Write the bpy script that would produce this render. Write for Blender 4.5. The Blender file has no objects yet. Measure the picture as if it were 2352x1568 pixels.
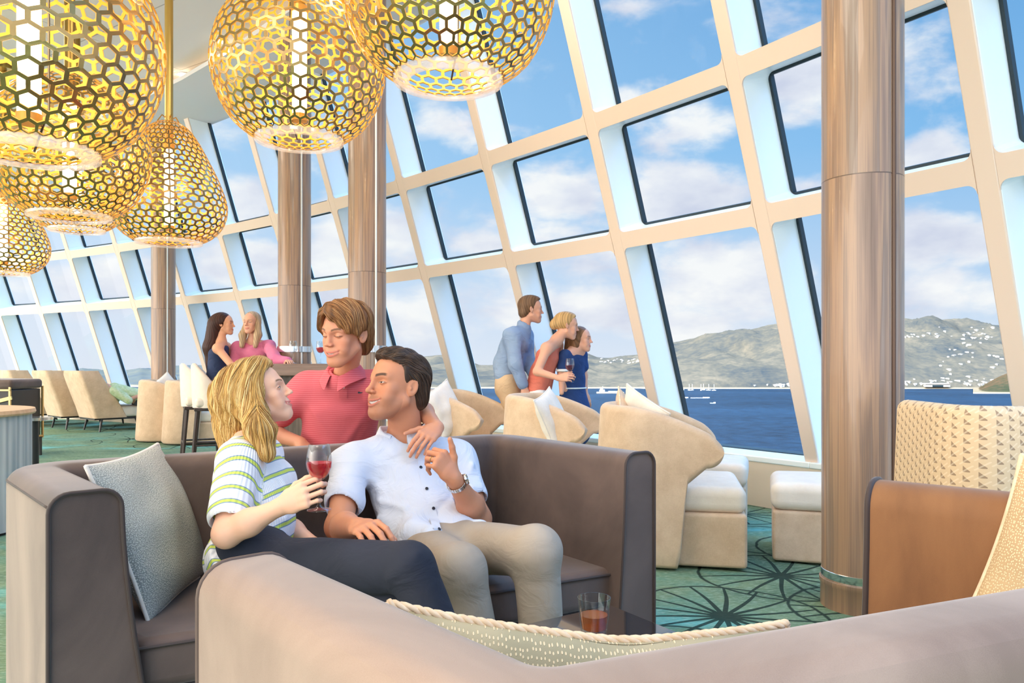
import bpy, bmesh, math, random
import numpy as np
from mathutils import Vector, Matrix, noise as mnoise
random.seed(7); rng = np.random.default_rng(7)
SC = bpy.context.scene; COL = SC.collection
# ------------------------------------------------------------------ camera
F = 1750.0; CX = 1176.0; HY = 834.0; CAMZ = 1.1
cam = bpy.data.cameras.new('camera'); camo = bpy.data.objects.new('camera', cam); COL.objects.link(camo)
camo.location = (0, 0, CAMZ); camo.rotation_euler = (math.pi/2, 0, 0)
cam.lens = F/2352*36; cam.sensor_width = 36; cam.shift_y = (HY-784)/2352; cam.clip_end = 20000; cam.clip_start = .05
SC.camera = camo
def W(px, py, Y): return Vector(((px-CX)/F*Y, Y, CAMZ-(py-HY)/F*Y))
# ------------------------------------------------------------------ exposure
vs = SC.view_settings; vs.view_transform = 'Standard'; vs.look = 'None'; vs.gamma = 1; vs.exposure = -0.04; vs.use_curve_mapping = False
# ------------------------------------------------------------------ node helpers
class NT:
    def __init__(s, tree): s.t = tree; s.n = tree.nodes; s.l = tree.links
    def new(s, kind, **k):
        o = s.n.new(kind)
        for a, v in k.items(): setattr(o, a, v)
        return o
    def put(s, sock, v):
        if isinstance(v, bpy.types.NodeSocket): s.l.new(v, sock)
        elif v is not None:
            if hasattr(sock.default_value, '__len__') and isinstance(v, (tuple, list)) and len(v) == 3 and len(sock.default_value) == 4: v = (*v, 1)
            sock.default_value = v
    def m(s, op, a, b=None, c=None, clamp=False):
        o = s.new('ShaderNodeMath', operation=op); o.use_clamp = clamp
        for i, v in enumerate((a, b, c)): 
            if v is not None: s.put(o.inputs[i], v)
        return o.outputs[0]
    def v(s, op, a, b=None, out=0):
        o = s.new('ShaderNodeVectorMath', operation=op); s.put(o.inputs[0], a)
        if b is not None:
            if op == 'SCALE': s.put(o.inputs[3], b)
            else: s.put(o.inputs[1], b)
        return o.outputs['Value'] if op in ('LENGTH', 'DISTANCE', 'DOT_PRODUCT') else o.outputs[0]
    def ramp(s, f, stops, interp='LINEAR'):
        o = s.new('ShaderNodeValToRGB'); cr = o.color_ramp; cr.interpolation = interp
        while len(cr.elements) < len(stops): cr.elements.new(.5)
        for e, (p, c) in zip(cr.elements, stops): e.position = p; e.color = (*c, 1) if len(c) == 3 else c
        s.put(o.inputs[0], f); return o.outputs[0]
    def mix(s, f, a, b, mode='MIX'):
        o = s.new('ShaderNodeMix', data_type='RGBA', blend_type=mode); s.put(o.inputs[0], f)
        s.put(o.inputs[6], a); s.put(o.inputs[7], b); return o.outputs[2]
    def noise(s, vec, scale, detail=3, rough=.5, dist=0, out='Fac'):
        o = s.new('ShaderNodeTexNoise'); s.put(o.inputs['Vector'], vec)
        o.inputs['Scale'].default_value = scale; o.inputs['Detail'].default_value = detail
        o.inputs['Roughness'].default_value = rough; o.inputs['Distortion'].default_value = dist; return o.outputs[out]
    def maprange(s, v, a, b, c=0, d=1, kind='LINEAR'):
        o = s.new('ShaderNodeMapRange', interpolation_type=kind); s.put(o.inputs[0], v)
        for i, x in enumerate((a, b, c, d)): o.inputs[i+1].default_value = x
        return o.outputs[0]
    def coord(s, kind='Object'): return s.new('ShaderNodeTexCoord').outputs[kind]
    def sep(s, v): o = s.new('ShaderNodeSeparateXYZ'); s.put(o.inputs[0], v); return o.outputs
    def comb(s, x, y, z):
        o = s.new('ShaderNodeCombineXYZ')
        for i, v in enumerate((x, y, z)): s.put(o.inputs[i], v)
        return o.outputs[0]
    def scale(s, v, xyz): return s.v('MULTIPLY', v, xyz)
def srgb(r, g, b):
    return tuple(((x/255)/12.92 if x/255 <= .04045 else ((x/255+.055)/1.055)**2.4) for x in (r, g, b))
# ------------------------------------------------------------------ sky
SUN_DIR = Vector((-.86, -.42, .32)).normalized()      # towards the sun: behind the viewer, to the left
wd = bpy.data.worlds.new('sky'); SC.world = wd; wd.use_nodes = True
w = NT(wd.node_tree); w.n.clear()
d = w.coord('Generated'); sx, sy, sz = w.sep(d)
el = w.m('ARCSINE', w.m('MAXIMUM', w.m('MINIMUM', sz, 1.0), -1.0)); az = w.m('ARCTAN2', sx, sy)
azel = w.comb(az, el, 0.0)
side = w.maprange(az, -.7, .6)
low = w.ramp(w.maprange(el, -.03, .55), [(0, srgb(228, 232, 244)), (.18, srgb(220, 230, 246)), (.42, srgb(184, 217, 247)), (1, srgb(150, 200, 240))])
high = w.ramp(w.maprange(el, -.03, .55), [(0, srgb(230, 235, 245)), (.22, srgb(186, 213, 242)), (.5, srgb(128, 186, 236)), (1, srgb(88, 150, 212))])
base = w.mix(side, low, high)
lumps = [(1560, 460, 165, 60, 1), (1330, 440, 130, 70, .9), (1590, 290, 190, 45, .62), (1470, 235, 90, 30, .55), (1830, 220, 110, 90, .85), (1840, 440, 80, 40, .9),
 (2120, 375, 90, 45, 1), (2110, 560, 130, 60, .95), (2250, 560, 110, 60, .9), (1480, 700, 190, 60, 1.0), (1640, 650, 170, 90, .95), (1400, 600, 120, 60, .8), (1590, 740, 200, 50, 1.0), (1250, 720, 250, 60, .8), (2180, 660, 150, 60, .7), (600, 620, 120, 60, 1), (560, 460, 80, 60, 1.1),
 (760, 580, 70, 110, 1), (930, 570, 120, 80, .7), (1180, 560, 200, 60, .75), (1040, 300, 90, 50, .5), (960, 210, 100, 30, .45), (250, 640, 300, 60, .6), (950, 700, 300, 60, .6), (480, 290, 120, 50, .35), (1700, 60, 120, 30, .3), (1500, 10, 80, 20, .4)]
fld = None
for (px, py, rx, ry, a) in lumps:
    u = (px-CX)/F; vv = (HY-py)/F; ca = math.atan(u); ce = math.atan(vv/math.sqrt(1+u*u)); k = 1/math.sqrt(1+u*u)
    dd = w.v('LENGTH', w.v('MULTIPLY', w.v('SUBTRACT', azel, (ca, ce, 0)), (F/rx/k**2*.62, F/ry/k*.62, 0)))
    o = w.maprange(dd, 0, 1.15, a, 0, 'SMOOTHSTEP')
    fld = o if fld is None else w.m('MAXIMUM', fld, o)
nz = w.noise(w.v('MULTIPLY', azel, (7, 13, 1)), 1.0, 9, .56, .2)
nz2 = w.noise(w.v('MULTIPLY', azel, (3, 8, 1)), 1.0, 7, .55)
cov = w.m('ADD', w.m('ADD', w.m('MULTIPLY', fld, .75), w.m('MULTIPLY', w.m('SUBTRACT', nz, .5), 2.0)), w.m('MULTIPLY', w.m('SUBTRACT', nz2, .52), .9))
alpha = w.maprange(cov, .02, .50, 0, .92, 'SMOOTHSTEP')
nsh = w.noise(w.v('ADD', w.v('MULTIPLY', azel, (9, 16, 1)), (3.3, .35, 0)), 1.0, 5, .5)
ccol = w.ramp(nsh, [(.30, srgb(210, 213, 231)), (.46, srgb(232, 233, 242)), (.60, srgb(252, 250, 249))])
sky = w.mix(alpha, base, ccol)
glow = w.m('POWER', w.m('MAXIMUM', w.v('DOT_PRODUCT', d, tuple(SUN_DIR)), 0.0), 2.2)
sky = w.mix(1.0, sky, w.mix(glow, (0, 0, 0), (3.0, 2.6, 2.1)), 'ADD')    # sky glow added around the unseen sun to brighten the room
back = w.m('MULTIPLY', w.maprange(sy, .1, -.5, 1.08, 2.0), w.maprange(sz, .50, .62, 1.0, 6.5, 'SMOOTHSTEP'))   # unseen sky overhead and behind boosted as added fill
bg = w.new('ShaderNodeBackground'); w.put(bg.inputs[0], sky); w.put(bg.inputs[1], back)
out = w.new('ShaderNodeOutputWorld'); w.l.new(bg.outputs[0], out.inputs[0])
# ------------------------------------------------------------------ sun
sl = bpy.data.lights.new('sun', 'SUN'); sl.energy = 1.45; sl.angle = math.radians(10); sl.color = (1, .9, .78)
so = bpy.data.objects.new('sun', sl); COL.objects.link(so)
so.rotation_euler = SUN_DIR.to_track_quat('Z', 'Y').to_euler()
# ------------------------------------------------------------------ soft warm fill light added below the ceiling, not from visible lamps
for (x, y, e_, sz_) in ((-1.2, -1.2, 95, 1.8), (-2.4, 2.2, 85, 2.0), (-6.5, 7.5, 130, 2.4), (-.6, 4.8, 70, 1.4)):
    al = bpy.data.lights.new('ceiling_fill', 'AREA'); al.energy = e_; al.size = sz_; al.color = (1, .84, .68); ao = bpy.data.objects.new('ceiling_fill', al); COL.objects.link(ao); ao.location = (x, y, 4.6)
# ------------------------------------------------------------------ materials
MT = {}
def mat(name, col=(.8, .8, .8), rough=.6, metal=0, build=None, sheen=0, bump=None, spec=.5, coat=0, emit=None, estr=0, sub=0):
    m = bpy.data.materials.new(name); m.use_nodes = True; t = NT(m.node_tree); b = t.n['Principled BSDF']
    b.inputs['Base Color'].default_value = (*col, 1); b.inputs['Roughness'].default_value = rough; b.inputs['Metallic'].default_value = metal
    b.inputs['Specular IOR Level'].default_value = spec; b.inputs['Coat Weight'].default_value = coat
    if sheen: b.inputs['Sheen Weight'].default_value = sheen; b.inputs['Sheen Roughness'].default_value = .4
    if sub:
        b.inputs['Subsurface Weight'].default_value = sub; b.inputs['Subsurface Radius'].default_value = (.012, .005, .003); b.inputs['Subsurface Scale'].default_value = 1
    if emit: b.inputs['Emission Color'].default_value = (*emit, 1); b.inputs['Emission Strength'].default_value = estr
    if build: build(t, b)
    if bump:                                             # (scale, strength, distance, stretch)
        sc, st, dist = bump[:3]; vec = t.coord('Object')
        if len(bump) > 3: vec = t.scale(vec, bump[3])
        n = t.noise(vec, sc, 4, .6); bp = t.new('ShaderNodeBump'); bp.inputs['Strength'].default_value = st; bp.inputs['Distance'].default_value = dist
        t.put(bp.inputs['Height'], n); t.put(b.inputs['Normal'], bp.outputs[0])
    MT[name] = m; return m
def varied(c1, c2, scale=3, lo=.35, hi=.65, stretch=None, detail=4):
    def f(t, b):
        v = t.coord('Object')
        if stretch: v = t.scale(v, stretch)
        t.put(b.inputs['Base Color'], t.ramp(t.noise(v, scale, detail, .6), [(lo, c1), (hi, c2)]))
    return f
def fabric(c1, c2, scale=8, weave=700):
    def f(t, b):
        v = t.coord('Object'); big = t.noise(v, scale, 5, .65); fine = t.noise(t.scale(v, (1, 1, .12)), weave, 2, .5); fine2 = t.noise(t.scale(v, (.1, .1, 1)), weave, 2, .5)
        f_ = t.m('ADD', t.m('MULTIPLY', big, .6), t.m('MULTIPLY', t.m('ADD', fine, fine2), .2))
        t.put(b.inputs['Base Color'], t.ramp(f_, [(.36, c1), (.62, c2)]))
        bp = t.new('ShaderNodeBump'); bp.inputs['Strength'].default_value = .25; bp.inputs['Distance'].default_value = .002
        t.put(bp.inputs['Height'], t.m('ADD', fine, fine2)); t.put(b.inputs['Normal'], bp.outputs[0])
    return f
def velvet(c1, c2, scale=2.2):
    def f(t, b):
        v = t.coord('Object'); big = t.noise(t.scale(v, (1, 1, .7)), scale, 5, .6, .8)
        fine = t.noise(v, 900, 2, .5)
        t.put(b.inputs['Base Color'], t.ramp(t.m('ADD', t.m('MULTIPLY', big, .85), t.m('MULTIPLY', fine, .15)), [(.36, c1), (.64, c2)]))
        bp = t.new('ShaderNodeBump'); bp.inputs['Strength'].default_value = .12; bp.inputs['Distance'].default_value = .001
        t.put(bp.inputs['Height'], fine); t.put(b.inputs['Normal'], bp.outputs[0])
    return f
mat('paint', srgb(240, 246, 245), .35)
mat('cap', srgb(228, 206, 188), .4)  # white frame paint with the warm room light put into its colour
mat('gasket', srgb(30, 45, 52), .5)
mat('steel', (.75, .75, .74), .18, 1)
mat('ceiling', srgb(225, 221, 218), .7)
mat('sillwall', srgb(226, 208, 186), .6, bump=(60, .05, .01))
def glassb(t, b):
    o = t.n['Material Output']; tr = t.new('ShaderNodeBsdfTransparent'); gl = t.new('ShaderNodeBsdfGlossy'); gl.inputs['Roughness'].default_value = .02
    fr = t.new('ShaderNodeFresnel'); fr.inputs[0].default_value = 1.1; mx = t.new('ShaderNodeMixShader')
    tr.inputs[0].default_value = (.97, .985, .985, 1)
    t.put(mx.inputs[0], t.m('MULTIPLY', fr.outputs[0], .6)); t.l.new(tr.outputs[0], mx.inputs[1]); t.l.new(gl.outputs[0], mx.inputs[2]); t.l.new(mx.outputs[0], o.inputs[0])
mat('pane', build=glassb)
def drinkglass(t, b):
    o = t.n['Material Output']; tr = t.new('ShaderNodeBsdfTransparent'); gl = t.new('ShaderNodeBsdfGlossy'); gl.inputs['Roughness'].default_value = .03
    lw = t.new('ShaderNodeLayerWeight'); lw.inputs[0].default_value = .35; mx = t.new('ShaderNodeMixShader'); tr.inputs[0].default_value = (.93, .95, .96, 1)
    t.put(mx.inputs[0], t.m('ADD', t.m('MULTIPLY', lw.outputs['Facing'], .38), .02)); t.l.new(tr.outputs[0], mx.inputs[1]); t.l.new(gl.outputs[0], mx.inputs[2]); t.l.new(mx.outputs[0], o.inputs[0])
mat('drink_glass', build=drinkglass)
def acrylic(t, b):
    o = t.n['Material Output']; tr = t.new('ShaderNodeBsdfTransparent'); gl = t.new('ShaderNodeBsdfGlossy'); gl.inputs['Roughness'].default_value = .12; df = t.new('ShaderNodeBsdfTranslucent'); df.inputs[0].default_value = (.95, .97, 1, 1); m0 = t.new('ShaderNodeMixShader'); m0.inputs[0].default_value = .5; mx = t.new('ShaderNodeMixShader')
    t.l.new(gl.outputs[0], m0.inputs[1]); t.l.new(df.outputs[0], m0.inputs[2]); mx.inputs[0].default_value = .42; t.l.new(tr.outputs[0], mx.inputs[1]); t.l.new(m0.outputs[0], mx.inputs[2]); t.l.new(mx.outputs[0], o.inputs[0])
mat('acrylic', build=acrylic)
def liquid(c):
    def f(t, b):
        o = t.n['Material Output']; tr = t.new('ShaderNodeBsdfTransparent'); tr.inputs[0].default_value = (*c, 1); mx = t.new('ShaderNodeMixShader'); lw = t.new('ShaderNodeLayerWeight'); lw.inputs[0].default_value = .3
        t.put(mx.inputs[0], t.m('ADD', t.m('MULTIPLY', lw.outputs['Facing'], .4), .30)); t.l.new(tr.outputs[0], mx.inputs[1]); t.l.new(b.outputs[0], mx.inputs[2]); t.l.new(mx.outputs[0], o.inputs[0])
    return f
mat('rose_wine', (.90, .06, .08), .05, build=liquid((.95, .30, .30))); mat('whisky', (.55, .16, .03), .05, build=liquid((.85, .42, .16))); mat('red_wine', (.30, .03, .10), .05, build=liquid((.5, .15, .25)))
mat('brown_velvet', sheen=.35, rough=.75, build=velvet(srgb(78, 62, 57), srgb(112, 91, 82)))
mat('piping_velvet', srgb(66, 52, 48), .7, sheen=.2)
mat('taupe_velvet', sheen=.35, rough=.75, build=velvet(srgb(124, 101, 88), srgb(160, 135, 119)))
mat('tan_velvet', sheen=.3, rough=.75, build=velvet(srgb(196, 158, 128), srgb(226, 190, 158)))
mat('cognac_velvet', sheen=.15, rough=.7, build=velvet(srgb(112, 70, 38), srgb(146, 98, 58)))
mat('cream_fabric', rough=.85, sheen=.2, build=fabric(srgb(196, 166, 136), srgb(222, 194, 164)))
mat('cream_seat', rough=.6, build=fabric(srgb(226, 212, 196), srgb(238, 226, 210)))
mat('white_fabric', rough=.85, build=fabric(srgb(226, 214, 200), srgb(240, 232, 222)))
mat('dark_wood', build=varied(srgb(52, 40, 36), srgb(74, 58, 52), 30, stretch=(1, 1, .1)), rough=.45)
mat('black_metal', (.02, .02, .022), .4)
mat('gold_metal', (.62, .45, .2), .35, .9)
# ------------------------------------------------------------------ mesh helpers
class M:
    def __init__(s): s.v = []; s.f = []; s.mi = []; s.uv = None
    def add(s, vs, fs, mi=0):
        o = len(s.v); s.v += [tuple(v) for v in vs]; s.f += [tuple(i+o for i in f) for f in fs]; s.mi += [mi]*len(fs); return s
    def box(s, c, size, rot=None, mi=0):
        R = rot or Matrix.Identity(3); c = Vector(c); h = [x/2 for x in size]
        vs = [c+R@Vector((a*h[0], b*h[1], e*h[2])) for a in (-1, 1) for b in (-1, 1) for e in (-1, 1)]
        return s.add(vs, [(0, 1, 3, 2), (4, 6, 7, 5), (0, 4, 5, 1), (2, 3, 7, 6), (0, 2, 6, 4), (1, 5, 7, 3)], mi)
    def hexa(s, q, mi=0):       # 8 corners: bottom loop 0-3, top loop 4-7
        return s.add(q, [(3, 2, 1, 0), (4, 5, 6, 7), (0, 1, 5, 4), (1, 2, 6, 5), (2, 3, 7, 6), (3, 0, 4, 7)], mi)
    def lathe(s, prof, n=32, c=(0, 0, 0), mi=0, a0=0, a1=2*math.pi, cap=False):
        full = abs(a1-a0-2*math.pi) < 1e-6; m = n if full else n+1; o = len(s.v); c = Vector(c)
        for r, z in prof:
            for i in range(m):
                a = a0+(a1-a0)*i/n; s.v.append(tuple(c+Vector((r*math.cos(a), r*math.sin(a), z))))
        for j in range(len(prof)-1):
            for i in range(n):
                k = (i+1) % m; s.f.append((o+j*m+i, o+j*m+k, o+(j+1)*m+k, o+(j+1)*m+i)); s.mi.append(mi)
        if cap:
            s.f.append(tuple(o+i for i in range(m))[::-1]); s.mi.append(mi)
            s.f.append(tuple(o+(len(prof)-1)*m+i for i in range(m))); s.mi.append(mi)
        return s
    def tube(s, pts, r, n=8, mi=0, cap=True):
        pts = [Vector(p) for p in pts]; rs = r if isinstance(r, (list, tuple)) else [r]*len(pts); o = len(s.v); up = None
        for i, p in enumerate(pts):
            t = (pts[min(i+1, len(pts)-1)]-pts[max(i-1, 0)]).normalized()
            if up is None: up = Vector((0, 0, 1)) if abs(t.z) < .9 else Vector((1, 0, 0))
            a = t.cross(up); a = a.normalized() if a.length > 1e-6 else t.orthogonal().normalized(); b = a.cross(t).normalized(); up = b
            for k in range(n):
                th = 2*math.pi*k/n; s.v.append(tuple(p+rs[i]*(a*math.cos(th)+b*math.sin(th))))
        for i in range(len(pts)-1):
            for k in range(n):
                k2 = (k+1) % n; s.f.append((o+i*n+k, o+i*n+k2, o+(i+1)*n+k2, o+(i+1)*n+k)); s.mi.append(mi)
        if cap:
            s.f.append(tuple(o+k for k in range(n))[::-1]); s.mi.append(mi); e = o+(len(pts)-1)*n
            s.f.append(tuple(e+k for k in range(n))); s.mi.append(mi)
        return s
    def grid(s, P, closed_u=False, closed_v=False, mi=0):      # P[i][j] points
        o = len(s.v); nu = len(P); nv = len(P[0])
        for row in P: s.v += [tuple(p) for p in row]
        for i in range(nu if closed_u else nu-1):
            for j in range(nv if closed_v else nv-1):
                a, b = (i+1) % nu, (j+1) % nv
                s.f.append((o+i*nv+j, o+a*nv+j, o+a*nv+b, o+i*nv+b)); s.mi.append(mi)
        return s
def tag(o, label=None, cat=None, group=None, kind=None):
    if label: o['label'] = label
    if cat: o['category'] = cat
    if group: o['group'] = group
    if kind: o['kind'] = kind
    return o
def link(name, me, parent=None, loc=None, rz=0):
    o = bpy.data.objects.new(name, me); COL.objects.link(o)
    if loc is not None: o.location = loc
    if rz: o.rotation_euler = (0, 0, rz)
    if parent: o.parent = parent
    return o
def finish(me, mats, smooth=None, recalc=True):
    for m_ in (mats if isinstance(mats, (list, tuple)) else [mats]): me.materials.append(MT[m_])
    if recalc:
        bm = bmesh.new(); bm.from_mesh(me); bmesh.ops.recalc_face_normals(bm, faces=bm.faces); bm.to_mesh(me); bm.free()
    if smooth is not None:
        me.polygons.foreach_set('use_smooth', [True]*len(me.polygons))
        if smooth < 180: me.set_sharp_from_angle(angle=math.radians(smooth))
    me.update()
def obj(name, M_, mats, parent=None, smooth=None, bevel=0, loc=None, rz=0, label=None, cat=None, group=None, kind=None, seg=2, recalc=True):
    me = bpy.data.meshes.new(name); me.from_pydata(M_.v, [], M_.f); me.polygons.foreach_set('material_index', M_.mi)
    if M_.uv is not None:
        ul = me.uv_layers.new(name='uv'); li = np.empty(len(me.loops), dtype=np.int64); me.loops.foreach_get('vertex_index', li)
        ul.data.foreach_set('uv', np.asarray(M_.uv, dtype=np.float32)[li].ravel())
    finish(me, mats, smooth, recalc)
    o = link(name, me, parent, loc, rz); tag(o, label, cat, group, kind)
    if bevel:
        b = o.modifiers.new('bevel', 'BEVEL'); b.width = bevel; b.segments = seg; b.limit_method = 'ANGLE'; b.angle_limit = math.radians(40)
        me.polygons.foreach_set('use_smooth', [True]*len(me.polygons)); b.harden_normals = False
        if smooth is None: me.set_sharp_from_angle(angle=math.radians(60))
    return o
def empty(name, loc=(0, 0, 0), rz=0, label=None, cat=None, group=None, kind=None, parent=None):
    return tag(link(name, None, parent, loc, rz), label, cat, group, kind)
def children(o): return [c for c in bpy.data.objects if c.parent == o]
def copy_tree(o, loc=None, rz=None, label=None, parent=None, scale=None):
    c = o.copy(); COL.objects.link(c)
    if parent: c.parent = parent
    for ch in children(o): copy_tree(ch, parent=c)
    if loc is not None: c.location = loc
    if rz is not None: c.rotation_euler = (0, 0, rz)
    if scale is not None: c.scale = (scale,)*3
    if label: c['label'] = label
    return c
def rbox(sx, sy, sz, r, c=(0, 0, 0), n=6, crown=0, rt=None):      # rounded box grid (soft upholstery), crown = domed top
    m = M(); N = 14
    def axis(h, r): return [-h+r*(1-math.cos(math.pi/2*i/n)) for i in range(n)]+[(-h+r)+(2*h-2*r)*i/N for i in range(N+1)]+[h-r*(1-math.cos(math.pi/2*i/n)) for i in range(n-1, -1, -1)]
    hx, hy, hz = sx/2, sy/2, sz/2
    def pt(p):
        q = Vector(p); k = Vector((max(-hx+r, min(hx-r, q.x)), max(-hy+r, min(hy-r, q.y)), max(-hz+r, min(hz-r, q.z)))); dd = q-k
        if dd.length > 1e-9: q = k+dd.normalized()*r
        if crown and q.z > 0: q.z += crown*(1-(q.x/hx)**2)*(1-(q.y/hy)**2)*(q.z/hz)
        return q+Vector(c)
    ax, ay, azz = axis(hx, r), axis(hy, r), axis(hz, r)
    for sgn in (-1, 1):
        m.grid([[pt((x, y, sgn*hz)) for y in ay] for x in ax]); m.grid([[pt((x, sgn*hy, z)) for z in azz] for x in ax]); m.grid([[pt((sgn*hx, y, z)) for z in azz] for y in ay])
    return m
def weld(o, d=.0006):
    bm = bmesh.new(); bm.from_mesh(o.data); bmesh.ops.remove_doubles(bm, verts=bm.verts, dist=d); bmesh.ops.recalc_face_normals(bm, faces=bm.faces); bm.to_mesh(o.data); bm.free(); return o
def frame3(fwd, up=Vector((0, 0, 1))):
    f = Vector(fwd).normalized(); r = f.cross(up).normalized(); u = r.cross(f); return Matrix((r, f, u)).transposed()
def prism(poly, z0, z1, m=None, f=lambda p: p, mi=0):
    m = m or M(); n = len(poly); m.add([f(Vector((x, y, z0))) for x, y in poly]+[f(Vector((x, y, z1))) for x, y in poly],
        [tuple(range(n))[::-1], tuple(range(n, 2*n))]+[(i, (i+1) % n, n+(i+1) % n, n+i) for i in range(n)], mi); return m
# ------------------------------------------------------------------ the raked window wall
PW = [(3.33, 2.66), (2.47, 3.98), (1.70, 5.20), (.87, 6.33), (-.03, 7.43), (-.99, 8.49), (-1.98, 9.52), (-3.01, 10.48), (-4.12, 11.41), (-5.28, 12.27), (-6.50, 13.07), (-7.75, 13.83), (-9.01, 14.53), (-10.25, 15.19), (-11.55, 15.8), (-12.9, 16.35)]
PW = [Vector((x, y, 0)) for x, y in PW]
Z0, Z1, Z2, Z3 = .385, 2.11, 3.03, 4.56; TH = math.radians(18.2)
NW = []
for i in range(len(PW)):
    t = (PW[min(i+1, len(PW)-1)]-PW[max(i-1, 0)]).normalized(); n_ = Vector((-t.y, t.x, 0))
    if n_.dot(-PW[i]) < 0: n_ = -n_
    NW.append(n_)
def wp(i, z, out=0, side=0):
    n_ = NW[i]; t = Vector((n_.y, -n_.x, 0))      # side>0: towards the viewer's right
    p = PW[i]+n_*math.tan(TH)*(z-Z1)+Vector((0, 0, z)); return p+(-n_*math.cos(TH)+Vector((0, 0, math.sin(TH))))*out+t*side
MWD = .112; DEP = .30
def beam(m, pts_in, pts_out, mi=0): m.hexa(pts_in+pts_out, mi)
nmul = len(PW)
for i in range(nmul):
    z_a, z_b = Z0-.1, Z3+.25; h = MWD/2
    me_ = M()
    me_.hexa([wp(i, z_a, .012, -h), wp(i, z_a, .012, h), wp(i, z_a, DEP+.06, h), wp(i, z_a, DEP+.06, -h), wp(i, z_b, .012, -h), wp(i, z_b, .012, h), wp(i, z_b, DEP+.06, h), wp(i, z_b, DEP+.06, -h)])
    o = obj('trim_%d' % (i+1), me_, 'paint', bevel=.012, kind='structure')
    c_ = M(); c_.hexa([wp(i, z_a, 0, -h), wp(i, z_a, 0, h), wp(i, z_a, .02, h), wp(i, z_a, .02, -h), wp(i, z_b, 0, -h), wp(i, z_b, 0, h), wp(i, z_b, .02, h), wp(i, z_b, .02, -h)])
    obj('warm_lit_face', c_, 'cap', o, bevel=.008)  # inner face of the white mullion, its warm lighting painted in
def wq(i, s, z, out):           # point on bay i, s in 0..1 from mullion i to i+1
    a = wp(i, z, out); b = wp(i+1, z, out); return a.lerp(b, s)
for i in range(nmul-1):
    L = (PW[i+1]-PW[i]).length; e = MWD/2/L; wn = empty('window_%d' % (i+1), (0, 0, 0), kind='structure')
    ga = M(); tr_ = M(); cp = M(); gl = M()
    TH2 = .125
    for z in (Z1, Z2):
        a, b = z-TH2/2, z+TH2/2
        tr_.hexa([wq(i, e, a, .014), wq(i, 1-e, a, .014), wq(i, 1-e, a, DEP), wq(i, e, a, DEP), wq(i, e, b, .014), wq(i, 1-e, b, .014), wq(i, 1-e, b, DEP), wq(i, e, b, DEP)])
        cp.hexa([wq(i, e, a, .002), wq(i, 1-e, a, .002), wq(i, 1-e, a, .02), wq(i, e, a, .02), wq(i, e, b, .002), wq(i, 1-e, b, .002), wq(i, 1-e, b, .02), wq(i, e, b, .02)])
        for s, sg in ((e, 1), (1-e, -1)):                # rounded inner corners
            for zz, zg in ((a, -1), (b, 1)):
                R_ = .05; poly = [(0, 0)]+[(R_*(1-math.sin(t_)), R_*(1-math.cos(t_))) for t_ in [math.pi/2*k/5 for k in range(6)]]
                def fp(x, y, out): return wq(i, s+sg*x/L, zz+zg*y, out)
                n = len(poly)
                for (mm, o0, o1) in ((tr_, .014, DEP), (cp, .002, .016)):
                    mm.add([fp(x, y, o0) for x, y in poly]+[fp(x, y, o1) for x, y in poly], [tuple(range(n)), tuple(range(n, 2*n))[::-1]]+[(k, (k+1) % n, n+(k+1) % n, n+k) for k in range(n)])
    obj('transom', tr_, 'paint', wn); obj('warm_lit_transom', cp, 'cap', wn)  # 'cap' is the white transom paint with warm room light in its colour
    g = .02
    for (za, zb) in ((Z0-.10, Z1-TH2/2), (Z1+TH2/2, Z2-TH2/2), (Z2+TH2/2, Z3)):
        gs = M(); ge = g/L; ea, eb = e+.001, 1-e-.001
        def fr(s0, s1, q0, q1):
            gs.hexa([wq(i, s0, q0, DEP-.012), wq(i, s1, q0, DEP-.012), wq(i, s1, q0, DEP+.03), wq(i, s0, q0, DEP+.03), wq(i, s0, q1, DEP-.012), wq(i, s1, q1, DEP-.012), wq(i, s1, q1, DEP+.03), wq(i, s0, q1, DEP+.03)])
        fr(ea, ea+ge, za, zb); fr(eb-ge, eb, za, zb); fr(ea+ge, eb-ge, za, za+g*.9); fr(ea+ge, eb-ge, zb-g*.9, zb)
        obj('gasket', gs, 'gasket', wn)
        pm = M(); pm.hexa([wq(i, ea+ge/2, za+g/2, DEP+.01), wq(i, eb-ge/2, za+g/2, DEP+.01), wq(i, eb-ge/2, za+g/2, DEP+.02), wq(i, ea+ge/2, za+g/2, DEP+.02), wq(i, ea+ge/2, zb-g/2, DEP+.01), wq(i, eb-ge/2, zb-g/2, DEP+.01), wq(i, eb-ge/2, zb-g/2, DEP+.02), wq(i, ea+ge/2, zb-g/2, DEP+.02)])
        obj('glass_pane', pm, 'pane', wn)
# sill wall and ledge
sw = M(); lg = M(); cap_ = M()
ins = [wp(i, Z0, -.02) for i in range(nmul)]; outs = [wp(i, Z0, DEP+.1) for i in range(nmul)]
def flat(p, z): return Vector((p.x, p.y, z))
for i in range(nmul-1):
    sw.hexa([flat(ins[i], 0), flat(ins[i+1], 0), flat(outs[i+1], 0), flat(outs[i], 0), flat(ins[i], Z0-.045), flat(ins[i+1], Z0-.045), flat(outs[i+1], Z0-.045), flat(outs[i], Z0-.045)])
    a, b = wp(i, Z0, -.03), wp(i+1, Z0, -.03)
    lg.hexa([flat(a, Z0-.045), flat(b, Z0-.045), flat(outs[i+1], Z0-.045), flat(outs[i], Z0-.045), flat(a, Z0), flat(b, Z0), flat(outs[i+1], Z0), flat(outs[i], Z0)])
obj('wall_front', sw, 'sillwall', kind='structure'); obj('trim_20', lg, 'paint', kind='structure', bevel=.008)
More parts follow.
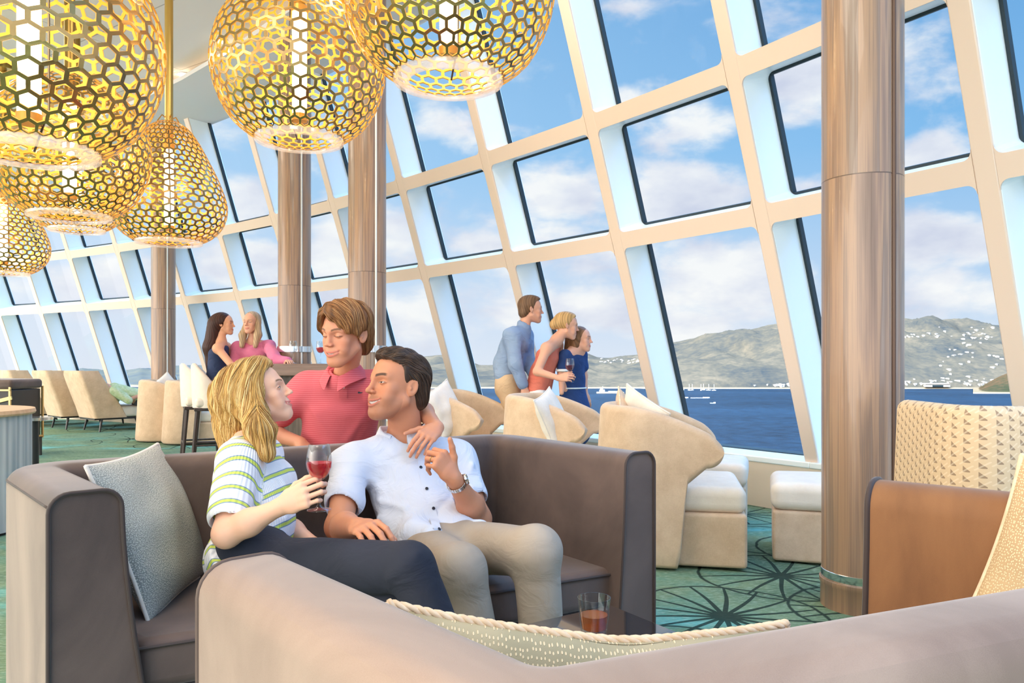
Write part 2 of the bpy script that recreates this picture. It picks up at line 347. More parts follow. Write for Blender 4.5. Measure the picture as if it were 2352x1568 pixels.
# ------------------------------------------------------------------ floor (patterned carpet)
flowers = [(1665, 1415, .44, 17), (1795, 1322, .42, 15), (1760, 1238, .38, 0), (1560, 1500, .3, 0), (2010, 1402, .36, 14), (1700, 1180, .36, 13), (1900, 1262, .4, 0),
           (300, 1008, .5, 13), (120, 1020, .6, 0), (420, 1020, .6, 15), (250, 985, .6, 12), (180, 1000, .5, 0), (350, 975, .6, 12), (560, 1010, .6, 12)]
def carpet(t, b):
    p = t.coord('Object'); n1 = t.noise(t.v('MULTIPLY', p, (1, 1.6, 1)), 1.1, 3, .55, .5)
    st = t.noise(t.v('MULTIPLY', p, (6, 34, 1)), 1.6, 5, .7); fl = t.noise(t.v('MULTIPLY', p, (22, 130, 1)), 1.0, 3, .7)
    base = t.ramp(n1, [(.30, srgb(76, 102, 82)), (.48, srgb(118, 140, 108)), (.57, srgb(98, 140, 120)), (.70, srgb(112, 192, 190))])
    base = t.mix(t.maprange(st, .35, .7, 0, .55), base, srgb(112, 140, 118)); base = t.mix(t.maprange(fl, .52, .68, 0, .6), base, srgb(176, 196, 178))
    base = t.mix(t.maprange(fl, .44, .30, 0, .55), base, srgb(34, 62, 56))
    pz = t.v('MULTIPLY', p, (1, 1, 0)); mask = None
    wob = t.m('MULTIPLY', t.m('SUBTRACT', t.noise(p, 5, 2), .5), .05)
    for (px, py, R_, ns) in flowers:
        c = W(px, py, CAMZ*F/(py-HY)); l = t.v('SUBTRACT', pz, (c.x, c.y, 0)); r = t.m('ADD', t.v('LENGTH', l), wob)
        ring = t.maprange(t.m('ABSOLUTE', t.m('SUBTRACT', r, R_)), .005, .012, 1, 0)
        if ns:
            x, y, z = t.sep(l); an = t.m('MULTIPLY', t.m('ADD', t.m('ARCTAN2', y, x), t.m('MULTIPLY', t.m('SINE', t.m('MULTIPLY', r, 9)), .03)), ns/2/math.pi)
            tri = t.m('MULTIPLY', t.m('ABSOLUTE', t.m('SUBTRACT', t.m('FRACT', t.m('ADD', an, 10.0)), .5)), 2*math.pi/ns/2)
            dist = t.m('MULTIPLY', tri, r); wd_ = t.maprange(r, 0, R_, .0065, .0032)
            sp = t.m('MULTIPLY', t.m('LESS_THAN', dist, wd_), t.m('LESS_THAN', r, R_)); ring = t.m('MAXIMUM', ring, sp)
        mask = ring if mask is None else t.m('MAXIMUM', mask, ring)
    base = t.mix(t.m('MULTIPLY', mask, .88), base, srgb(28, 42, 40)); t.put(b.inputs['Base Color'], base)
    bp = t.new('ShaderNodeBump'); bp.inputs['Strength'].default_value = .4; bp.inputs['Distance'].default_value = .004; t.put(bp.inputs['Height'], t.noise(p, 260, 2, .6)); t.put(b.inputs['Normal'], bp.outputs[0])
mat('carpet', rough=.95, build=carpet, spec=.1)
fm = M(); ring_ = [flat(p, 0) for p in outs]; poly = [Vector((6.2, -4.5, 0)), Vector((4.9, .6, 0))]+ring_+[Vector((-14, 14, 0)), Vector((-14, -4.5, 0))]
fm.add(poly+[p-Vector((0, 0, .08)) for p in poly], [tuple(range(len(poly))), tuple(range(len(poly), 2*len(poly)))[::-1]]+[(k, (k+1) % len(poly), len(poly)+(k+1) % len(poly), len(poly)+k) for k in range(len(poly))])
obj('floor', fm, 'carpet', kind='structure')
# ------------------------------------------------------------------ ceiling: low soffit along the glass, raised field with a lit cove
ZS, ZC = 4.56, 4.72
topi = [wp(i, Z3, 0) for i in range(nmul)]; offs = .75
cove = [flat(topi[i]+NW[i]*offs, 0) for i in range(nmul)]
sf = M()
for i in range(nmul-1):
    a, b, c, d_ = wp(i, Z3, DEP+.1), wp(i+1, Z3, DEP+.1), cove[i+1], cove[i]
    sf.hexa([flat(a, ZS), flat(b, ZS), flat(c, ZS), flat(d_, ZS), flat(a, ZS+.3), flat(b, ZS+.3), flat(c, ZS+.05), flat(d_, ZS+.05)])
obj('trim_21', sf, 'ceiling', kind='structure')
def ceilb(t, b):
    p = t.coord('Object'); x, y, z = t.sep(p); q = t.m('FRACT', t.m('MULTIPLY', t.m('ADD', t.m('MULTIPLY', x, .55), t.m('MULTIPLY', y, .83)), .9)); q2 = t.m('FRACT', t.m('MULTIPLY', t.m('SUBTRACT', t.m('MULTIPLY', x, .83), t.m('MULTIPLY', y, .55)), .35))
    ln = t.m('MAXIMUM', t.m('LESS_THAN', q, .012), t.m('LESS_THAN', q2, .004)); t.put(b.inputs['Base Color'], t.mix(ln, srgb(228, 222, 220), srgb(180, 174, 172)))
mat('ceiling_panel', rough=.6, build=ceilb)
cm = M(); out2 = [flat(topi[i]+NW[i]*(offs-.35), ZC) for i in range(nmul)]
poly = [Vector((4.4, -4.5, ZC)), Vector((3.0, .2, ZC))]+out2+[Vector((-13.5, 12.5, ZC)), Vector((-13.5, -4.5, ZC))]
cm.add(poly+[p+Vector((0, 0, .1)) for p in poly], [tuple(range(len(poly))), tuple(range(len(poly), 2*len(poly)))[::-1]]+[(k, (k+1) % len(poly), len(poly)+(k+1) % len(poly), len(poly)+k) for k in range(len(poly))])
obj('ceiling', cm, 'ceiling_panel', kind='structure')
mat('cove_light', emit=(1, .62, .22), estr=5.0)
cv = M(); cw = M()
for i in range(nmul-1):
    a, b = cove[i], cove[i+1]; a2, b2 = flat(topi[i]+NW[i]*(offs-.10), 0), flat(topi[i+1]+NW[i+1]*(offs-.10), 0); a3, b3 = flat(topi[i]+NW[i]*(offs-.2), 0), flat(topi[i+1]+NW[i+1]*(offs-.2), 0)
    cv.hexa([flat(a2, ZS+.055), flat(b2, ZS+.055), flat(b3, ZS+.055), flat(a3, ZS+.055), flat(a2, ZS+.075), flat(b2, ZS+.075), flat(b3, ZS+.075), flat(a3, ZS+.075)])
    a4, b4 = flat(topi[i]+NW[i]*(offs-.34), 0), flat(topi[i+1]+NW[i+1]*(offs-.34), 0); a5, b5 = flat(topi[i]+NW[i]*(offs-.38), 0), flat(topi[i+1]+NW[i+1]*(offs-.38), 0)
    cw.hexa([flat(a4, ZS+.07), flat(b4, ZS+.07), flat(b5, ZS+.07), flat(a5, ZS+.07), flat(a4, ZC+.08), flat(b4, ZC+.08), flat(b5, ZC+.08), flat(a5, ZC+.08)])
obj('trim_22', cv, 'cove_light', kind='structure'); obj('trim_23', cw, 'ceiling', kind='structure')
# ceiling downlights
mat('lamp_glow', emit=(1, .86, .66), estr=9)
def downlight(px, py, z=ZC, lab=None):
    Y = (z-CAMZ)*F/(HY-py); c = W(px, py, Y); t = empty('downlight', (c.x, c.y, z-.002), label=lab, cat='ceiling light', group='recessed ceiling downlights')
    obj('bezel', M().lathe([(.075, 0), (.08, -.012), (.055, -.014), (.052, 0)], 24), 'paint', t, smooth=40); obj('lens', M().lathe([(0.001, -.003), (.052, -.004), (.052, 0.001)], 24), 'lamp_glow', t)
    l = bpy.data.lights.new('downlight_beam', 'SPOT'); l.energy = 60; l.color = (1, .84, .64); l.spot_size = math.radians(110); l.spot_blend = .8; l.shadow_soft_size = .05
    lo = link('light_beam', l, t); lo.location = (0, 0, -.03)
    return t
DL = [(372, 200, 'small round ceiling downlight just left of the thick brass pendant rod'), (422, 170, 'small round ceiling downlight just right of the brass pendant rod'), (508, 92, 'ceiling downlight at the left edge of the round globe pendant')]
for px, py, lab in DL: downlight(px, py, lab=lab)
sp_ = W(365, 140, (ZC-CAMZ)*F/(HY-140)); st_ = empty('fire_sprinkler', (sp_.x, sp_.y, ZC), label='tiny sprinkler head hanging from the white ceiling left of the brass rod', cat='sprinkler')
obj('flange', M().lathe([(.001, -.004), (.03, -.004), (.03, .002)], 16), 'steel', st_); obj('deflector', M().lathe([(.008, 0), (.008, -.05), (.025, -.052), (.025, -.056), (.001, -.056)], 16), 'steel', st_)
# ------------------------------------------------------------------ timber clad columns
def wood(t, b):
    p = t.coord('Object'); x, y, z = t.sep(p); an = t.m('ARCTAN2', y, x)
    sec = t.m('FLOOR', t.m('MULTIPLY', t.m('ADD', z, .35), .44)); v = t.comb(t.m('ADD', t.m('MULTIPLY', an, 1.3), t.m('MULTIPLY', sec, 3.7)), t.m('MULTIPLY', sec, 2.1), t.m('MULTIPLY', z, .22))
    wv = t.noise(v, 1.9, 5, .55, .35); fine = t.noise(t.v('MULTIPLY', v, (14, 1, 1.5)), 3, 3, .6)
    c = t.ramp(t.m('ADD', t.m('MULTIPLY', wv, .85), t.m('MULTIPLY', fine, .15)), [(.34, srgb(112, 88, 72)), (.44, srgb(142, 114, 96)), (.5, srgb(168, 134, 106)), (.56, srgb(132, 108, 92)), (.68, srgb(164, 146, 132))])
    fr_ = t.m('FRACT', t.m('MULTIPLY', t.m('ADD', z, .35), .44)); c = t.mix(t.m('LESS_THAN', fr_, .0022), c, srgb(96, 74, 58)); t.put(b.inputs['Base Color'], c)
mat('column_wood', rough=.32, build=wood, coat=.3)
mat('column_groove', srgb(94, 66, 48), .5)
def column(x, y, r, off, lab, collar=None, strip='paint'):
    gang = math.atan2(-y, -x)+math.asin(off)
    t = empty('column', (x, y, 0), label=lab, cat='column')
    prof = []; n = 64; m = M()
    def ringp(rr, z):
        out_ = []
        for i in range(n):
            a = gang+2*math.pi*i/n; rrr = rr*(1-.05 if i in (0, 1) else 1); out_.append(Vector((rrr*math.cos(a), rrr*math.sin(a), z)))
        return out_
    m.grid([ringp(r, z) for z in (.16, 1.2, 2.2, 3.2, ZC+.05)], closed_v=True); obj('cladding', m, 'column_wood', t, smooth=50)
    obj('sky_reflection_strip', M().tube([(r*.965*math.cos(gang+math.pi/n), r*.965*math.sin(gang+math.pi/n), z) for z in (.16, ZC)], r*.055, 6), strip, t)  # white strips put the sky reflection at the joint into their colour
    obj('steel_band', M().lathe([(r*.99, .115), (r*1.015, .12), (r*1.015, .165), (r*.97, .17)], 64), 'steel', t, smooth=50)
    obj('plinth', M().lathe([(r*1.03, 0), (r*1.03, .1), (r*1.055, .105), (r*1.055, .125), (r*.98, .125)], 64), 'column_wood', t, smooth=50)
    if collar: obj('collar', M().lathe([(r*1.0, collar-.03), (r*1.06, collar-.03), (r*1.06, collar+.03), (r*1.0, collar+.03)], 48), 'steel', t, smooth=40)
    return t
column(1.59, 3.46, .172, .72, 'wide wood-clad column standing in the foreground at the right', strip='column_groove')
column(-1.33, 7.0, .172, .42, 'wood-clad column behind the boy, between the two bar wine glasses and the leaning group', 1.23)
column(-2.34, 8.2, .172, .38, 'wood-clad column rising behind the pink-shirted woman and beside the boy', 1.25)
column(-5.33, 11.65, .172, .27, 'farthest wood-clad column, left, between the loungers and the bar stools')
# ------------------------------------------------------------------ sea, island, houses, boats
SEAZ = CAMZ-59/F*1400
def seab(t, b):
    p = t.coord('Object'); n = t.noise(t.v('MULTIPLY', p, (1, 1.0, 1)), .09, 7, .65); n2 = t.noise(t.v('MULTIPLY', p, (1, 1.8, 1)), .004, 3, .5)
    t.put(b.inputs['Base Color'], t.ramp(t.m('ADD', t.m('MULTIPLY', n, .6), t.m('MULTIPLY', n2, .4)), [(.36, srgb(6, 20, 36)), (.66, srgb(22, 48, 72))]))
    bp = t.new('ShaderNodeBump'); bp.inputs['Strength'].default_value = 1; bp.inputs['Distance'].default_value = 1.6; t.put(bp.inputs['Height'], t.noise(p, .35, 5, .7)); t.put(b.inputs['Normal'], bp.outputs[0])
mat('sea_water', rough=.5, build=seab, spec=.12)
sm = M(); sm.add([(-3200, 30, SEAZ), (3600, 30, SEAZ), (3600, 4200, SEAZ), (-3200, 4200, SEAZ)], [(0, 1, 2, 3)])
tag(obj('sea', sm, 'sea_water'), 'deep blue rippled sea beyond the slanted windows', 'sea', kind='stuff')
def hillb(c1, c2, c3):
    def f(t, b):
        p = t.coord('Object'); n = t.noise(p, .011, 7, .7); n2 = t.noise(p, .0035, 4, .6); n3 = t.noise(p, .09, 4, .7)
        c = t.ramp(t.m('ADD', t.m('MULTIPLY', n, .45), t.m('ADD', t.m('MULTIPLY', n2, .3), t.m('MULTIPLY', n3, .25))), [(.38, c1), (.5, c2), (.62, c3)])
        x, y, z = t.sep(p); c = t.mix(t.maprange(z, SEAZ+1.2, SEAZ+3.2, 1, 0), c, srgb(138, 124, 104)); t.put(b.inputs['Base Color'], c)
    return f
mat('hill_green', rough=1, build=hillb(srgb(52, 58, 62), srgb(78, 75, 68), srgb(102, 93, 80)), spec=0)
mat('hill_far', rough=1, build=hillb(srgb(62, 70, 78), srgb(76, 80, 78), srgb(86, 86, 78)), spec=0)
mat('rock', rough=1, build=hillb(srgb(36, 44, 34), srgb(54, 56, 42), srgb(92, 68, 52)), spec=0)
def hill(name, prof, D0, D1, material, lab, seed, amp=1.0, back=500):
    us = np.arange(prof[0][0], prof[-1][0]+1, 6); ry = np.interp(us, [p[0] for p in prof], [p[1] for p in prof]); rows = []
    # plan: rays are only used to spread the ridge; heights are those of a real ridge at distance D1
    fr = list(np.linspace(0, 1, 46))+list(np.linspace(1.04, 1.9, 8)); P = []
    for f_ in fr:
        row = []
        for u, y in zip(us, ry):
            D = D0+(D1-D0)*f_; zr = CAMZ+(HY-y)/F*D1-SEAZ; x = (u-CX)/F*D
            s_ = f_**.72 if f_ <= 1 else 1-(f_-1)*.55
            r_ = mnoise.fractal(Vector((x*.0065, D*.0045, seed)), 1.0, 2.1, 6)*amp; g_ = mnoise.fractal(Vector((x*.02, D*.012, seed+9)), 1.0, 2.0, 4)*amp
            z = SEAZ+zr*s_*(1+.42*r_*math.sin(math.pi*min(f_, 1)))+(g_*6)*min(1, f_*3)*(1-.7*(abs(f_-1) < .03)); z = max(z, SEAZ-2+4*min(f_*12, 1)); row.append((x, D, z if f_ > 0 else SEAZ-2))
        P.append(row)
    o = obj(name, M().grid(P), material, smooth=60); tag(o, lab, 'hill', kind=None); return o, P
hp = [(1470, 880), (1500, 836), (1520, 797), (1545, 787), (1580, 780), (1620, 772), (1660, 767), (1700, 762), (1740, 754), (1765, 746), (1800, 740), (1860, 737), (1890, 741), (1930, 744), (1980, 742), (2030, 737), (2068, 730), (2090, 732), (2110, 736), (2150, 735), (2190, 732), (2225, 736), (2262, 744), (2300, 748), (2360, 756), (2450, 770), (2600, 800)]
hillR, PR = hill('hill', hp, 1405, 1950, 'hill_green', 'large green island hill with white houses, right of the raked mullions', 3.3)
hm = [(740, 880), (800, 852), (860, 838), (930, 826), (960, 820), (976, 818), (1000, 815), (1030, 816), (1060, 824), (1100, 838), (1135, 838), (1180, 832), (1230, 820), (1270, 812), (1300, 809), (1330, 810), (1352, 812), (1372, 820), (1390, 821), (1415, 820), (1440, 816), (1470, 813), (1520, 812), (1560, 826), (1600, 850)]
hillM, PM = hill('hill', hm, 1420, 2150, 'hill_green', 'lower green headland behind the three people at the window', 8.1, .8)
hl = [(100, 864), (160, 850), (190, 845), (230, 850), (268, 857), (300, 850), (322, 845), (345, 846), (400, 840), (440, 838), (470, 839), (520, 836), (600, 834), (700, 832), (800, 828), (900, 824), (960, 830), (1040, 846)]
hillL, PL = hill('hill', hl, 1500, 3000, 'hill_far', 'pale distant hills low on the horizon at the left', 5.2, .7)
rk = [(2235, 905), (2248, 893), (2262, 884), (2280, 872), (2300, 862), (2330, 850), (2380, 838), (2480, 826)]
rockO, _ = hill('hill', rk, 1180, 1330, 'rock', 'dark rocky headland at the waterline far right', 2.0, .4)
# white houses scattered over the slopes
mat('house_white', srgb(172, 168, 160), .8); mat('roof_tile', srgb(190, 140, 120), .8); mat('roof_grey', srgb(150, 140, 132), .8)
from mathutils.bvhtree import BVHTree
def bvh(o): return BVHTree.FromPolygons([v.co.copy() for v in o.data.vertices], [tuple(p.vertices) for p in o.data.polygons])
def hit(bv, px, py):
    d_ = Vector(((px-CX)/F, 1, -(py-HY)/F)).normalized(); h_ = bv.ray_cast(Vector((0, 0, CAMZ)), d_, 9000); return h_[0]
hw = M(); hw.box((0, 0, 1.2), (6, 4.5, 5.4)); hr_ = M(); hr_.add([(-3.4, -2.7, 3.8), (3.4, -2.7, 3.8), (3.4, 2.7, 3.8), (-3.4, 2.7, 3.8), (-2, 0, 5.4), (2, 0, 5.4)], [(0, 1, 5, 4), (1, 2, 5), (2, 3, 4, 5), (3, 0, 4), (0, 3, 2, 1)])
house0 = empty('house'); obj('house_wall', hw, 'house_white', house0); obj('roof', hr_, 'roof_grey', house0)
bR, bM_ = bvh(hillR), bvh(hillM); used = False
def house(px, py, s, bv, lab):
    global used
    p = hit(bv, px, py)
    if p is None: return
    h = house0 if not used else copy_tree(house0); used = True; rzv = rng.uniform(0, 3.1); h.location = (p.x, p.y, p.z-1.5*s); h.rotation_euler = (0, 0, rzv); s *= .78; h.scale = (s*rng.uniform(.7, 1.5), s, s*rng.uniform(.6, .9)); tag(h, lab, 'house', group=lab_group[lab])
lab_group = {'small white house high on the right hillside above the sea': 'houses on the upper hillside', 'small white house near the shore at the foot of the right hill': 'houses along the shore', 'small white house on the ridge of the headland behind the window group': 'houses on the middle headland', 'small white house on the spit right of the leaning mullion': 'houses on the spit'}
la, lb, lc, ld = list(lab_group)
r2 = random.Random(5)
for k in range(64):
    cx_, cy_, sx_, sy_ = r2.choice([(2240, 800, 40, 30), (2225, 770, 30, 12), (2270, 765, 26, 16), (2190, 815, 45, 26), (2280, 830, 25, 25), (2100, 770, 30, 8), (2160, 765, 30, 10)])
    house(min(2330, r2.gauss(cx_, sx_*.6)), max(742, r2.gauss(cy_, sy_*.6)), r2.uniform(.7, 1.5), bR, la)
for k in range(40): house(r2.uniform(2072, 2290), min(889, 884-abs(r2.gauss(0, 9))), r2.uniform(.7, 1.4), bR, lb)
for k in range(26): house(r2.choice([r2.gauss(1395, 16), r2.gauss(1440, 14), r2.gauss(1455, 8)]), r2.gauss(829, 3), r2.uniform(.8, 1.5), bM_, lc)
for k in range(12): house(r2.gauss(1785, 22), 885-abs(r2.gauss(0, 3)), r2.uniform(.8, 1.6), bR, ld)
# ferry, speed boat wakes, sail boats
mat('boat_white', srgb(240, 240, 238), .5); mat('boat_hull', srgb(190, 176, 150), .6)
def seaat(px, py): Y = (CAMZ-SEAZ)*F/(py-HY); return Vector(((px-CX)/F*Y, Y, SEAZ))
p = seaat(1402, 903); fr = empty('ferry', p, label='small white ferry with a flat deck on the sea behind the girl', cat='boat')
obj('hull', prism([(-20, -3), (14, -3), (22, 0), (14, 3), (-20, 3), (-22, 0)], -.5, 2.2), 'boat_hull', fr, bevel=.3)
obj('cabin', M().box((-13, 0, 4), (8, 5, 3.4)).box((-14, 0, 6.5), (4, 4, 2)).box((4, 0, 2.8), (14, 4.5, 1.2)), 'boat_white', fr, bevel=.3); obj('mast', M().tube([(-12, 0, 6), (-12, 0, 11)], .35), 'boat_white', fr)
mat('foam', srgb(236, 240, 242), .9)
for px, py, ln, lab in ((1573, 914, 16, 'white boat wake, leftmost on the sea right of the wide mullion'), (1620, 914, 20, 'long white boat wake on the open sea'), (1641, 926, 5, 'tiny white craft alone on the nearer sea')):
    p = seaat(px, py); b_ = empty('motor_boat', p, label=lab, cat='boat')
    obj('hull', prism([(-ln*.15, -1.2), (ln*.2, -1.2), (ln*.3, 0), (ln*.2, 1.2), (-ln*.15, 1.2)], 0, 1.4), 'boat_white', b_); obj('wake', rbox(ln, 2.4, .8, .39, (-ln*.5, 0, .1), n=3), 'foam', b_)
sb = empty('sailing_boat'); obj('hull', prism([(-3.5, -1), (2.5, -1), (4.5, 0), (2.5, 1), (-3.5, 1)], -.2, 1.3), 'boat_white', sb); obj('mast', M().tube([(0, 0, 1), (0, 0, 11)], .22, 5), 'boat_white', sb)
tag(sb, 'moored sailing boat with a bare mast close to the far beach', 'boat', 'sailing boats moored off the beach')
for k, px in enumerate((1566, 1590, 1610, 1616, 1628, 1640, 1560, 1583)):
    s_ = sb if k == 0 else copy_tree(sb); q = seaat(px, 895.5+(k % 3)*.6); s_.location = q; s_.rotation_euler = (0, 0, k*.7)
# waterfront hall
p = hit(bR, 2150, 887) or seaat(2150, 894); hh = empty('waterfront_hall', (p.x, p.y, p.z-1), label='long white waterfront hall on the far shore right of the column', cat='building')
obj('hall_wall', M().box((0, 0, 2.5), (46, 12, 5)), 'house_white', hh); obj('roof', prism([(-24, 5), (24, 5), (20, 7), (-20, 7)], -7, 7, f=lambda q: Vector((q.x, q.z, q.y))), 'roof_grey', hh); obj('gate', M().box((0, -6.1, 1.8), (20, .3, 3.4)), 'gasket', hh)
# ------------------------------------------------------------------ furniture
def resample(pts, step):
    out = [Vector(pts[0])]
    for a, b in zip(pts[:-1], pts[1:]):
        a, b = Vector(a), Vector(b); n = max(1, int((b-a).length/step)); out += [a.lerp(b, (k+1)/n) for k in range(n)]
    return out
def fillet(pts, radii, n=10):       # plan polyline with rounded corners
    out = [Vector(pts[0])]
    for i in range(1, len(pts)-1):
        a, p, b = Vector(pts[i-1]), Vector(pts[i]), Vector(pts[i+1]); u = (a-p).normalized(); v = (b-p).normalized(); r = radii
        ang = u.angle(v); L = r/math.tan(ang/2); s_, e_ = p+u*L, p+v*L; c = p+(u+v).normalized()*(r/math.sin(ang/2)); 
        a0 = math.atan2((s_-c).y, (s_-c).x); a1 = math.atan2((e_-c).y, (e_-c).x)
        dlt = (a1-a0+math.pi) % (2*math.pi)-math.pi
        out += [c+Vector((math.cos(a0+dlt*k/n), math.sin(a0+dlt*k/n), 0))*r for k in range(n+1)]
    return out+[Vector(pts[-1])]
def sweep(path, prof, closed_prof=True):     # path: plan points (outer face), prof: list of (inward, z); returns rows
    rows = []
    for i, p in enumerate(path):
        t = (path[min(i+1, len(path)-1)]-path[max(i-1, 0)]).normalized(); n_ = Vector((t.y, -t.x, 0))
        ps = prof(i/(len(path)-1)) if callable(prof) else prof
        rows.append([p+n_*x+Vector((0, 0, z)) for x, z in ps])
    return rows
def back_profile(h, tt, tb, r=.05, zb=.05, bulge=.0):        # outer face x=0, tapering from tb at the foot to tt at the top
    P = [(0.0, zb)]+[(0.0, zb+(h-r-zb)*k/6) for k in range(1, 7)]
    P += [(r*(1-math.cos(a)), h-r+r*math.sin(a)) for a in [math.pi/2*k/6 for k in range(1, 7)]]
    P += [(tt-r+r*math.sin(a), h-r+r*math.cos(a)) for a in [math.pi/2*k/6 for k in range(0, 7)]]
    P += [(tt+(tb-tt)*(k/8)**1.5, h-r-(h-r-zb)*k/8) for k in range(1, 9)]; return P
def capm(rows, k):           # fan cap for one end
    m = M(); r_ = rows[k]; c = sum(r_, Vector())/len(r_); m.add(r_+[c], [(i, (i+1) % len(r_), len(r_)) for i in range(len(r_))]); return m
def main_sofa():
    o = empty('lounge_sofa', (0, 0, 0), label='dark brown velvet sofa with wraparound arms, the smiling couple sits on it', cat='sofa')
    O, bl, br, fr_ = Vector((-1.09, 1.79, 0)), Vector((-1.60, 2.36, 0)), Vector((-.04, 3.44, 0)), Vector((.50, 2.69, 0))
    path = fillet([O, bl, br, fr_], .18); path = [q for a, b in zip(path[:-1], path[1:]) for q in resample([a, b], .05)[:-1]]+[path[-1]]
    def pf(t): return back_profile(.79, .16-.02*t, .25-.065*t, r=.045)
    rows = sweep(path, pf)
    obj('back_and_arms', M().grid([r_[7:] for r_ in rows]), 'brown_velvet', o, smooth=180, recalc=False); so_ = obj('outer_panel', M().grid([r_[:8] for r_ in rows]), 'taupe_velvet', o, smooth=180, recalc=False)
    so_['label'] = 'lighter taupe outer panel of the sofa'
    for k in (0, -1):
        ed = obj('end_panel', capm(rows, k), 'brown_velvet', o, recalc=False); obj('piping', M().tube([p+(E2*.004) for p in rows[k]], .0055, 6), 'piping_velvet', o, smooth=180)
    obj('seam', M().tube([r_[7]+Vector((0, 0, .001)) for r_ in rows], .003, 6), 'piping_velvet', o, smooth=180)
    A, B, C_, D_ = Vector((-.96, 1.95, 0)), Vector((.41, 2.68, 0)), Vector((-.04, 3.30, 0)), Vector((-1.47, 2.36, 0)); m1, m2 = A.lerp(B, .5), D_.lerp(C_, .5)
    for q in ((A, m1, m2, D_), (m1, B, C_, m2)):
        c = sum(q, Vector())/4; q = [p+(c-p).normalized()*.004 for p in q]
        s_ = obj('seat_cushion', M().hexa([p+Vector((0, 0, .25)) for p in q]+[p+Vector((0, 0, .385)) for p in q]), 'brown_velvet', o, bevel=.03, seg=5)
        obj('piping', M().tube([q[0]+Vector((0, 0, .368))-E2*-.004, q[1]+Vector((0, 0, .368))-E2*-.004], .005, 6), 'piping_velvet', s_)
    q = [A-E2*.012, B-E2*.012, C_, D_]; obj('seat_base', M().hexa([p+Vector((0, 0, .05)) for p in q]+[p+Vector((0, 0, .245)) for p in q]), 'brown_velvet', o, bevel=.012)
    obj('plinth', M().hexa([p+Vector((0, 0, 0)) for p in (O+Vector((.03, .06, 0)), bl+Vector((.06, 0, 0)), br-Vector((0, .06, 0)), fr_+Vector((-.06, .03, 0)))]+[p+Vector((0, 0, .055)) for p in (O+Vector((.03, .06, 0)), bl+Vector((.06, 0, 0)), br-Vector((0, .06, 0)), fr_+Vector((-.06, .03, 0)))]), 'black_metal', o)
E1 = Vector((.84, .545, 0)).normalized(); E2 = Vector((.545, -.84, 0)).normalized()
main_sofa()
mat('taupe_piping', srgb(96, 78, 70), .7)
# seat coming nearest to the viewer, a V shaped corner of two wings
def vsofa():
    o = empty('lounge_sofa', (0, 0, 0), label='taupe velvet corner sofa nearest the viewer, seen from behind, holding a dotted rope-edged cushion', cat='sofa')
    A = Vector((-.435, 1.055, 0)); B = Vector((-.007, .571, 0)); C_ = Vector((1.19, 1.065, 0))
    path = fillet([A, B, C_], .15, 14); path = [q for a, b in zip(path[:-1], path[1:]) for q in resample([a, b], .05)[:-1]]+[path[-1]]
    path = path[::-1]
    def pf(t): return back_profile(.82, .14, .19, r=.045)
    rows = sweep(path, pf); rows = [[Vector(p) for p in r_] for r_ in rows]
    return o, rows, path
o, rows, path = vsofa()
obj('back_and_arms', M().grid([r_[9:] for r_ in rows]), 'taupe_velvet', o, smooth=180, recalc=False)
obj('outer_panel', M().grid([r_[:10] for r_ in rows]), 'taupe_velvet', o, smooth=180, recalc=False)
obj('end_panel', capm(rows, -1), 'taupe_velvet', o); obj('piping', M().tube(rows[-1]+[rows[-1][0]], .0035, 6), 'taupe_piping', o, smooth=180)
inner = [r_[-1] for r_ in rows]; i0, i1 = inner[-1], inner[0]
sp = [Vector((p.x, p.y, 0)) for p in inner]+[Vector((.92, 1.28, 0)), Vector((.52, 1.45, 0)), Vector((.1, 1.42, 0))]
ms = M(); ms.add([Vector((p.x, p.y, .05)) for p in sp]+[Vector((p.x, p.y, .42)) for p in sp], [tuple(range(len(sp)))[::-1], tuple(range(len(sp), 2*len(sp)))]+[(k, (k+1) % len(sp), len(sp)+(k+1) % len(sp), len(sp)+k) for k in range(len(sp))])
obj('seat_cushion', ms, 'taupe_velvet', o, bevel=.02)
# right hand sofa in cognac
RA = Vector((.925, 1.885, 0)); r1 = Vector((.75, -.66, 0)).normalized(); r2_ = Vector((-.66, -.75, 0)).normalized()
o = empty('lounge_sofa', (0, 0, 0), label='cognac brown velvet sofa at the right edge holding a beige speckled cushion', cat='sofa')
path = fillet([RA+r2_*.30, RA, RA+r1*1.5], .07); path = [q for a, b in zip(path[:-1], path[1:]) for q in resample([a, b], .05)[:-1]]+[path[-1]]
path = [RA+r1*(1.2*k/24) for k in range(25)]
rows = sweep(path, back_profile(.82, .14, .22, r=.06))
obj('back', M().grid([r_[7:] for r_ in rows]), 'cognac_velvet', o, smooth=180, recalc=False); obj('outer_panel', M().grid([r_[:8] for r_ in rows]), 'brown_velvet', o, smooth=180, recalc=False)
obj('end_panel', capm(rows, 0), 'cognac_velvet', o); obj('piping', M().tube([p-r1*.003 for p in rows[0]], .007, 6), 'piping_velvet', o, smooth=180)
cs = rbox(1.1, .30, .14, .04); R = Matrix((r1, r2_, Vector((0, 0, 1)))).transposed(); mm = M(); mm.add([RA+r1*.60+r2_*.33+R@Vector(v)+Vector((0, 0, .34)) for v in cs.v], cs.f); weld(obj('seat_cushion', mm, 'cognac_velvet', o, smooth=180))
mm = M(); q = M().box((0, 0, 0), (1.08, .28, .27)); mm.add([RA+r1*.60+r2_*.33+R@Vector(v)+Vector((0, 0, .135)) for v in q.v], q.f); obj('seat_base', mm, 'cognac_velvet', o, bevel=.02)
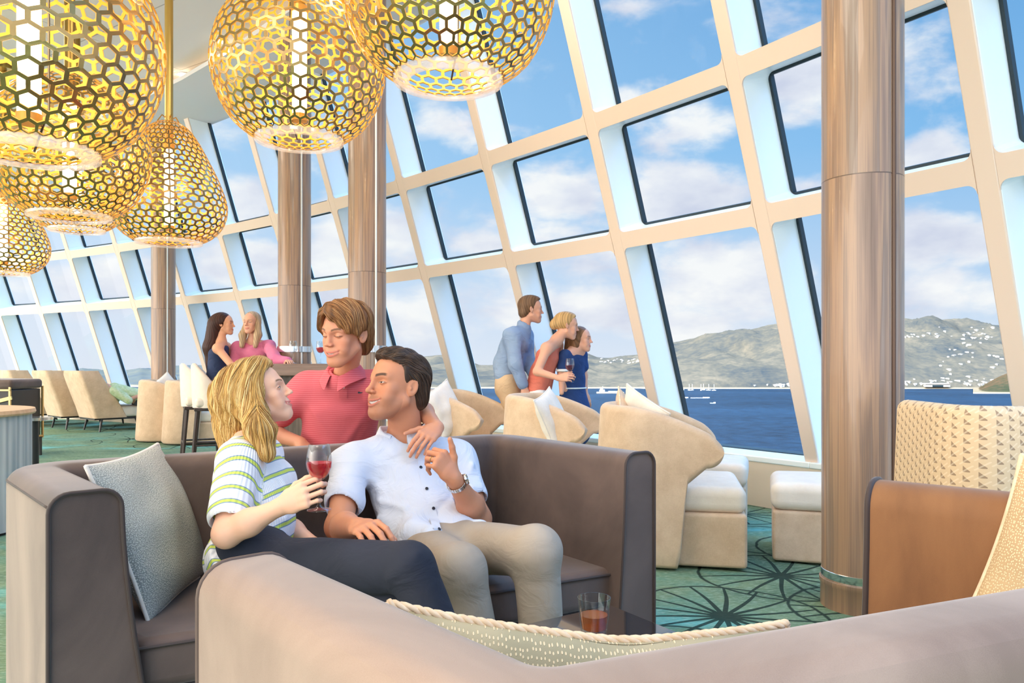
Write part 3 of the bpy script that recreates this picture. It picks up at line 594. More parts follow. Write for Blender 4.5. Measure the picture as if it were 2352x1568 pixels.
# ------------------------------------------------------------------ cushions
def dotmat(name, base1, base2, dot, nu, size, el=1.6, jit=.35):
    def f(t, b):
        uv = t.new('ShaderNodeUVMap').outputs[0]; v = t.v('MULTIPLY', uv, (nu, nu/el, 1)); vo = t.new('ShaderNodeTexVoronoi', voronoi_dimensions='2D'); vo.inputs['Scale'].default_value = 1; vo.inputs['Randomness'].default_value = jit; t.put(vo.inputs['Vector'], v)
        dm = t.maprange(vo.outputs['Distance'], size, size*.75, 0, 1); n = t.noise(t.coord('Object'), 6, 3); c = t.mix(t.maprange(n, .35, .65), base1, base2)
        t.put(b.inputs['Base Color'], t.mix(dm, c, dot)); bp = t.new('ShaderNodeBump'); bp.inputs['Strength'].default_value = .6; bp.inputs['Distance'].default_value = .003; t.put(bp.inputs['Height'], dm); t.put(b.inputs['Normal'], bp.outputs[0])
    mat(name, rough=.8, build=f)
dotmat('dots_beige', srgb(160, 150, 122), srgb(186, 170, 138), srgb(232, 210, 172), 92, .27, 1.5, .45)
dotmat('dots_silver', srgb(146, 150, 146), srgb(168, 166, 158), srgb(212, 212, 204), 130, .36, 1.2, .9)
dotmat('dots_tan', srgb(188, 156, 118), srgb(204, 172, 132), srgb(232, 208, 168), 96, .34, 1.2, .7)
mat('rope', rough=.8, build=varied(srgb(222, 190, 156), srgb(238, 212, 182), 40))
def cushion(name, w_, h_, t_, M3, c, material, pipe=None, lab='', cat='cushion', group=None, bend=0, dent=(), rope=False, n=40, soft=2.2, ears=.06):
    """soft pillow, local x width, y thickness, z height; M3 orients it"""
    o = empty(name, c, label=lab, cat=cat, group=group); m = M(); uv = []
    def pt(u, v, s):
        pin = 1-ears*((1-abs(u)**3)*0+0); x = u*w_/2*(1-ears*(1-v*v)*abs(u)**4); z = v*h_/2*(1-ears*(1-u*u)*abs(v)**4)
        th = t_/2*max(0, (1-abs(u)**soft)*(1-abs(v)**soft))**.5; y = s*th
        for (du, dv, r, a) in dent:
            g = math.exp(-(((u-du)**2+(v-dv)**2)/r**2)); y -= a*g if s > 0 else -a*g*.0; z -= a*g*.5 if v > .8 else 0
        y += bend*(u*u)+.004*math.sin(9*u+3*v*s)*(1-u*u)*(1-v*v)+.006*math.sin(5*v+7*u*v+s)*(1-u*u)*(1-v*v)
        return M3@Vector((x, y, z))
    for s in (-1, 1):
        P = []
        for i in range(n+1):
            u = -1+2*i/n; u = math.sin(u*math.pi/2); row = []
            for j in range(n+1):
                v = math.sin((-1+2*j/n)*math.pi/2); row.append(pt(u, v, s)); uv.append(((u+1)/2*w_/.5, (v+1)/2*h_/.5+(s > 0)*3))
            P.append(row)
        m.grid(P)
    m.uv = uv; obj('cover', m, material, o, smooth=180)
    if pipe:
        loop = [(-1+2*k/n, -1) for k in range(n)]+[(1, -1+2*k/n) for k in range(n)]+[(1-2*k/n, 1) for k in range(n)]+[(-1, 1-2*k/n) for k in range(n)]
        lp = [pt(math.sin(u*math.pi/2), math.sin(v*math.pi/2), 0) for u, v in loop]
        if rope:
            rm = M(); dense = [];
            for a, b in zip(lp, lp[1:]+lp[:1]):
                kk = max(1, int((b-a).length/.004)); dense += [a.lerp(b, q/kk) for q in range(kk)]
            rad = rope
            for ph in (0, 2*math.pi/3, 4*math.pi/3):
                pts = []
                for i in range(len(dense)+1):
                    p = dense[i % len(dense)]; t = (dense[(i+1) % len(dense)]-dense[i-1]).normalized(); a = t.cross(M3@Vector((0, 1, 0))).normalized(); b = t.cross(a); th = i*2*math.pi/9+ph
                    pts.append(p+(a*math.cos(th)+b*math.sin(th))*rad*.5)
                rm.tube(pts, rad*.62, 6, cap=False)
            obj('rope_edge', rm, pipe, o, smooth=180)
        else: obj('piping', M().tube(lp+[lp[0]], .006, 7, cap=False), pipe, o, smooth=180)
    return o
def orient(face, tilt=0, roll=0):       # face: horizontal direction the cushion looks towards; tilt back (rad)
    f = Vector(face).normalized(); r = Vector((0, 0, 1)).cross(f); R = Matrix((-r, f, Vector((0, 0, 1)))).transposed(); return R@Matrix.Rotation(tilt, 3, 'X')@Matrix.Rotation(roll, 3, 'Y')
nv = Vector((-.48, .88, 0))
cushion('cushion', .555, .40, .17, orient((-.11, 1, 0), .14, .09), (.095, 1.03, .556), 'dots_beige', 'rope', 'beige cushion with white dots and a twisted rope edge on the nearest taupe sofa', rope=.0062, bend=.036, dent=((.12, 1, .3, .012),), n=56)
cushion('cushion', .50, .47, .15, orient((1, .06, 0), .36, .02), (-1.11, 2.36, .60), 'dots_silver', 'white_fabric', 'silvery grey stippled cushion leaning in the left corner of the dark sofa')
cushion('cushion', .50, .44, .15, orient((-.66, -.75, 0), .30, -.26), (1.165, 1.43, .64), 'dots_tan', 'rope', 'beige speckled cushion leaning on the cognac sofa at the right edge')
# ------------------------------------------------------------------ wing shell armchairs
def shell_chair(loc, rz, lab, group, W_=.72, H=.87, first=[None]):
    if first[0] is not None: return copy_tree(first[0], loc, rz, lab)
    o = empty('barrel_armchair', loc, rz, lab, 'armchair', group)      # faces local +x
    n = 130; hw_ = W_/2; path = []
    for i in range(n+1):
        a = -1+2*i/n; s = abs(a); sg = -1 if a < 0 else 1
        if s > .42: k = (s-.42)/.58; k = 1-max(0, 1-k)**1.8; x = .34*k; y = sg*(hw_*(.97+.05*k))
        else: th = s/.42*math.pi/2; x = -.31*math.cos(th)**.9; y = sg*hw_*.97*math.sin(th)**.9
        path.append(Vector((x, y, 0)))
    rows = []; th_ = .08; XT = .34
    for i, p in enumerate(path):
        t = (path[min(i+1, n)]-path[max(i-1, 0)]).normalized(); nin = Vector((-t.y, t.x, 0)); s = abs(-1+2*i/n); x = p.x
        top = H-.015*s-.125*max(0, (x+.18)/.43)**1.6 if x > -.18 else H-.015*s
        bot = .015 if x < .11 else .42+.125*min(1, (x-.11)/(XT-.09-.11))
        if .11 < x < .15: bot = .015+(bot-.015)*min(1, (x-.11)/.04)
        if x > XT-.09: mid = .635; q = math.sqrt(max(0, 1-((x-(XT-.09))/.0902)**2)); q = max(q, .02); top = mid+(top-mid)*q; bot = mid+(bot-mid)*q
        r = max(.004, min(th_/2, (top-bot)/2*.9)); pr = []; z0_, z1_ = bot+r*.5, top-r
        for k in range(9): pr.append((0, z0_+(z1_-z0_)*k/8))
        for k in range(1, 8): an = math.pi*k/8; pr.append((th_/2-th_/2*math.cos(an), top-r+r*math.sin(an)))
        for k in range(9): pr.append((th_, z1_-(z1_-z0_)*k/8))
        pr.append((th_*.8, bot)); pr.append((th_*.2, bot))
        rows.append([p+nin*q-nin*.05*(z/H)+Vector((0, 0, z)) for q, z in pr])
    m = M().grid(rows, closed_v=True); k = len(rows[0]); m.add(rows[0], [tuple(range(k))]); m.add(rows[-1], [tuple(range(k))]); obj('wing_shell', m, 'cream_fabric', o, smooth=180)
    weld(obj('base', rbox(.62, W_+.004, .285, .02, (.15, 0, .158)), 'cream_fabric', o, smooth=180)); weld(obj('seat_cushion', rbox(.56, W_-.03, .14, .05, (.18, 0, .368), crown=.012), 'cream_seat', o, smooth=180))
    obj('glide', M().box((.12, 0, .006), (.5, W_-.14, .012)), 'black_metal', o)
    first[0] = o; return o
g = 'beige wing armchairs by the window'
def at(px, py_floor): Y = CAMZ*F/(py_floor-HY); return Vector(((px-CX)/F*Y, Y, 0))
shell_chair((.86, 4.45, 0), -.20, 'beige wing armchair nearest the window sill, right of the dark sofa', g)
shell_chair((.30, 5.75, 0), -.30, 'beige wing armchair with a white cushion, in front of the three window gazers', g)
shell_chair((-.45, 6.65, 0), -.32, 'beige wing armchair right behind the smiling man, with a small white cushion', g)
shell_chair((-4.98, 10.95, 0), .25, 'beige armchair left of the bar stools, nearest the far column', g); shell_chair((-4.45, 10.6, 0), .3, 'beige armchair half hidden behind the white bar stool', g)
# ottomans
def ottoman(loc, rz, lab, first=[None]):
    if first[0] is not None: return copy_tree(first[0], loc, rz, lab)
    o = empty('ottoman', loc, rz, lab, 'ottoman', 'cream ottomans by the window'); weld(obj('base', rbox(.54, .54, .28, .02, (0, 0, .15)), 'cream_fabric', o, smooth=180)); weld(obj('seat_cushion', rbox(.56, .56, .15, .05, (0, 0, .365), crown=.015), 'cream_seat', o, smooth=180)); first[0] = o; return o
ottoman((1.78, 4.38, 0), -.32, 'cream upholstered ottoman half hidden by the wide foreground column'); ottoman((1.35, 5.30, 0), -.32, 'cream ottoman just behind the nearest wing armchair seat')
wf = 'white_fabric'
cushion('cushion', .44, .44, .14, orient((.9, -.35, 0), .35, .2), (.30, 5.50, .68), wf, wf, 'large white cushion in the wing armchair in front of the window gazers')
cushion('cushion', .36, .36, .12, orient((.8, .5, 0), .3, .5), (.80, 4.62, .74), wf, wf, 'white cushion peeking over the nearest wing armchair, right one of a pair')
cushion('cushion', .36, .36, .12, orient((.9, -.2, 0), .3, .35), (.72, 4.72, .73), 'cream_fabric', 'rope', 'tan cushion peeking over the nearest wing armchair, left one of a pair')
cushion('cushion', .40, .40, .12, orient((.8, -.5, 0), .3, .35), (-.55, 6.30, .72), wf, wf, 'white cushion in the wing armchair behind the smiling man')
cushion('cushion', .30, .30, .12, orient((.8, -.5, 0), .3, .6), (-4.93, 10.9, .78), wf, wf, 'white cushion tip showing above the armchair by the far column')
# patterned high back chair
def pat(t, b):
    uv = t.new('ShaderNodeUVMap').outputs[0]; x, y, z = t.sep(uv); X = t.m('MULTIPLY', x, 33); Y = t.m('MULTIPLY', y, 34); fx = t.m('FRACT', X); par = t.m('MULTIPLY', t.m('GREATER_THAN', t.m('FRACT', t.m('MULTIPLY', X, .5)), .5), .5); fy = t.m('FRACT', t.m('ADD', Y, par))
    tri = t.m('MULTIPLY', t.m('MULTIPLY', t.m('GREATER_THAN', fx, .22), t.m('LESS_THAN', fx, .72)), t.m('MULTIPLY', t.m('GREATER_THAN', fy, .25), t.m('LESS_THAN', fy, t.m('ADD', t.m('MULTIPLY', fx, 1.1), .12))))
    emb = t.m('LESS_THAN', t.m('ABSOLUTE', t.m('SUBTRACT', fy, t.m('SUBTRACT', 1.0, fx))), .1)
    c = t.mix(t.m('MULTIPLY', tri, .8), srgb(212, 184, 148), srgb(132, 106, 84)); c = t.mix(t.m('MULTIPLY', emb, .35), c, srgb(240, 220, 190)); t.put(b.inputs['Base Color'], c)
    bp = t.new('ShaderNodeBump'); bp.inputs['Strength'].default_value = .5; bp.inputs['Distance'].default_value = .004; t.put(bp.inputs['Height'], t.m('SUBTRACT', emb, tri)); t.put(b.inputs['Normal'], bp.outputs[0])
mat('pattern_fabric', rough=.8, build=pat)
def hiback(loc, rz):
    o = empty('high_back_chair', loc, rz, 'tall curved chair back in cream fabric with small triangle pattern, behind the cognac sofa', 'armchair'); n = 60; rows = []; uv = []; path = []
    for i in range(n+1):
        a = -1+2*i/n; s = abs(a); sg = -1 if a < 0 else 1
        if s > .62: k = (s-.62)/.38; path.append(Vector((.12+.26*k, sg*.42, 0)))
        else: y = s/.62; th = max(0, (y-.68)/.32)*math.pi/2; path.append(Vector((-.02 if y < .68 else -.02+.14*(1-math.cos(th)), sg*(.42*y/.86 if y < .68 else .332+.088*math.sin(th)), 0)))
    L = 0
    for i, p in enumerate(path):
        t = (path[min(i+1, n)]-path[max(i-1, 0)]).normalized(); nin = Vector((-t.y, t.x, 0)); L += (p-path[i-1]).length if i else 0; top = .968; r = .035; th_ = .075; pr = [(0, .1+(top-r-.1)*k/8) for k in range(9)]+[(th_/2-th_/2*math.cos(math.pi*k/8), top-r+r*math.sin(math.pi*k/8)) for k in range(1, 8)]+[(th_, top-r-(top-r-.1)*k/8) for k in range(9)]
        rows.append([p+nin*q+Vector((0, 0, z))-nin*.04*z for q, z in pr]); ll = 0
        for j, (q, z) in enumerate(pr): uv.append((L, z if j < 12 else z+.04))
    m = M().grid(rows, closed_v=True); m.uv = uv; obj('back_shell', m, 'pattern_fabric', o, smooth=180); weld(obj('seat', rbox(.62, .74, .32, .05, (.38, 0, .27), crown=.01), 'cream_seat', o, smooth=180))
    for sx_ in (.14, .62):
        for sy_ in (-.32, .32): obj('leg', M().tube([(sx_, sy_, .12), (sx_, sy_, 0)], [.02, .013], 10), 'dark_wood', o, smooth=40)
hiback((1.83, 2.36, 0), 1.50)
# ------------------------------------------------------------------ low glossy table
mat('black_gloss', (.012, .012, .014), .06, coat=1)
o = empty('coffee_table', (0.21, 1.79, 0), 0.577, 'low table with a glossy black top, between the dark sofa and the dotted cushion', 'table')
obj('tabletop', M().box((0, 0, .435), (.38, .38, .03)), 'black_gloss', o, bevel=.004)
obj('pedestal', M().lathe([(.05, .02), (.05, .42)], 24, cap=True), 'black_metal', o, smooth=40); obj('foot', M().lathe([(.17, 0), (.17, .012), (.05, .02)], 40, cap=True), 'black_metal', o, smooth=40)
def tumbler(c):
    o = empty('tumbler', c, label='short clear tumbler with amber drink on the glossy black table', cat='glass'); m = M()
    m.lathe([(.001, .0), (.029, .0), (.031, .004), (.040, .088), (.0385, .088), (.0292, .014), (.001, .012)], 40); obj('glass', m, 'drink_glass', o, smooth=50); obj('drink', M().lathe([(.001, .0125), (.0286, .0145), (.0328, .047), (.001, .047)], 40), 'whisky', o, smooth=50)
tumbler(Vector((.197, 1.83, .4502)))
# ------------------------------------------------------------------ far left furniture
def lounger(loc, rz, lab, first=[None]):
    if first[0] is not None: return copy_tree(first[0], loc, rz, lab)
    o = empty('lounge_chair', loc, rz, lab, 'lounge chair', 'row of high-backed cream loungers by the far windows')      # faces +x
    m = M(); P = []
    for z, x, hw_ in ((.22, .10, .36), (.40, .05, .375), (.6, -.02, .385), (.8, -.09, .385), (.93, -.135, .37), (.98, -.14, .34)): P.append((z, x, hw_))
    rows = []
    for z, x, h in P: rows.append([Vector((x+.32+(-.0), -h, z)), Vector((x+.03, -h, z)), Vector((x, -h+.04, z)), Vector((x, 0, z)), Vector((x, h-.04, z)), Vector((x+.03, h, z)), Vector((x+.32, h, z)), Vector((x+.30, h-.07, z)), Vector((x+.12, h-.09, z)), Vector((x+.12, -h+.09, z)), Vector((x+.30, -h+.07, z))])
    k = len(rows[0])
    for r_ in rows:
        f_ = .50*(1-(r_[2].z-.2)/.8*.4)
        r_[0].x = r_[2].x+f_; r_[6].x = r_[2].x+f_; r_[7].x = r_[2].x+f_; r_[10].x = r_[2].x+f_
    m.grid(rows, closed_v=True); m.add(rows[0], [tuple(range(k))]); m.add(rows[-1], [tuple(range(k))]); b_ = obj('back_shell', m, 'cream_fabric', o, bevel=.025, seg=3)
    weld(obj('seat', rbox(1.25, .68, .17, .05, (.80, 0, .31), crown=.02), 'cream_seat', o, smooth=180)); obj('frame', M().box((.76, 0, .205), (1.3, .62, .03)), 'black_metal', o)
    for sx_, sy_ in ((.22, -.3), (.22, .3), (1.3, -.28), (1.3, .28)): obj('leg', M().tube([(sx_, sy_, .2), (sx_-.04*(1 if sx_ < 1 else -1), sy_*1.1, 0)], [.022, .014], 8), 'black_metal', o, smooth=40)
    first[0] = o; return o
lounger((-6.95, 12.25, 0), .85, 'cream high-backed lounger nearest the far column, a person in green reclines on it'); lounger((-7.75, 12.7, 0), .85, 'cream high-backed lounger, second from the far column'); lounger((-8.65, 13.15, 0), .85, 'cream high-backed lounger, third from the far column'); lounger((-9.5, 13.6, 0), .85, 'cream high-backed lounger, cut by the left edge of the photo')
# dark banquette with gold frame
o = empty('banquette', (-5.80, 8.9, 0), -.05, 'dark brown banquette with a gold frame and diagonal gold bar at the left edge', 'bench')
weld(obj('cushion', rbox(1.0, .55, .11, .04, (-.35, 0, .86), crown=.01), 'brown_velvet', o, smooth=180)); obj('body', M().box((-.35, 0, .52), (.96, .5, .56)), 'black_metal', o, bevel=.01)
gm = M().box((.125, -.262, .52), (.02, .02, .62)).box((.145, .262, .52), (.02, .02, .62)).box((-.35, -.262, .795), (.97, .02, .02)).box((-.35, -.262, .235), (.97, .02, .02)).box((.145, 0, .235), (.02, .54, .02)); gm.box((-.3, -.262, .60), (.92, .016, .04), Matrix.Rotation(-.24, 3, 'Y')); obj('gold_frame', gm, 'gold_metal', o)
for sx_ in (-.8, .13):
    for sy_ in (-.24, .24): obj('leg', M().box((sx_, sy_, .12), (.03, .03, .24)), 'black_metal', o)
o = empty('side_table', (-5.05, 8.05, 0), 0, 'small dark round side table between the banquette and the round counter', 'table')
obj('tabletop', M().lathe([(.001, .50), (.17, .50), (.17, .53), (.001, .53)], 32), 'steel', o, smooth=40); obj('stem', M().tube([(0, 0, .5), (0, 0, .01)], .045, 12), 'black_metal', o, smooth=40); obj('foot', M().lathe([(.001, 0), (.13, 0), (.13, .014), (.001, .02)], 24), 'black_metal', o)
# round fluted counter
def flute(t, b):
    p = t.coord('Object'); x, y, z = t.sep(p); an = t.m('ARCTAN2', y, x); wv = t.m('SINE', t.m('MULTIPLY', an, 70)); n = t.noise(t.v('MULTIPLY', p, (6, 6, .8)), 2, 4)
    t.put(b.inputs['Base Color'], t.mix(t.maprange(t.m('ADD', t.m('MULTIPLY', wv, .25), t.m('MULTIPLY', n, 1.5)), .3, 1.3), srgb(148, 160, 166), srgb(206, 208, 206)))
mat('fluted_stone', rough=.5, build=flute); mat('light_wood', rough=.4, build=varied(srgb(204, 164, 124), srgb(222, 186, 146), 6, stretch=(1, 6, 1)))
cc = Vector((-3.83, 4.95, 0)); o = empty('round_counter', cc, 0, 'round counter with a pale timber top and fluted grey-blue side at the left edge', 'counter')
pr = []; fm = M(); n = 180; prof = [(.60, .02), (.60, .76)]
fm.grid([[Vector((r_*(1+.008*math.cos(40*2*math.pi*i/n))*math.cos(2*math.pi*i/n), r_*(1+.008*math.cos(40*2*math.pi*i/n))*math.sin(2*math.pi*i/n), z)) for i in range(n)] for r_, z in prof], closed_v=True)
obj('fluted_side', fm, 'fluted_stone', o, smooth=60); obj('countertop', M().lathe([(.001, .76), (.622, .76), (.628, .772), (.622, .795), (.001, .795)], 90), 'light_wood', o, smooth=40); obj('plinth', M().lathe([(.57, 0), (.57, .03), (.001, .03)], 60), 'black_metal', o)
# ------------------------------------------------------------------ bar counter, stools and glasses
mat('bar_wood', rough=.4, build=varied(srgb(120, 96, 84), srgb(142, 116, 102), 8, stretch=(.3, 1, 3))); mat('bar_dark', rough=.5, build=varied(srgb(70, 58, 50), srgb(110, 94, 82), 5, stretch=(8, 1, .4)))
o = empty('bar_counter', (-1.98, 7.75, 0), .0, 'high brown bar counter between the two middle columns, behind the boy', 'counter')
obj('countertop', M().box((-.02, 0, 1.035), (1.3, .42, .12)), 'bar_wood', o, bevel=.008); obj('body', M().box((-.02, .04, .49), (1.0, .26, .97)), 'bar_dark', o, bevel=.004); obj('foot_rail', M().tube([(-.5, -.2, .22), (.5, -.2, .22)], .02, 10), 'steel', o, smooth=40)
def barstool(loc, rz, lab, first=[None]):
    if first[0] is not None: return copy_tree(first[0], loc, rz, lab)
    o = empty('bar_stool', loc, rz, lab, 'bar stool', 'cream bar stools with dark legs at the high bar'); rows = []; n = 30
    for i in range(n+1):
        a = math.pi/2+math.pi*i/n; s = abs(a-math.pi)/(math.pi/2); top = 1.10-.20*s**2; r = .215; c_, s_ = math.cos(a), math.sin(a); pr = [(r, .62), (r+.01, .75), (r+.02, top-.03), (r, top), (r-.03, top), (r-.045, top-.03), (r-.05, .75), (r-.05, .62)]
        rows.append([Vector((q*c_*.95, q*s_, z)) for q, z in pr])
    m = M().grid(rows, closed_v=True); m.add(rows[0], [tuple(range(8))]); m.add(rows[-1], [tuple(range(8))]); obj('back_shell', m, 'cream_seat', o, smooth=60); weld(obj('seat', rbox(.38, .40, .11, .04, (.02, 0, .68)), 'cream_seat', o, smooth=180)); obj('seat_frame', M().box((0, 0, .605), (.36, .38, .035)), 'dark_wood', o, bevel=.005)
    for sx_ in (-1, 1):
        for sy_ in (-1, 1): obj('leg', M().tube([(sx_*.15, sy_*.16, .6), (sx_*.20, sy_*.21, 0)], [.022, .015], 8), 'dark_wood', o, smooth=40)
    obj('footrest', M().tube([(-.19, -.19, .22), (.19, -.19, .22), (.19, .19, .22), (-.19, .19, .22), (-.19, -.19, .22)], .01, 8), 'dark_wood', o, smooth=40); first[0] = o; return o
barstool((-3.28, 8.35, 0), .35, 'cream bar stool the dark-haired woman sits on'); barstool((-3.52, 8.62, 0), .45, 'cream bar stool left of the one the dark-haired woman sits on')
def wine_glass(c, lab, wine=None, s=1.0, name='wine_glass', fill=.55):
    o = empty(name, c, label=lab, cat='wine glass'); B = .092
    prof = [(.001, .0), (.036, .0015), (.035, .004), (.012, .008), (.0045, .018), (.0038, .05), (.0042, B-.008), (.008, B-.002), (.018, B+.004), (.030, B+.018), (.0375, B+.038), (.0385, B+.05), (.036, B+.075), (.031, B+.105), (.0300, B+.106), (.0350, B+.075), (.0373, B+.05), (.0362, B+.038), (.0288, B+.019), (.016, B+.006), (.001, B+.003)]
    obj('glass', M().lathe([(r*s, z*s) for r, z in prof], 48), 'drink_glass', o, smooth=60)
    if wine:
        lv = B+.052; wp_ = [(.001, B+.0035), (.0158, B+.0065), (.0285, B+.0195), (.0358, B+.0385), (.0368, B+.05), (.0368, lv), (.001, lv)]; obj('wine', M().lathe([(r*s, z*s) for r, z in wp_], 48), wine, o, smooth=60)
    return o
wine_glass(Vector((-2.19, 7.62, 1.096)), 'empty wine glass on the bar beside the pink-shirted woman\'s hand', None, 1.15)
wine_glass(Vector((-1.935, 7.70, 1.096)), 'wine glass with pink wine on the bar beside the boy\'s cheek', 'rose_wine', 1.15)
# ------------------------------------------------------------------ honeycomb pendant lamps
def brassb(t, b):
    p = t.coord('Object'); n = t.noise(p, 14, 3); t.put(b.inputs['Base Color'], t.mix(n, (.33, .20, .075), (.50, .34, .14)))
mat('brass', rough=.24, metal=.9, build=brassb); mat('brass_lit_inner', (.90, .50, .08), .45, .35)  # same brass; the lamp-lit gold of the inside is put into the inner colour
mat('brass_rod', (.60, .38, .10), .3, .8)
mat('led_tube', emit=(1, .72, .36), estr=14)
def honeycomb(R, shape, N, rows_, hfrac):
    """hexagon web on a surface of revolution; returns M (outer+inner skins)"""
    if shape == 'globe': prof = [(.28, .985), (.50, .87), (.74, .67), (.92, .38), (1.0, .06), (.985, -.2), (.91, -.44), (.78, -.66), (.62, -.80), (.50, -.87)]
    else: prof = [(.20, 1.28), (.36, 1.16), (.52, .94), (.66, .68), (.82, .36), (.94, .06), (1.0, -.18), (.985, -.40), (.90, -.60), (.74, -.77), (.56, -.87)]
    P = [Vector((r*R, 0, z*R)) for r, z in prof]; dense = []
    for i in range(len(P)-1):
        p0 = P[max(i-1, 0)]; p1 = P[i]; p2 = P[i+1]; p3 = P[min(i+2, len(P)-1)]
        for k in range(12):
            t = k/12; dense.append(.5*((2*p1)+(p2-p0)*t+(2*p0-5*p1+4*p2-p3)*t*t+(3*p1-p0-3*p2+p3)*t**3))
    dense.append(P[-1]); cum = [0]
    for a, b in zip(dense[:-1], dense[1:]): cum.append(cum[-1]+(b-a).length)
    def S(v, th, off=0):
        s = max(0, min(1, v))*cum[-1]; i = min(len(cum)-2, max(0, int(np.searchsorted(cum, s))-1)); f_ = (s-cum[i])/(cum[i+1]-cum[i]); p = dense[i].lerp(dense[i+1], f_); tg = (dense[i+1]-dense[i]).normalized(); nn = Vector((-tg.z, 0, tg.x))
        if nn.x < 0 and abs(nn.x) > .2: nn = -nn
        q = p+nn*off; return Vector((q.x*math.cos(th), q.x*math.sin(th), q.z))
    bm = bmesh.new(); cache = {}; dv = 1/(rows_*1.0+.34)
    def vert(a, v):         # a in half-cell units
        key = (a % (2*N), round(v, 5))
        if key not in cache: cache[key] = bm.verts.new((a % (2*N), v, 0))
        return cache[key]
    cells = []
    for j in range(rows_):
        v0 = (j+.67)*dv
        for i in range(N):
            c = 2*i+(j % 2); q = [(c, v0-.667*dv), (c+1, v0-.333*dv), (c+1, v0+.333*dv), (c, v0+.667*dv), (c-1, v0+.333*dv), (c-1, v0-.333*dv)]; cells.append((c, v0, q))
    # polygons with insets built directly
    m = M(); idx = {}; 
    def outer_id(a, v, off):
        key = (round(a % (2*N), 3), round(v, 4), off)
        if key not in idx: idx[key] = len(m.v); m.v.append(tuple(S(v, a*math.pi/N, off)))
        return idx[key]
    tck = .006*R/.5
    for c, v0, q in cells:
        for off, flip, mi in ((0, False, 0), (-tck, True, 1)):
            o_ids = [outer_id(a, v, off) for a, v in q]; i_ids = []; hr = hfrac
            inn = [(c+(a-c)*hr, v0+(v-v0)*hr) for a, v in q]
            for a, v in inn: m.v.append(tuple(S(v, a*math.pi/N, off))); i_ids.append(len(m.v)-1)
            for k in range(6):
                k2 = (k+1) % 6; f = (o_ids[k], o_ids[k2], i_ids[k2], i_ids[k]); m.f.append(f[::-1] if flip else f); m.mi.append(mi)
            if off == 0: top_in = i_ids
            else:
                for k in range(6):
                    k2 = (k+1) % 6; m.f.append((top_in[k], top_in[k2], i_ids[k2], i_ids[k])); m.mi.append(1)
    bm.free(); return m, prof
def pendant(kind, R, N, rows_, hf=.80):
    o = empty('pendant_lamp'); m, prof = honeycomb(R, kind, N, rows_, hf); obj('honeycomb_shade', m, ['brass', 'brass_lit_inner'], o, recalc=False)
    rb, zb = prof[-1][0]*R, prof[-1][1]*R
    obj('rim_ring', M().lathe([(rb*1.02, zb+.012*R), (rb*1.025, zb-.035*R), (rb*.74, zb-.05*R), (rb*.73, zb-.035*R), (rb*.98, zb-.02*R), (rb*.98, zb+.012*R)], 64), 'acrylic', o, smooth=50)
    rt, zt = prof[0][0]*R, prof[0][1]*R
    obj('led_tube', M().tube([(0, 0, zt*.62), (0, 0, -.58*R)], .042*R/.5, 20), 'led_tube', o, smooth=50)
    obj('tube_cap', M().tube([(0, 0, -.58*R), (0, 0, -.66*R)], .046*R/.5, 20), 'brass_rod', o, smooth=50); obj('tube_socket', M().tube([(0, 0, zt*.62), (0, 0, zt*.70)], .05*R/.5, 20), 'brass_rod', o, smooth=50)
    sp = M()
    for k in range(4): a = k*math.pi/2+.4; sp.tube([(0, 0, zt*1.04), (rt*.6*math.cos(a), rt*.6*math.sin(a), zt*1.10), (rt*1.0*math.cos(a), rt*1.0*math.sin(a), zt*1.0)], .006, 6)
    obj('hanger_wires', sp, 'brass_rod', o, smooth=60)
    obj('support_rod', M().tube([(rt*.5, 0, zt*.9), (rt*.55, .02, -.5*R), (.02, 0, zb)], .005, 6), 'black_metal', o, smooth=60)
    pl = bpy.data.lights.new('lamp_glow', 'POINT'); pl.energy = 9; pl.color = (1, .70, .36); pl.shadow_soft_size = .1; lo = link('lamp_light', pl, o); lo.location = (0, 0, .1)
    return o
lib = {'globe': pendant('globe', .55, 35, 20, .79), 'pear': pendant('pear', .50, 32, 23, .77)}
PEN = [('globe', 67, 95, 3.34, .55, 'largest honeycomb brass globe pendant, cut by the top left corner'), ('globe', 688, 150, 4.94, .55, 'round honeycomb globe pendant in the top centre-left with a clear rim ring'),
       ('globe', 1030, -32, 3.93, .55, 'honeycomb globe pendant cut by the top edge in front of the blue sky'), ('pear', 388, 445, 6.9, .50, 'pear-shaped honeycomb pendant hanging from the thick brass rod'),
       ('globe', 160, 345, 5.6, .55, 'honeycomb globe pendant just behind and below the largest one'), ('globe', 176, 425, 8.2, .55, 'far honeycomb pendant whose bottom shows beneath two nearer globes'), ('pear', 8, 545, 9.3, .50, 'small far honeycomb pendant at the left edge above the loungers')]
seen = set()
for kind, px, py, Y, R, lab in PEN:
    src = lib[kind]; c = W(px, py, Y)
    if kind in seen: p = copy_tree(src)
    else: p = src; seen.add(kind)
    p.location = c; p.rotation_euler = (0, 0, px*.013); tag(p, lab, 'pendant lamp', 'honeycomb brass pendant lamps')
    zt = (.985 if kind == 'globe' else 1.28)*R; rod = M().tube([(0, 0, zt*.7), (0, 0, ZC-c.z)], .036, 20); ro = obj('rod', rod, 'brass_rod', p, smooth=50)
    obj('ceiling_canopy', M().lathe([(.001, ZC-c.z-.055), (.155, ZC-c.z-.055), (.16, ZC-c.z-.05), (.16, ZC-c.z), (.001, ZC-c.z)], 40), 'brass_rod', p, smooth=40)
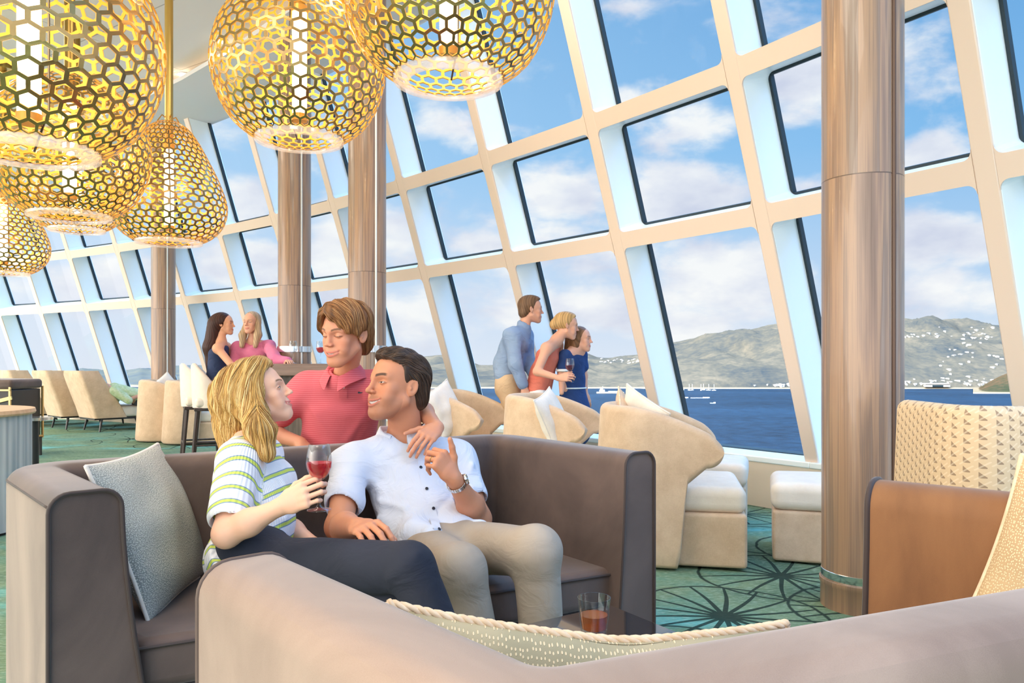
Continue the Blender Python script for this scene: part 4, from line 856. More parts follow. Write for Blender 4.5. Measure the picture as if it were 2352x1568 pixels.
# ------------------------------------------------------------------ implicit surfaces for bodies and clothes
def V3(*a): return np.array(a, dtype=np.float32)
def smin(a, b, k):
    if k <= 0: return np.minimum(a, b)
    h = np.maximum(k-np.abs(a-b), 0)/k; return np.minimum(a, b)-h*h*k*.25
def smax(a, b, k): return -smin(-a, -b, k)
def f_cap(a, b, ra, rb):
    a = np.array(a, np.float32); b = np.array(b, np.float32); ab = b-a; L = float(ab@ab)+1e-12
    def f(p):
        t = np.clip(((p-a)@ab)/L, 0, 1); d = p-a-t[:, None]*ab; return np.sqrt((d*d).sum(1))-(ra+(rb-ra)*t)
    f.c = (a+b)/2; f.r = math.sqrt(L)/2+max(ra, rb); f.d = ab/math.sqrt(L); f.ra = ra; return f
def f_ell(c, r, R=None):          # R columns = local axes
    c = np.array(c, np.float32); r = np.array(r, np.float32); Rn = None if R is None else np.array(R, np.float32)
    def f(p):
        q = p-c
        if Rn is not None: q = q@Rn
        k0 = np.sqrt(((q/r)**2).sum(1)); k1 = np.sqrt(((q/(r*r))**2).sum(1))+1e-9; return k0*(k0-1)/k1
    f.c = c; f.r = float(r.max()); return f
def f_flat(a, b, side, wa, wb, da, db):      # elliptic limb: half widths wa..wb along side, depths da..db
    a = np.array(a, np.float32); b = np.array(b, np.float32); ab = b-a; L = float(ab@ab)+1e-12; ax = ab/math.sqrt(L)
    s = np.array(side, np.float32); s = s-ax*(s@ax); s = s/np.linalg.norm(s); fr = np.cross(ax, s)
    def f(p):
        t = np.clip(((p-a)@ab)/L, 0, 1); d = p-a-t[:, None]*ab; w_ = wa+(wb-wa)*t; e = da+(db-da)*t
        u = (d@s)/w_; v = (d@fr)/e; z = (d@ax)/np.minimum(w_, e); k = np.sqrt(u*u+v*v+z*z)+1e-9
        k1 = np.sqrt((u/w_)**2+(v/e)**2+(z/np.minimum(w_, e))**2)+1e-9; return k*(k-1)/k1
    f.c = (a+b)/2; f.r = math.sqrt(L)/2+max(wa, wb, da, db); return f
class SDF:
    def __init__(s): s.ops = []           # (kind, f, k)
    def add(s, f, k=.02): s.ops.append(('u', f, k)); return s
    def sub(s, f, k=.005): s.ops.append(('s', f, k)); return s
    def cut(s, f, k=.003): s.ops.append(('i', f, k)); return s
    def __call__(s, p):
        d = np.full(len(p), 9.0, np.float32)
        lo = p.min(0); hi = p.max(0); cc = (lo+hi)/2; rr = float(np.linalg.norm(hi-lo))/2
        for kind, f, k in s.ops:
            if kind == 'u':
                if hasattr(f, 'c') and rr < .25 and float(np.linalg.norm(f.c-cc))-f.r-rr > .12+k: continue
                d = smin(d, f(p), k)
            elif kind == 's': d = smax(d, -f(p), k)
            elif kind == 'i': d = smax(d, f(p), k)
            else: d = d+f(p)
        return d
    def bounds(s):
        b = [(f.c-f.r, f.c+f.r) for kd, f, k in s.ops if kd == 'u' and hasattr(f, 'c')]; return np.min([x[0] for x in b], 0), np.max([x[1] for x in b], 0)
def nets(F, lo, hi, h, blk=8):
    """surface nets over the box lo..hi; returns verts, quads"""
    lo = np.array(lo, np.float64); n = np.maximum(((np.array(hi)-lo)/h).astype(int)+1, 4); n = ((n+blk-1)//blk)*blk; nb = n//blk
    G = np.full(n+1, 1.0, np.float32)
    bc = np.stack(np.meshgrid(*[np.arange(k) for k in nb], indexing='ij'), -1).reshape(-1, 3); cen = lo+(bc+.5)*blk*h; dc = F(cen.astype(np.float32)); R = blk*h*.87*1.35+.004
    for b, dd in zip(bc[np.abs(dc) >= R], dc[np.abs(dc) >= R]):
        if dd < 0: i, j, k = b*blk; G[i:i+blk+1, j:j+blk+1, k:k+blk+1] = -1
    act = bc[np.abs(dc) < R]; ax = np.arange(blk+1); loc = np.stack(np.meshgrid(ax, ax, ax, indexing='ij'), -1).reshape(-1, 3)
    for b in act:
        i, j, k = b*blk; G[i:i+blk+1, j:j+blk+1, k:k+blk+1] = F((lo+(loc+b*blk)*h).astype(np.float32)).reshape(blk+1, blk+1, blk+1)
    S = G < 0; c = np.zeros(n, np.int8)
    for a in (0, 1):
        for b in (0, 1):
            for e in (0, 1): c += S[a:n[0]+a, b:n[1]+b, e:n[2]+e]
    mask = (c > 0) & (c < 8); ids = np.full(n, -1, np.int64); idx = np.argwhere(mask); ids[mask] = np.arange(len(idx)); acc = np.zeros((len(idx), 3)); cnt = np.zeros(len(idx))
    I, J, K = idx.T
    for axis in range(3):
        oth = [a for a in range(3) if a != axis]
        for u in (0, 1):
            for v in (0, 1):
                o0 = [0, 0, 0]; o0[oth[0]] = u; o0[oth[1]] = v; o1 = list(o0); o1[axis] = 1
                g0 = G[I+o0[0], J+o0[1], K+o0[2]]; g1 = G[I+o1[0], J+o1[1], K+o1[2]]; cr = (g0 < 0) != (g1 < 0); t = np.where(cr, g0/(g0-g1+1e-12), 0); pos = np.zeros((len(idx), 3)); pos[:, oth[0]] = u; pos[:, oth[1]] = v; pos[:, axis] = t
                acc += pos*cr[:, None]; cnt += cr
    Vv = lo+(idx+acc/np.maximum(cnt, 1)[:, None])*h; Q = []
    for axis in range(3):
        oth = [a for a in range(3) if a != axis]; sl0 = [slice(0, -1)]*3; sA = [slice(0, n[0]), slice(0, n[1]), slice(0, n[2])]
        A = S[:n[0], :n[1], :n[2]]; sh = [0, 0, 0]; sh[axis] = 1; B = S[sh[0]:n[0]+sh[0], sh[1]:n[1]+sh[1], sh[2]:n[2]+sh[2]]; E = np.argwhere(A != B); E = E[(E[:, oth[0]] > 0) & (E[:, oth[1]] > 0)]
        inside = A[E[:, 0], E[:, 1], E[:, 2]]; q = []
        for (u, v) in ((0, 0), (-1, 0), (-1, -1), (0, -1)):
            e = E.copy(); e[:, oth[0]] += u; e[:, oth[1]] += v; q.append(ids[e[:, 0], e[:, 1], e[:, 2]])
        q = np.stack(q, 1); flip = inside if axis != 1 else ~inside; q[~flip] = q[~flip][:, ::-1]; Q.append(q[(q >= 0).all(1)])
    return Vv, np.concatenate(Q)
def sdf_mesh(name, F, regions, mats, parent=None, colf=None, matf=None, smooth_it=0, **k):
    """regions: list of (lo, hi, h, keep) ; keep(p)->bool chooses faces by centre"""
    VV = []; QQ = []; off = 0
    for lo, hi, h, keep in regions:
        v, q = nets(F, lo, hi, h)
        if keep is not None and len(q): q = q[keep(v[q].mean(1))]
        for _ in range(smooth_it):
            s_ = np.zeros_like(v); c_ = np.zeros(len(v))
            for a in range(4): np.add.at(s_, q[:, a], v[q[:, (a+1) % 4]]); np.add.at(c_, q[:, a], 1)
            ok = c_ > 0; v[ok] = v[ok]*.5+.5*s_[ok]/c_[ok][:, None]
        VV.append(v); QQ.append(q+off); off += len(v)
    v = np.concatenate(VV); q = np.concatenate(QQ); used_ = np.zeros(len(v), bool); used_[q.ravel()] = True; remap = np.cumsum(used_)-1; v = v[used_]; q = remap[q]
    me = bpy.data.meshes.new(name); me.vertices.add(len(v)); me.vertices.foreach_set('co', v.astype(np.float32).ravel()); me.loops.add(len(q)*4); me.loops.foreach_set('vertex_index', q.ravel().astype(np.int32)); me.polygons.add(len(q)); me.polygons.foreach_set('loop_start', np.arange(0, len(q)*4, 4, dtype=np.int32)); me.polygons.foreach_set('loop_total', np.full(len(q), 4, np.int32))
    for m_ in (mats if isinstance(mats, (list, tuple)) else [mats]): me.materials.append(MT[m_])
    if matf is not None: me.polygons.foreach_set('material_index', matf(v[q].mean(1)).astype(np.int32))
    me.polygons.foreach_set('use_smooth', np.ones(len(q), bool)); me.update(calc_edges=True); me.validate()
    if colf is not None:
        c = colf(v.astype(np.float32)); at_ = me.color_attributes.new('Col', 'FLOAT_COLOR', 'POINT'); at_.data.foreach_set('color', np.concatenate([c, np.ones((len(c), 1))], 1).astype(np.float32).ravel())
    o = link(name, me, parent); tag(o, k.get('label'), k.get('cat'), k.get('group'), k.get('kind')); return o
def march(F, px, py, y0, y1, step=.004):      # first surface point along a sight ray, for placing trims on cloth
    d_ = np.array([(px-CX)/F_, 1, -(py-HY)/F_]); Y = np.arange(y0, y1, step); P = (np.array([0, 0, CAMZ])+Y[:, None]*d_).astype(np.float32); v = F(P); i = np.argmax(v < 0)
    if v[i] >= 0: return None
    return Vector(P[i])
F_ = F
def normal_at(F, p, e=.003):
    P = np.array([list(p)], np.float32); g = [float(F(P+V3(*(e if a == b else 0 for b in range(3))))[0]-F(P-V3(*(e if a == b else 0 for b in range(3))))[0]) for a in range(3)]; return Vector(g).normalized()
# ------------------------------------------------------------------ heads
class Frame:
    def __init__(s, C, fwd, up=(0, 0, 1), sc=1.0):
        f = Vector(fwd).normalized(); r = f.cross(Vector(up)).normalized(); u = r.cross(f); s.C = np.array(C, np.float32); s.R = np.array([list(r), list(f), list(u)], np.float32).T; s.s = sc
    def loc(s, p): return (p-s.C)@s.R/s.s
    def wor(s, q): return Vector((np.array(q, np.float32)*s.s)@s.R.T+s.C)
def ypr(yaw, pitch, roll):       # yaw 0 faces the viewer (-Y), + turns towards viewer's left; pitch + looks up; roll + tilts crown to viewer's right
    f = Vector((-math.sin(yaw)*math.cos(pitch), -math.cos(yaw)*math.cos(pitch), math.sin(pitch))); u0 = Vector((0, 0, 1)); r = f.cross(u0).normalized(); u = r.cross(f); u = Matrix.Rotation(roll, 3, f)@u; return f, u
def mouth(smile, opn):
    w_ = .0235+.0105*smile; g = .0056*opn
    def arc(t): return (w_*t, .0985-.0135*t*t, -.0655+.0085*smile*t*t, g*(1-t*t))
    return w_, arc, g
def head_sdf(fr, smile=.5, male=1, lid=.35, jaw=1.0, nose=1.0, opn=.3):
    H = SDF(); A = H.add
    A(f_ell((0, -.018, .036), (.0745, .097, .084)), .02); A(f_ell((0, .030, .034), (.062, .064, .070)), .03)
    A(f_ell((0, .030, -.035), (.056*jaw, .062, .078)), .03)
    A(f_ell((0, .056, -.070), (.040*jaw, .034, .036)), .03)
    A(f_ell((0, .076, -.101), (.0215*jaw, .017, .0165)), .028)
    for s in (-1, 1):
        A(f_cap((s*.058*jaw, .002, -.052), (s*.020, .068, -.102), .015, .012), .03)
        A(f_ell((s*.041, .060, -.022), (.021, .019, .018)), .022)
        A(f_ell((s*.036, .064, -.052), (.017+.003*smile, .015+.004*smile, .020)), .02)
        A(f_cap((s*.010, .089, .022+.0), (s*.042, .073, .024), .0085+.002*male, .008), .022)
    A(f_cap((0, .091, .014), (0, .113*nose, -.027), .0068, .0088), .016)
    A(f_ell((0, .1145*nose, -.030), (.0095, .0095, .0085)), .008)
    for s in (-1, 1): A(f_ell((s*.0125, .1025, -.033), (.0072, .0100, .0070)), .006)
    for s in (-1, 1): H.sub(f_ell((s*.0325, .0995, .002), (.0185, .018, .0125)), .016)
    H.sub(f_ell((0, .112, -.0395), (.010, .006, .004)), .006)
    for s in (-1, 1): H.sub(f_ell((s*.0065, .106, -.0395), (.0028, .004, .004)), .003)
    # muzzle and lips
    A(f_ell((0, .078, -.064), (.027, .020, .021)), .014)
    w_, arc, g = mouth(smile, opn); TT = [0, .22, .44, .66, .84, 1.0]
    for s in (-1, 1):
        for t0, t1 in zip(TT[:-1], TT[1:]):
            (x0, y0, z0, h0), (x1, y1, z1, h1) = arc(t0), arc(t1)
            A(f_cap((s*x0, y0, z0+.0034+.4*h0), (s*x1, y1, z1+(.0034+.4*h1)*(1 if t1 < 1 else .2)), .0040*(1-.45*t0), .0040*(1-.45*t1)), .0035)
            A(f_cap((s*x0, y0-.001, z0-.0044-1.6*h0), (s*x1, y1-.001, z1-(.0044+1.6*h1)*(1 if t1 < 1 else .2)), .0052*(1-.5*t0), .0052*(1-.5*t1)), .0035)
        e_ = arc(1.0); H.sub(f_ell((s*(e_[0]+.004), e_[1]+.006, e_[2]), (.004, .006, .004)), .005)
    for s in (-1, 1):
        for t0, t1 in zip(TT[:-1], TT[1:]):
            (x0, y0, z0, h0), (x1, y1, z1, h1) = arc(t0), arc(t1); H.sub(f_cap((s*x0, y0+.004, z0-.6*h0), (s*x1, y1+.004, z1-.6*h1), max(.0012, h0), max(.0009, h1)), .001)
            H.sub(f_cap((s*x0, y0-.001, z0-.6*h0), (s*x1, y1-.001, z1-.6*h1), max(.0009, h0), max(.0006, h1)), .001)
    for s in (-1, 1):
        for t0, t1 in zip(TT[:-2], TT[1:-1]):
            (x0, y0, z0, h0), (x1, y1, z1, h1) = arc(t0), arc(t1); A(f_cap((s*x0, y0-.0105, z0-.3*h0), (s*x1, y1-.0105, z1-.3*h1), .0070, .0070), 0)
    for s in (-1, 1):
        H.sub(f_cap((s*.019, .103, -.040), (s*(w_+.009), .091, -.064), .0020, .0020), .012) if smile > .3 else None
        # eyeballs and lids
        A(f_ell((s*.0315, .0728, .0025), (.0140, .0140, .0140)), .0015)
        for q in range(4):
            a0, a1 = -1+q*.5, -.5+q*.5
            def up(a): return (s*(.0315+a*.0155), .0728+.0143*math.sqrt(max(0, 1-a*a*.86)), .0025+(.0078-.0135*lid)*(1-a*a)+.0005)
            def dn(a): return (s*(.0315+a*.0155), .0728+.0140*math.sqrt(max(0, 1-a*a*.86)), .0025-(.0052-.001*smile)*(1-a*a))
            A(f_cap(up(a0), up(a1), .0021, .0021), .002); A(f_cap(dn(a0), dn(a1), .0018, .0018), .003)
            if lid > .5:
                A(f_ell((s*.0315, .0731, .0055), (.0145, .0144, .0125)), .002)
        # ears
        R = np.array([[1, 0, 0], [0, math.cos(.2), math.sin(.2)], [0, -math.sin(.2), math.cos(.2)]]).T; Re = np.array([[math.cos(.45*s), -math.sin(.45*s), 0], [math.sin(.45*s), math.cos(.45*s), 0], [0, 0, 1]])@R
        A(f_ell((s*.0765, -.012, -.004), (.0065, .0175, .0305), Re), .006); H.sub(f_ell((s*.0835, -.011, -.001), (.0055, .0105, .019), Re), .004); A(f_ell((s*.077, -.004, -.008), (.004, .004, .006)), .003)
    def f(p): return H(fr.loc(p))*fr.s
    f.c = fr.C; f.r = .16*fr.s; return f
def head_color(fr, skin, lip, brow, iris, smile=.5, lid=.35, opn=.3, stubble=0, brow_w=1.0, lash=.6):
    skin, lip, brow, iris = [np.array(c, np.float32) for c in (skin, lip, brow, iris)]; w_ = .020+.007*smile; cz = -.066+.006*smile; g = .0035*opn*2
    def f(p):
        q = fr.loc(p); x, y, z = q.T; ax = np.abs(x); c = np.repeat(skin[None], len(p), 0)
        def mixc(m, col): c[:] = c*(1-m[:, None])+np.array(col)*m[:, None]
        inb = (np.linalg.norm(q, axis=1) < .16) & (z > -.125)
        sm = lambda e0, e1, v: (lambda t: t*t*(3-2*t))(np.clip((v-e0)/(e1-e0), 0, 1))
        front = inb*(y > .02)
        mixc(.28*front*np.exp(-((ax-.042)**2/.020**2+(z+.030)**2/.020**2)), skin*np.array([1.0, .62, .55])); mixc(.2*front*(y > .10)*1.0, skin*np.array([1, .72, .66]))
        if stubble:
            m = stubble*front*sm(-.035, -.06, z)*(1-.6*np.exp(-((ax-.034)**2/.012**2+(z+.04)**2/.014**2)))*sm(-.02, .03, y); mixc(m*.6, skin*np.array([.42, .42, .46]))
            mixc(stubble*.35*front*np.exp(-((z+.050)/.006)**2)*(ax < .028), skin*np.array([.4, .4, .44]))
        w_, arc, g = mouth(smile, opn); t = np.clip(ax/w_, 0, 1); ya = .0985-.0135*t*t; za = -.0655+.0085*smile*t*t; h = g*(1-t*t); inm = front*(ax < w_+.001)
        up_ = z-(za+.0034+.4*h); lo_ = z-(za-.0044-1.6*h); lipm = np.maximum(sm(.0050, .0036, np.abs(up_)/(1-.4*t)), sm(.0062, .0048, np.abs(lo_)/(1-.45*t)))
        mixc(.8*inm*lipm*(y > ya-.006), lip)
        hole = inm*(np.abs(z-(za-.6*h)) < h*1.05+.0004)*(y < ya-.0018); mixc(hole*1.0, (.16, .03, .03)); mixc(hole*(z > za-1.15*h-.0004)*(opn > .2)*(.85+.15*np.sin(ax*900)), (.80, .77, .72))
        bz = .0235+.006*np.sin(np.clip((ax-.012)/.04, 0, 1)*2.4)-.004*(ax > .045)*(ax-.045)*100*.2
        mixc(.9*front*sm(.0042*brow_w, .0022*brow_w, np.abs(z-bz))*sm(.012, .016, ax)*sm(.054, .046, ax), brow)
        ex = (ax-.0315); ez = z-.0025; e = np.sqrt(ex**2+ez**2); up = (.0078-.0135*lid)*(1-np.clip(ex/.0155, -1, 1)**2); dn_ = -(.0052-.001*smile)*(1-np.clip(ex/.0155, -1, 1)**2)
        eye = front*(np.abs(ex) < .0148)*(ez < up-.0004)*(ez > dn_+.0006)*(y > .07)
        if lid < .6:
            mixc(eye*1.0, (.80, .78, .76)); ir = eye*sm(.0068, .0060, np.sqrt((ex-.0)**2+(ez-.0005)**2)); mixc(ir, iris); mixc(eye*sm(.0034, .0028, np.sqrt(ex**2+ez**2)), (.01, .01, .01))
        mixc(lash*front*sm(.0021, .0009, np.abs(ez-up-.0002))*(np.abs(ex) < .0165)*(y > .066), (.05, .03, .02)); mixc(.35*lash*front*sm(.0018, .0008, np.abs(ez-dn_))*(np.abs(ex) < .0145)*(y > .066), skin*.35)
        mixc(.5*front*(np.abs(z+.0395) < .003)*(ax < .009)*(ax > .003)*(y > .1), (.25, .08, .05)); return c
    return f
# ------------------------------------------------------------------ hands
FL = [(.043, .027, .021), (.048, .031, .022), (.044, .029, .022), (.034, .021, .019)]
def hand_prims(wrist, fwd, dorsal, thumb_side, curl, thumb, sc=1.0, spread=.05, thin=1.0):
    """fwd: wrist->knuckles, dorsal: back of the hand, thumb_side +1 if the thumb lies along fwd x dorsal; curl: 4 x 3 angles; thumb: 3 local directions"""
    f = Vector(fwd).normalized(); d = Vector(dorsal); d = (d-f*d.dot(f)).normalized(); x = f.cross(d)*thumb_side; w0 = Vector(wrist); out = []; tips = []
    def P(a, b, c): return w0+(x*a+f*b+d*c)*sc
    R_ = np.array([list(x), list(f), list(d)], np.float32).T
    out.append((f_flat(P(0, -.01, 0), P(.0, .03, 0), x, .024*sc, .034*sc, .019*sc, .017*sc), .014)); out.append((f_flat(P(.001, .025, 0), P(.0, .078, .0), x, .034*sc, .040*sc, .0165*sc, .0125*sc), .014))
    out.append((f_ell(P(.021, .032, -.006), (.015*sc, .026*sc, .014*sc), R_), .012))
    xs = (.030, .0105, -.0095, -.028); ys = (.082, .088, .083, .073); rad = (.0088, .0088, .0083, .0074)
    for i in range(4):
        p = P(xs[i], ys[i], .001); ang = 0; sp = (xs[i]/.03)*spread; r = rad[i]*thin*sc; out.append((f_cap(P(xs[i]*.8, ys[i]-.03, 0), p, r*1.05, r*1.12), .008))
        for j in range(3):
            ang += curl[i][j]; dr = (f*math.cos(ang)-d*math.sin(ang)); dr = (dr+x*sp*math.cos(min(ang, 1.57))).normalized(); q = p+dr*FL[i][j]*sc; rr = r*(1.04-.1*j); out.append((f_cap(p, q, rr, rr*.92 if j < 2 else rr*.84), .003)); p = q
        tips.append((p, dr, r, ang))
    p = P(.020, .018, -.006); L = (.042, .034, .027); rr = (.0135, .0108, .0092)
    for j in range(3):
        t = Vector(thumb[j]); dr = (x*t.x+f*t.y+d*t.z).normalized(); q = p+dr*L[j]*sc; out.append((f_cap(p, q, rr[j]*thin*sc, rr[j]*.88*thin*sc), .006)); p = q
    tips.append((p, dr, .009*sc, 0)); return out, tips
# ------------------------------------------------------------------ skin, cloth and hair materials
def skinb(t, b):
    a = t.new('ShaderNodeAttribute'); a.attribute_name = 'Col'; n = t.noise(t.coord('Object'), 55, 4); t.put(b.inputs['Base Color'], t.mix(.14, a.outputs[0], t.mix(n, (.75, .32, .2), (1, .85, .7)), 'MULTIPLY'))
    bp = t.new('ShaderNodeBump'); bp.inputs['Strength'].default_value = .15; bp.inputs['Distance'].default_value = .0015; t.put(bp.inputs['Height'], t.noise(t.coord('Object'), 300, 3)); t.put(b.inputs['Normal'], bp.outputs[0])
mat('skin', rough=.48, build=skinb, sub=.12, spec=.35)
def hairb(t, b):
    a = t.new('ShaderNodeAttribute'); a.attribute_name = 'Col'; t.put(b.inputs['Base Color'], a.outputs[0])
mat('hair', rough=.5, build=hairb, spec=.32)
def cloth(name, c1, c2, rough=.85, fold=.0, sc=1.0, st=.7, **k):
    def f(t, b):
        v = t.coord('Object'); n = t.noise(v, 4*sc, 3); fine = t.noise(v, 520, 2); t.put(b.inputs['Base Color'], t.ramp(n, [(.3, c1), (.7, c2)]))
        w1 = t.noise(t.v('MULTIPLY', v, (1, 1, 1.5)), 8*sc, 3, .5, 1.5); bp = t.new('ShaderNodeBump'); bp.inputs['Strength'].default_value = st; bp.inputs['Distance'].default_value = .035+fold
        t.put(bp.inputs['Height'], t.m('ADD', t.m('MULTIPLY', w1, .5), t.m('MULTIPLY', fine, .02))); t.put(b.inputs['Normal'], bp.outputs[0])
    return mat(name, rough=rough, build=f, **k)
# ------------------------------------------------------------------ hair made of combed locks over an implicit volume
def comb_hair(name, fr, F, roots, flow, parent, cols, n_seg=14, seg=.014, rad=.0026, jit=.25, lift=.001, label=None, seed=1, nside=4, flat_=1.0):
    """roots: list of head-local points; flow(q, t, i) head-local direction; F: world sdf of the hair volume"""
    r_ = random.Random(seed); V_ = []; Q_ = []; C_ = []; roots_w = np.array([list(fr.wor(q)) for q in roots], np.float32); N = len(roots); P = roots_w.copy(); pts = []; e = .002; lifts = np.array([r_.uniform(-.6, 1)*lift for _ in range(N)], np.float32); lens = np.array([r_.uniform(.72, 1.08) for _ in range(N)])
    def proj(P, l):
        for _ in range(2):
            d0 = F(P); g = np.stack([F(P+V3(e, 0, 0))-F(P-V3(e, 0, 0)), F(P+V3(0, e, 0))-F(P-V3(0, e, 0)), F(P+V3(0, 0, e))-F(P-V3(0, 0, e))], 1); gn = g/(np.linalg.norm(g, axis=1)[:, None]+1e-9); P = P-gn*(d0-l)[:, None]
        return P, gn
    jd = rng.normal(0, jit, (N, 3)).astype(np.float32)
    for k in range(n_seg+1):
        P, gn = proj(P, lifts); pts.append((P.copy(), gn.copy()))
        q = fr.loc(P); dq = np.array([flow(q[i], k/n_seg, i) for i in range(N)], np.float32)+jd*.35; dw = dq@fr.R.T; dw = dw-gn*(dw*gn).sum(1)[:, None]*.9; dw /= np.linalg.norm(dw, axis=1)[:, None]+1e-9; P = P+dw*seg*fr.s*lens[:, None]
    ang = np.linspace(0, 2*math.pi, nside, endpoint=False); PP = np.stack([p for p, g in pts], 1); GG = np.stack([g for p, g in pts], 1); K = n_seg+1
    A_ = np.gradient(PP, axis=1); A_ /= np.linalg.norm(A_, axis=2, keepdims=True)+1e-9; S_ = np.cross(A_, GG); S_ /= np.linalg.norm(S_, axis=2, keepdims=True)+1e-9
    tt = np.arange(K)/n_seg; prof = np.minimum(1, .12+tt*5)*np.where(tt < .5, 1, np.maximum(.04, 1-(tt-.5)*1.9)); rr = rad*np.array([r_.uniform(.6, 1.35) for _ in range(N)]); Wd = rr[:, None]*prof[None]
    V_ = PP[:, :, None]+(S_[:, :, None]*(np.cos(ang)*1.6)[None, None, :, None]+GG[:, :, None]*(np.sin(ang)*flat_)[None, None, :, None])*Wd[:, :, None, None]
    ci = np.array([cols[r_.randrange(len(cols))] for _ in range(N)])*np.array([r_.uniform(.88, 1.1) for _ in range(N)])[:, None]; C_ = np.repeat(ci, K*nside, 0); V_ = V_.reshape(-1, 3)
    b0 = (np.arange(N)*K*nside)[:, None, None]+(np.arange(n_seg)*nside)[None, :, None]; a0 = np.arange(nside)[None, None]; a1 = (a0+1) % nside; Q_ = np.stack([b0+a0, b0+a1, b0+nside+a1, b0+nside+a0], -1).reshape(-1, 4)
    me = bpy.data.meshes.new(name); me.vertices.add(len(V_)); me.vertices.foreach_set('co', V_.astype(np.float32).ravel()); me.loops.add(Q_.size); me.loops.foreach_set('vertex_index', Q_.ravel().astype(np.int32)); me.polygons.add(len(Q_)); me.polygons.foreach_set('loop_start', np.arange(0, Q_.size, 4, dtype=np.int32)); me.polygons.foreach_set('loop_total', np.full(len(Q_), 4, np.int32))
    me.materials.append(MT['hair']); me.polygons.foreach_set('use_smooth', np.ones(len(Q_), bool)); me.update(calc_edges=True); at_ = me.color_attributes.new('Col', 'FLOAT_COLOR', 'POINT'); at_.data.foreach_set('color', np.concatenate([C_, np.ones((len(C_), 1))], 1).astype(np.float32).ravel()); me.update()
    o = link(name, me, parent); tag(o, label); return o
# ------------------------------------------------------------------ people
def body_mesh(Fn, fine, h, parent_args, mats='skin', parent=None, colf=None, matf=None, lo=None, hi=None, name='person', smooth_it=0):
    regs = []; boxes = [(np.array(c, np.float32), np.array(r if hasattr(r, '__len__') else (r,)*3, np.float32), hh) for c, r, hh in fine]
    def outside(p):
        m_ = np.ones(len(p), bool)
        for c, r, _ in boxes: m_ &= ~(np.abs(p-c) < r).all(1)
        return m_
    regs.append((lo, hi, h, outside))
    for i, (c, r, hh) in enumerate(boxes):
        def keep(p, c=c, r=r, i=i):
            m_ = (np.abs(p-c) < r+h*.6).all(1)
            for c2, r2, _ in boxes[:i]: m_ &= ~(np.abs(p-c2) < r2).all(1)
            return m_
        regs.append((c-r-h*1.5, c+r+h*1.5, hh, keep))
    return sdf_mesh(name, Fn, regs, mats, parent, colf, matf, smooth_it=smooth_it, **parent_args)
def wrinkle(amp, fr_=(14, 14, 14), ph=0):
    def f(p):
        x, y, z = p.T; w_ = np.sin(x*fr_[0]+2.2*np.sin(z*fr_[2]*.7+ph)+y*7)*np.sin(z*fr_[2]*.9+1.7*np.sin(x*fr_[0]*.6+1+ph)+y*fr_[1]); w2 = np.sin((x*1.7+z*1.1)*fr_[0]*1.6+ph)*np.sin((y+z*.6)*fr_[1]*1.3+2*ph); return (amp*(w_*.7+w2*.4)).astype(np.float32)
    return f
def fold(a, b, r, amp):       # one soft crease line in cloth
    c = f_cap(a, b, .0, .0)
    def f(p): return (-amp*np.exp(-(c(p)/r)**2)).astype(np.float32)
    return f
SK_M = srgb(206, 142, 108); SK_W = srgb(244, 192, 162); SK_B = srgb(214, 150, 118); SK_P = srgb(224, 172, 146)
cloth('white_shirt', srgb(204, 208, 222), srgb(220, 222, 232)); cloth('khaki', srgb(158, 142, 126), srgb(176, 160, 144), st=.35); cloth('navy_cloth', srgb(30, 33, 46), srgb(40, 43, 58), st=.4); cloth('tan_trousers', srgb(200, 168, 130), srgb(214, 184, 148)); cloth('blue_shirt', srgb(128, 150, 184), srgb(150, 172, 200)); cloth('coral_cloth', srgb(214, 112, 92), srgb(226, 128, 106)); cloth('navy_dress', srgb(22, 52, 104), srgb(32, 66, 122)); cloth('pink_blouse', srgb(208, 110, 146), srgb(222, 128, 160)); cloth('navy_top', srgb(36, 50, 84), srgb(46, 62, 98)); cloth('white_trousers', srgb(226, 226, 226), srgb(236, 236, 236)); cloth('green_shirt', srgb(190, 214, 150), srgb(226, 236, 206), sc=6); cloth('grey_shorts', srgb(86, 88, 98), srgb(104, 106, 116))
mat('button_white', srgb(236, 232, 226), .3); mat('button_dark', srgb(44, 44, 54), .3); mat('shirt_trim', srgb(120, 70, 90), .7)
def stripes(t, b):
    a = t.new('ShaderNodeAttribute'); a.attribute_name = 'Col'; s_ = t.sep(a.outputs[1])[0]; wob = t.m('MULTIPLY', t.m('SUBTRACT', t.noise(t.coord('Object'), 9, 2), .5), .012); f_ = t.m('FRACT', t.m('MULTIPLY', t.m('ADD', s_, wob), 1/.049))
    dd = t.m('ABSOLUTE', t.m('SUBTRACT', f_, .5)); rib = t.m('SINE', t.m('MULTIPLY', t.sep(a.outputs[1])[1], 900))
    c = t.ramp(dd, [(0, srgb(206, 218, 96)), (.075, srgb(206, 218, 96)), (.09, srgb(126, 150, 174)), (.145, srgb(126, 150, 174)), (.16, srgb(238, 236, 238))], 'CONSTANT'); t.put(b.inputs['Base Color'], c)
    bp = t.new('ShaderNodeBump'); bp.inputs['Strength'].default_value = .5; bp.inputs['Distance'].default_value = .0015; t.put(bp.inputs['Height'], rib); t.put(b.inputs['Normal'], bp.outputs[0])
mat('striped_knit', rough=.85, build=stripes)
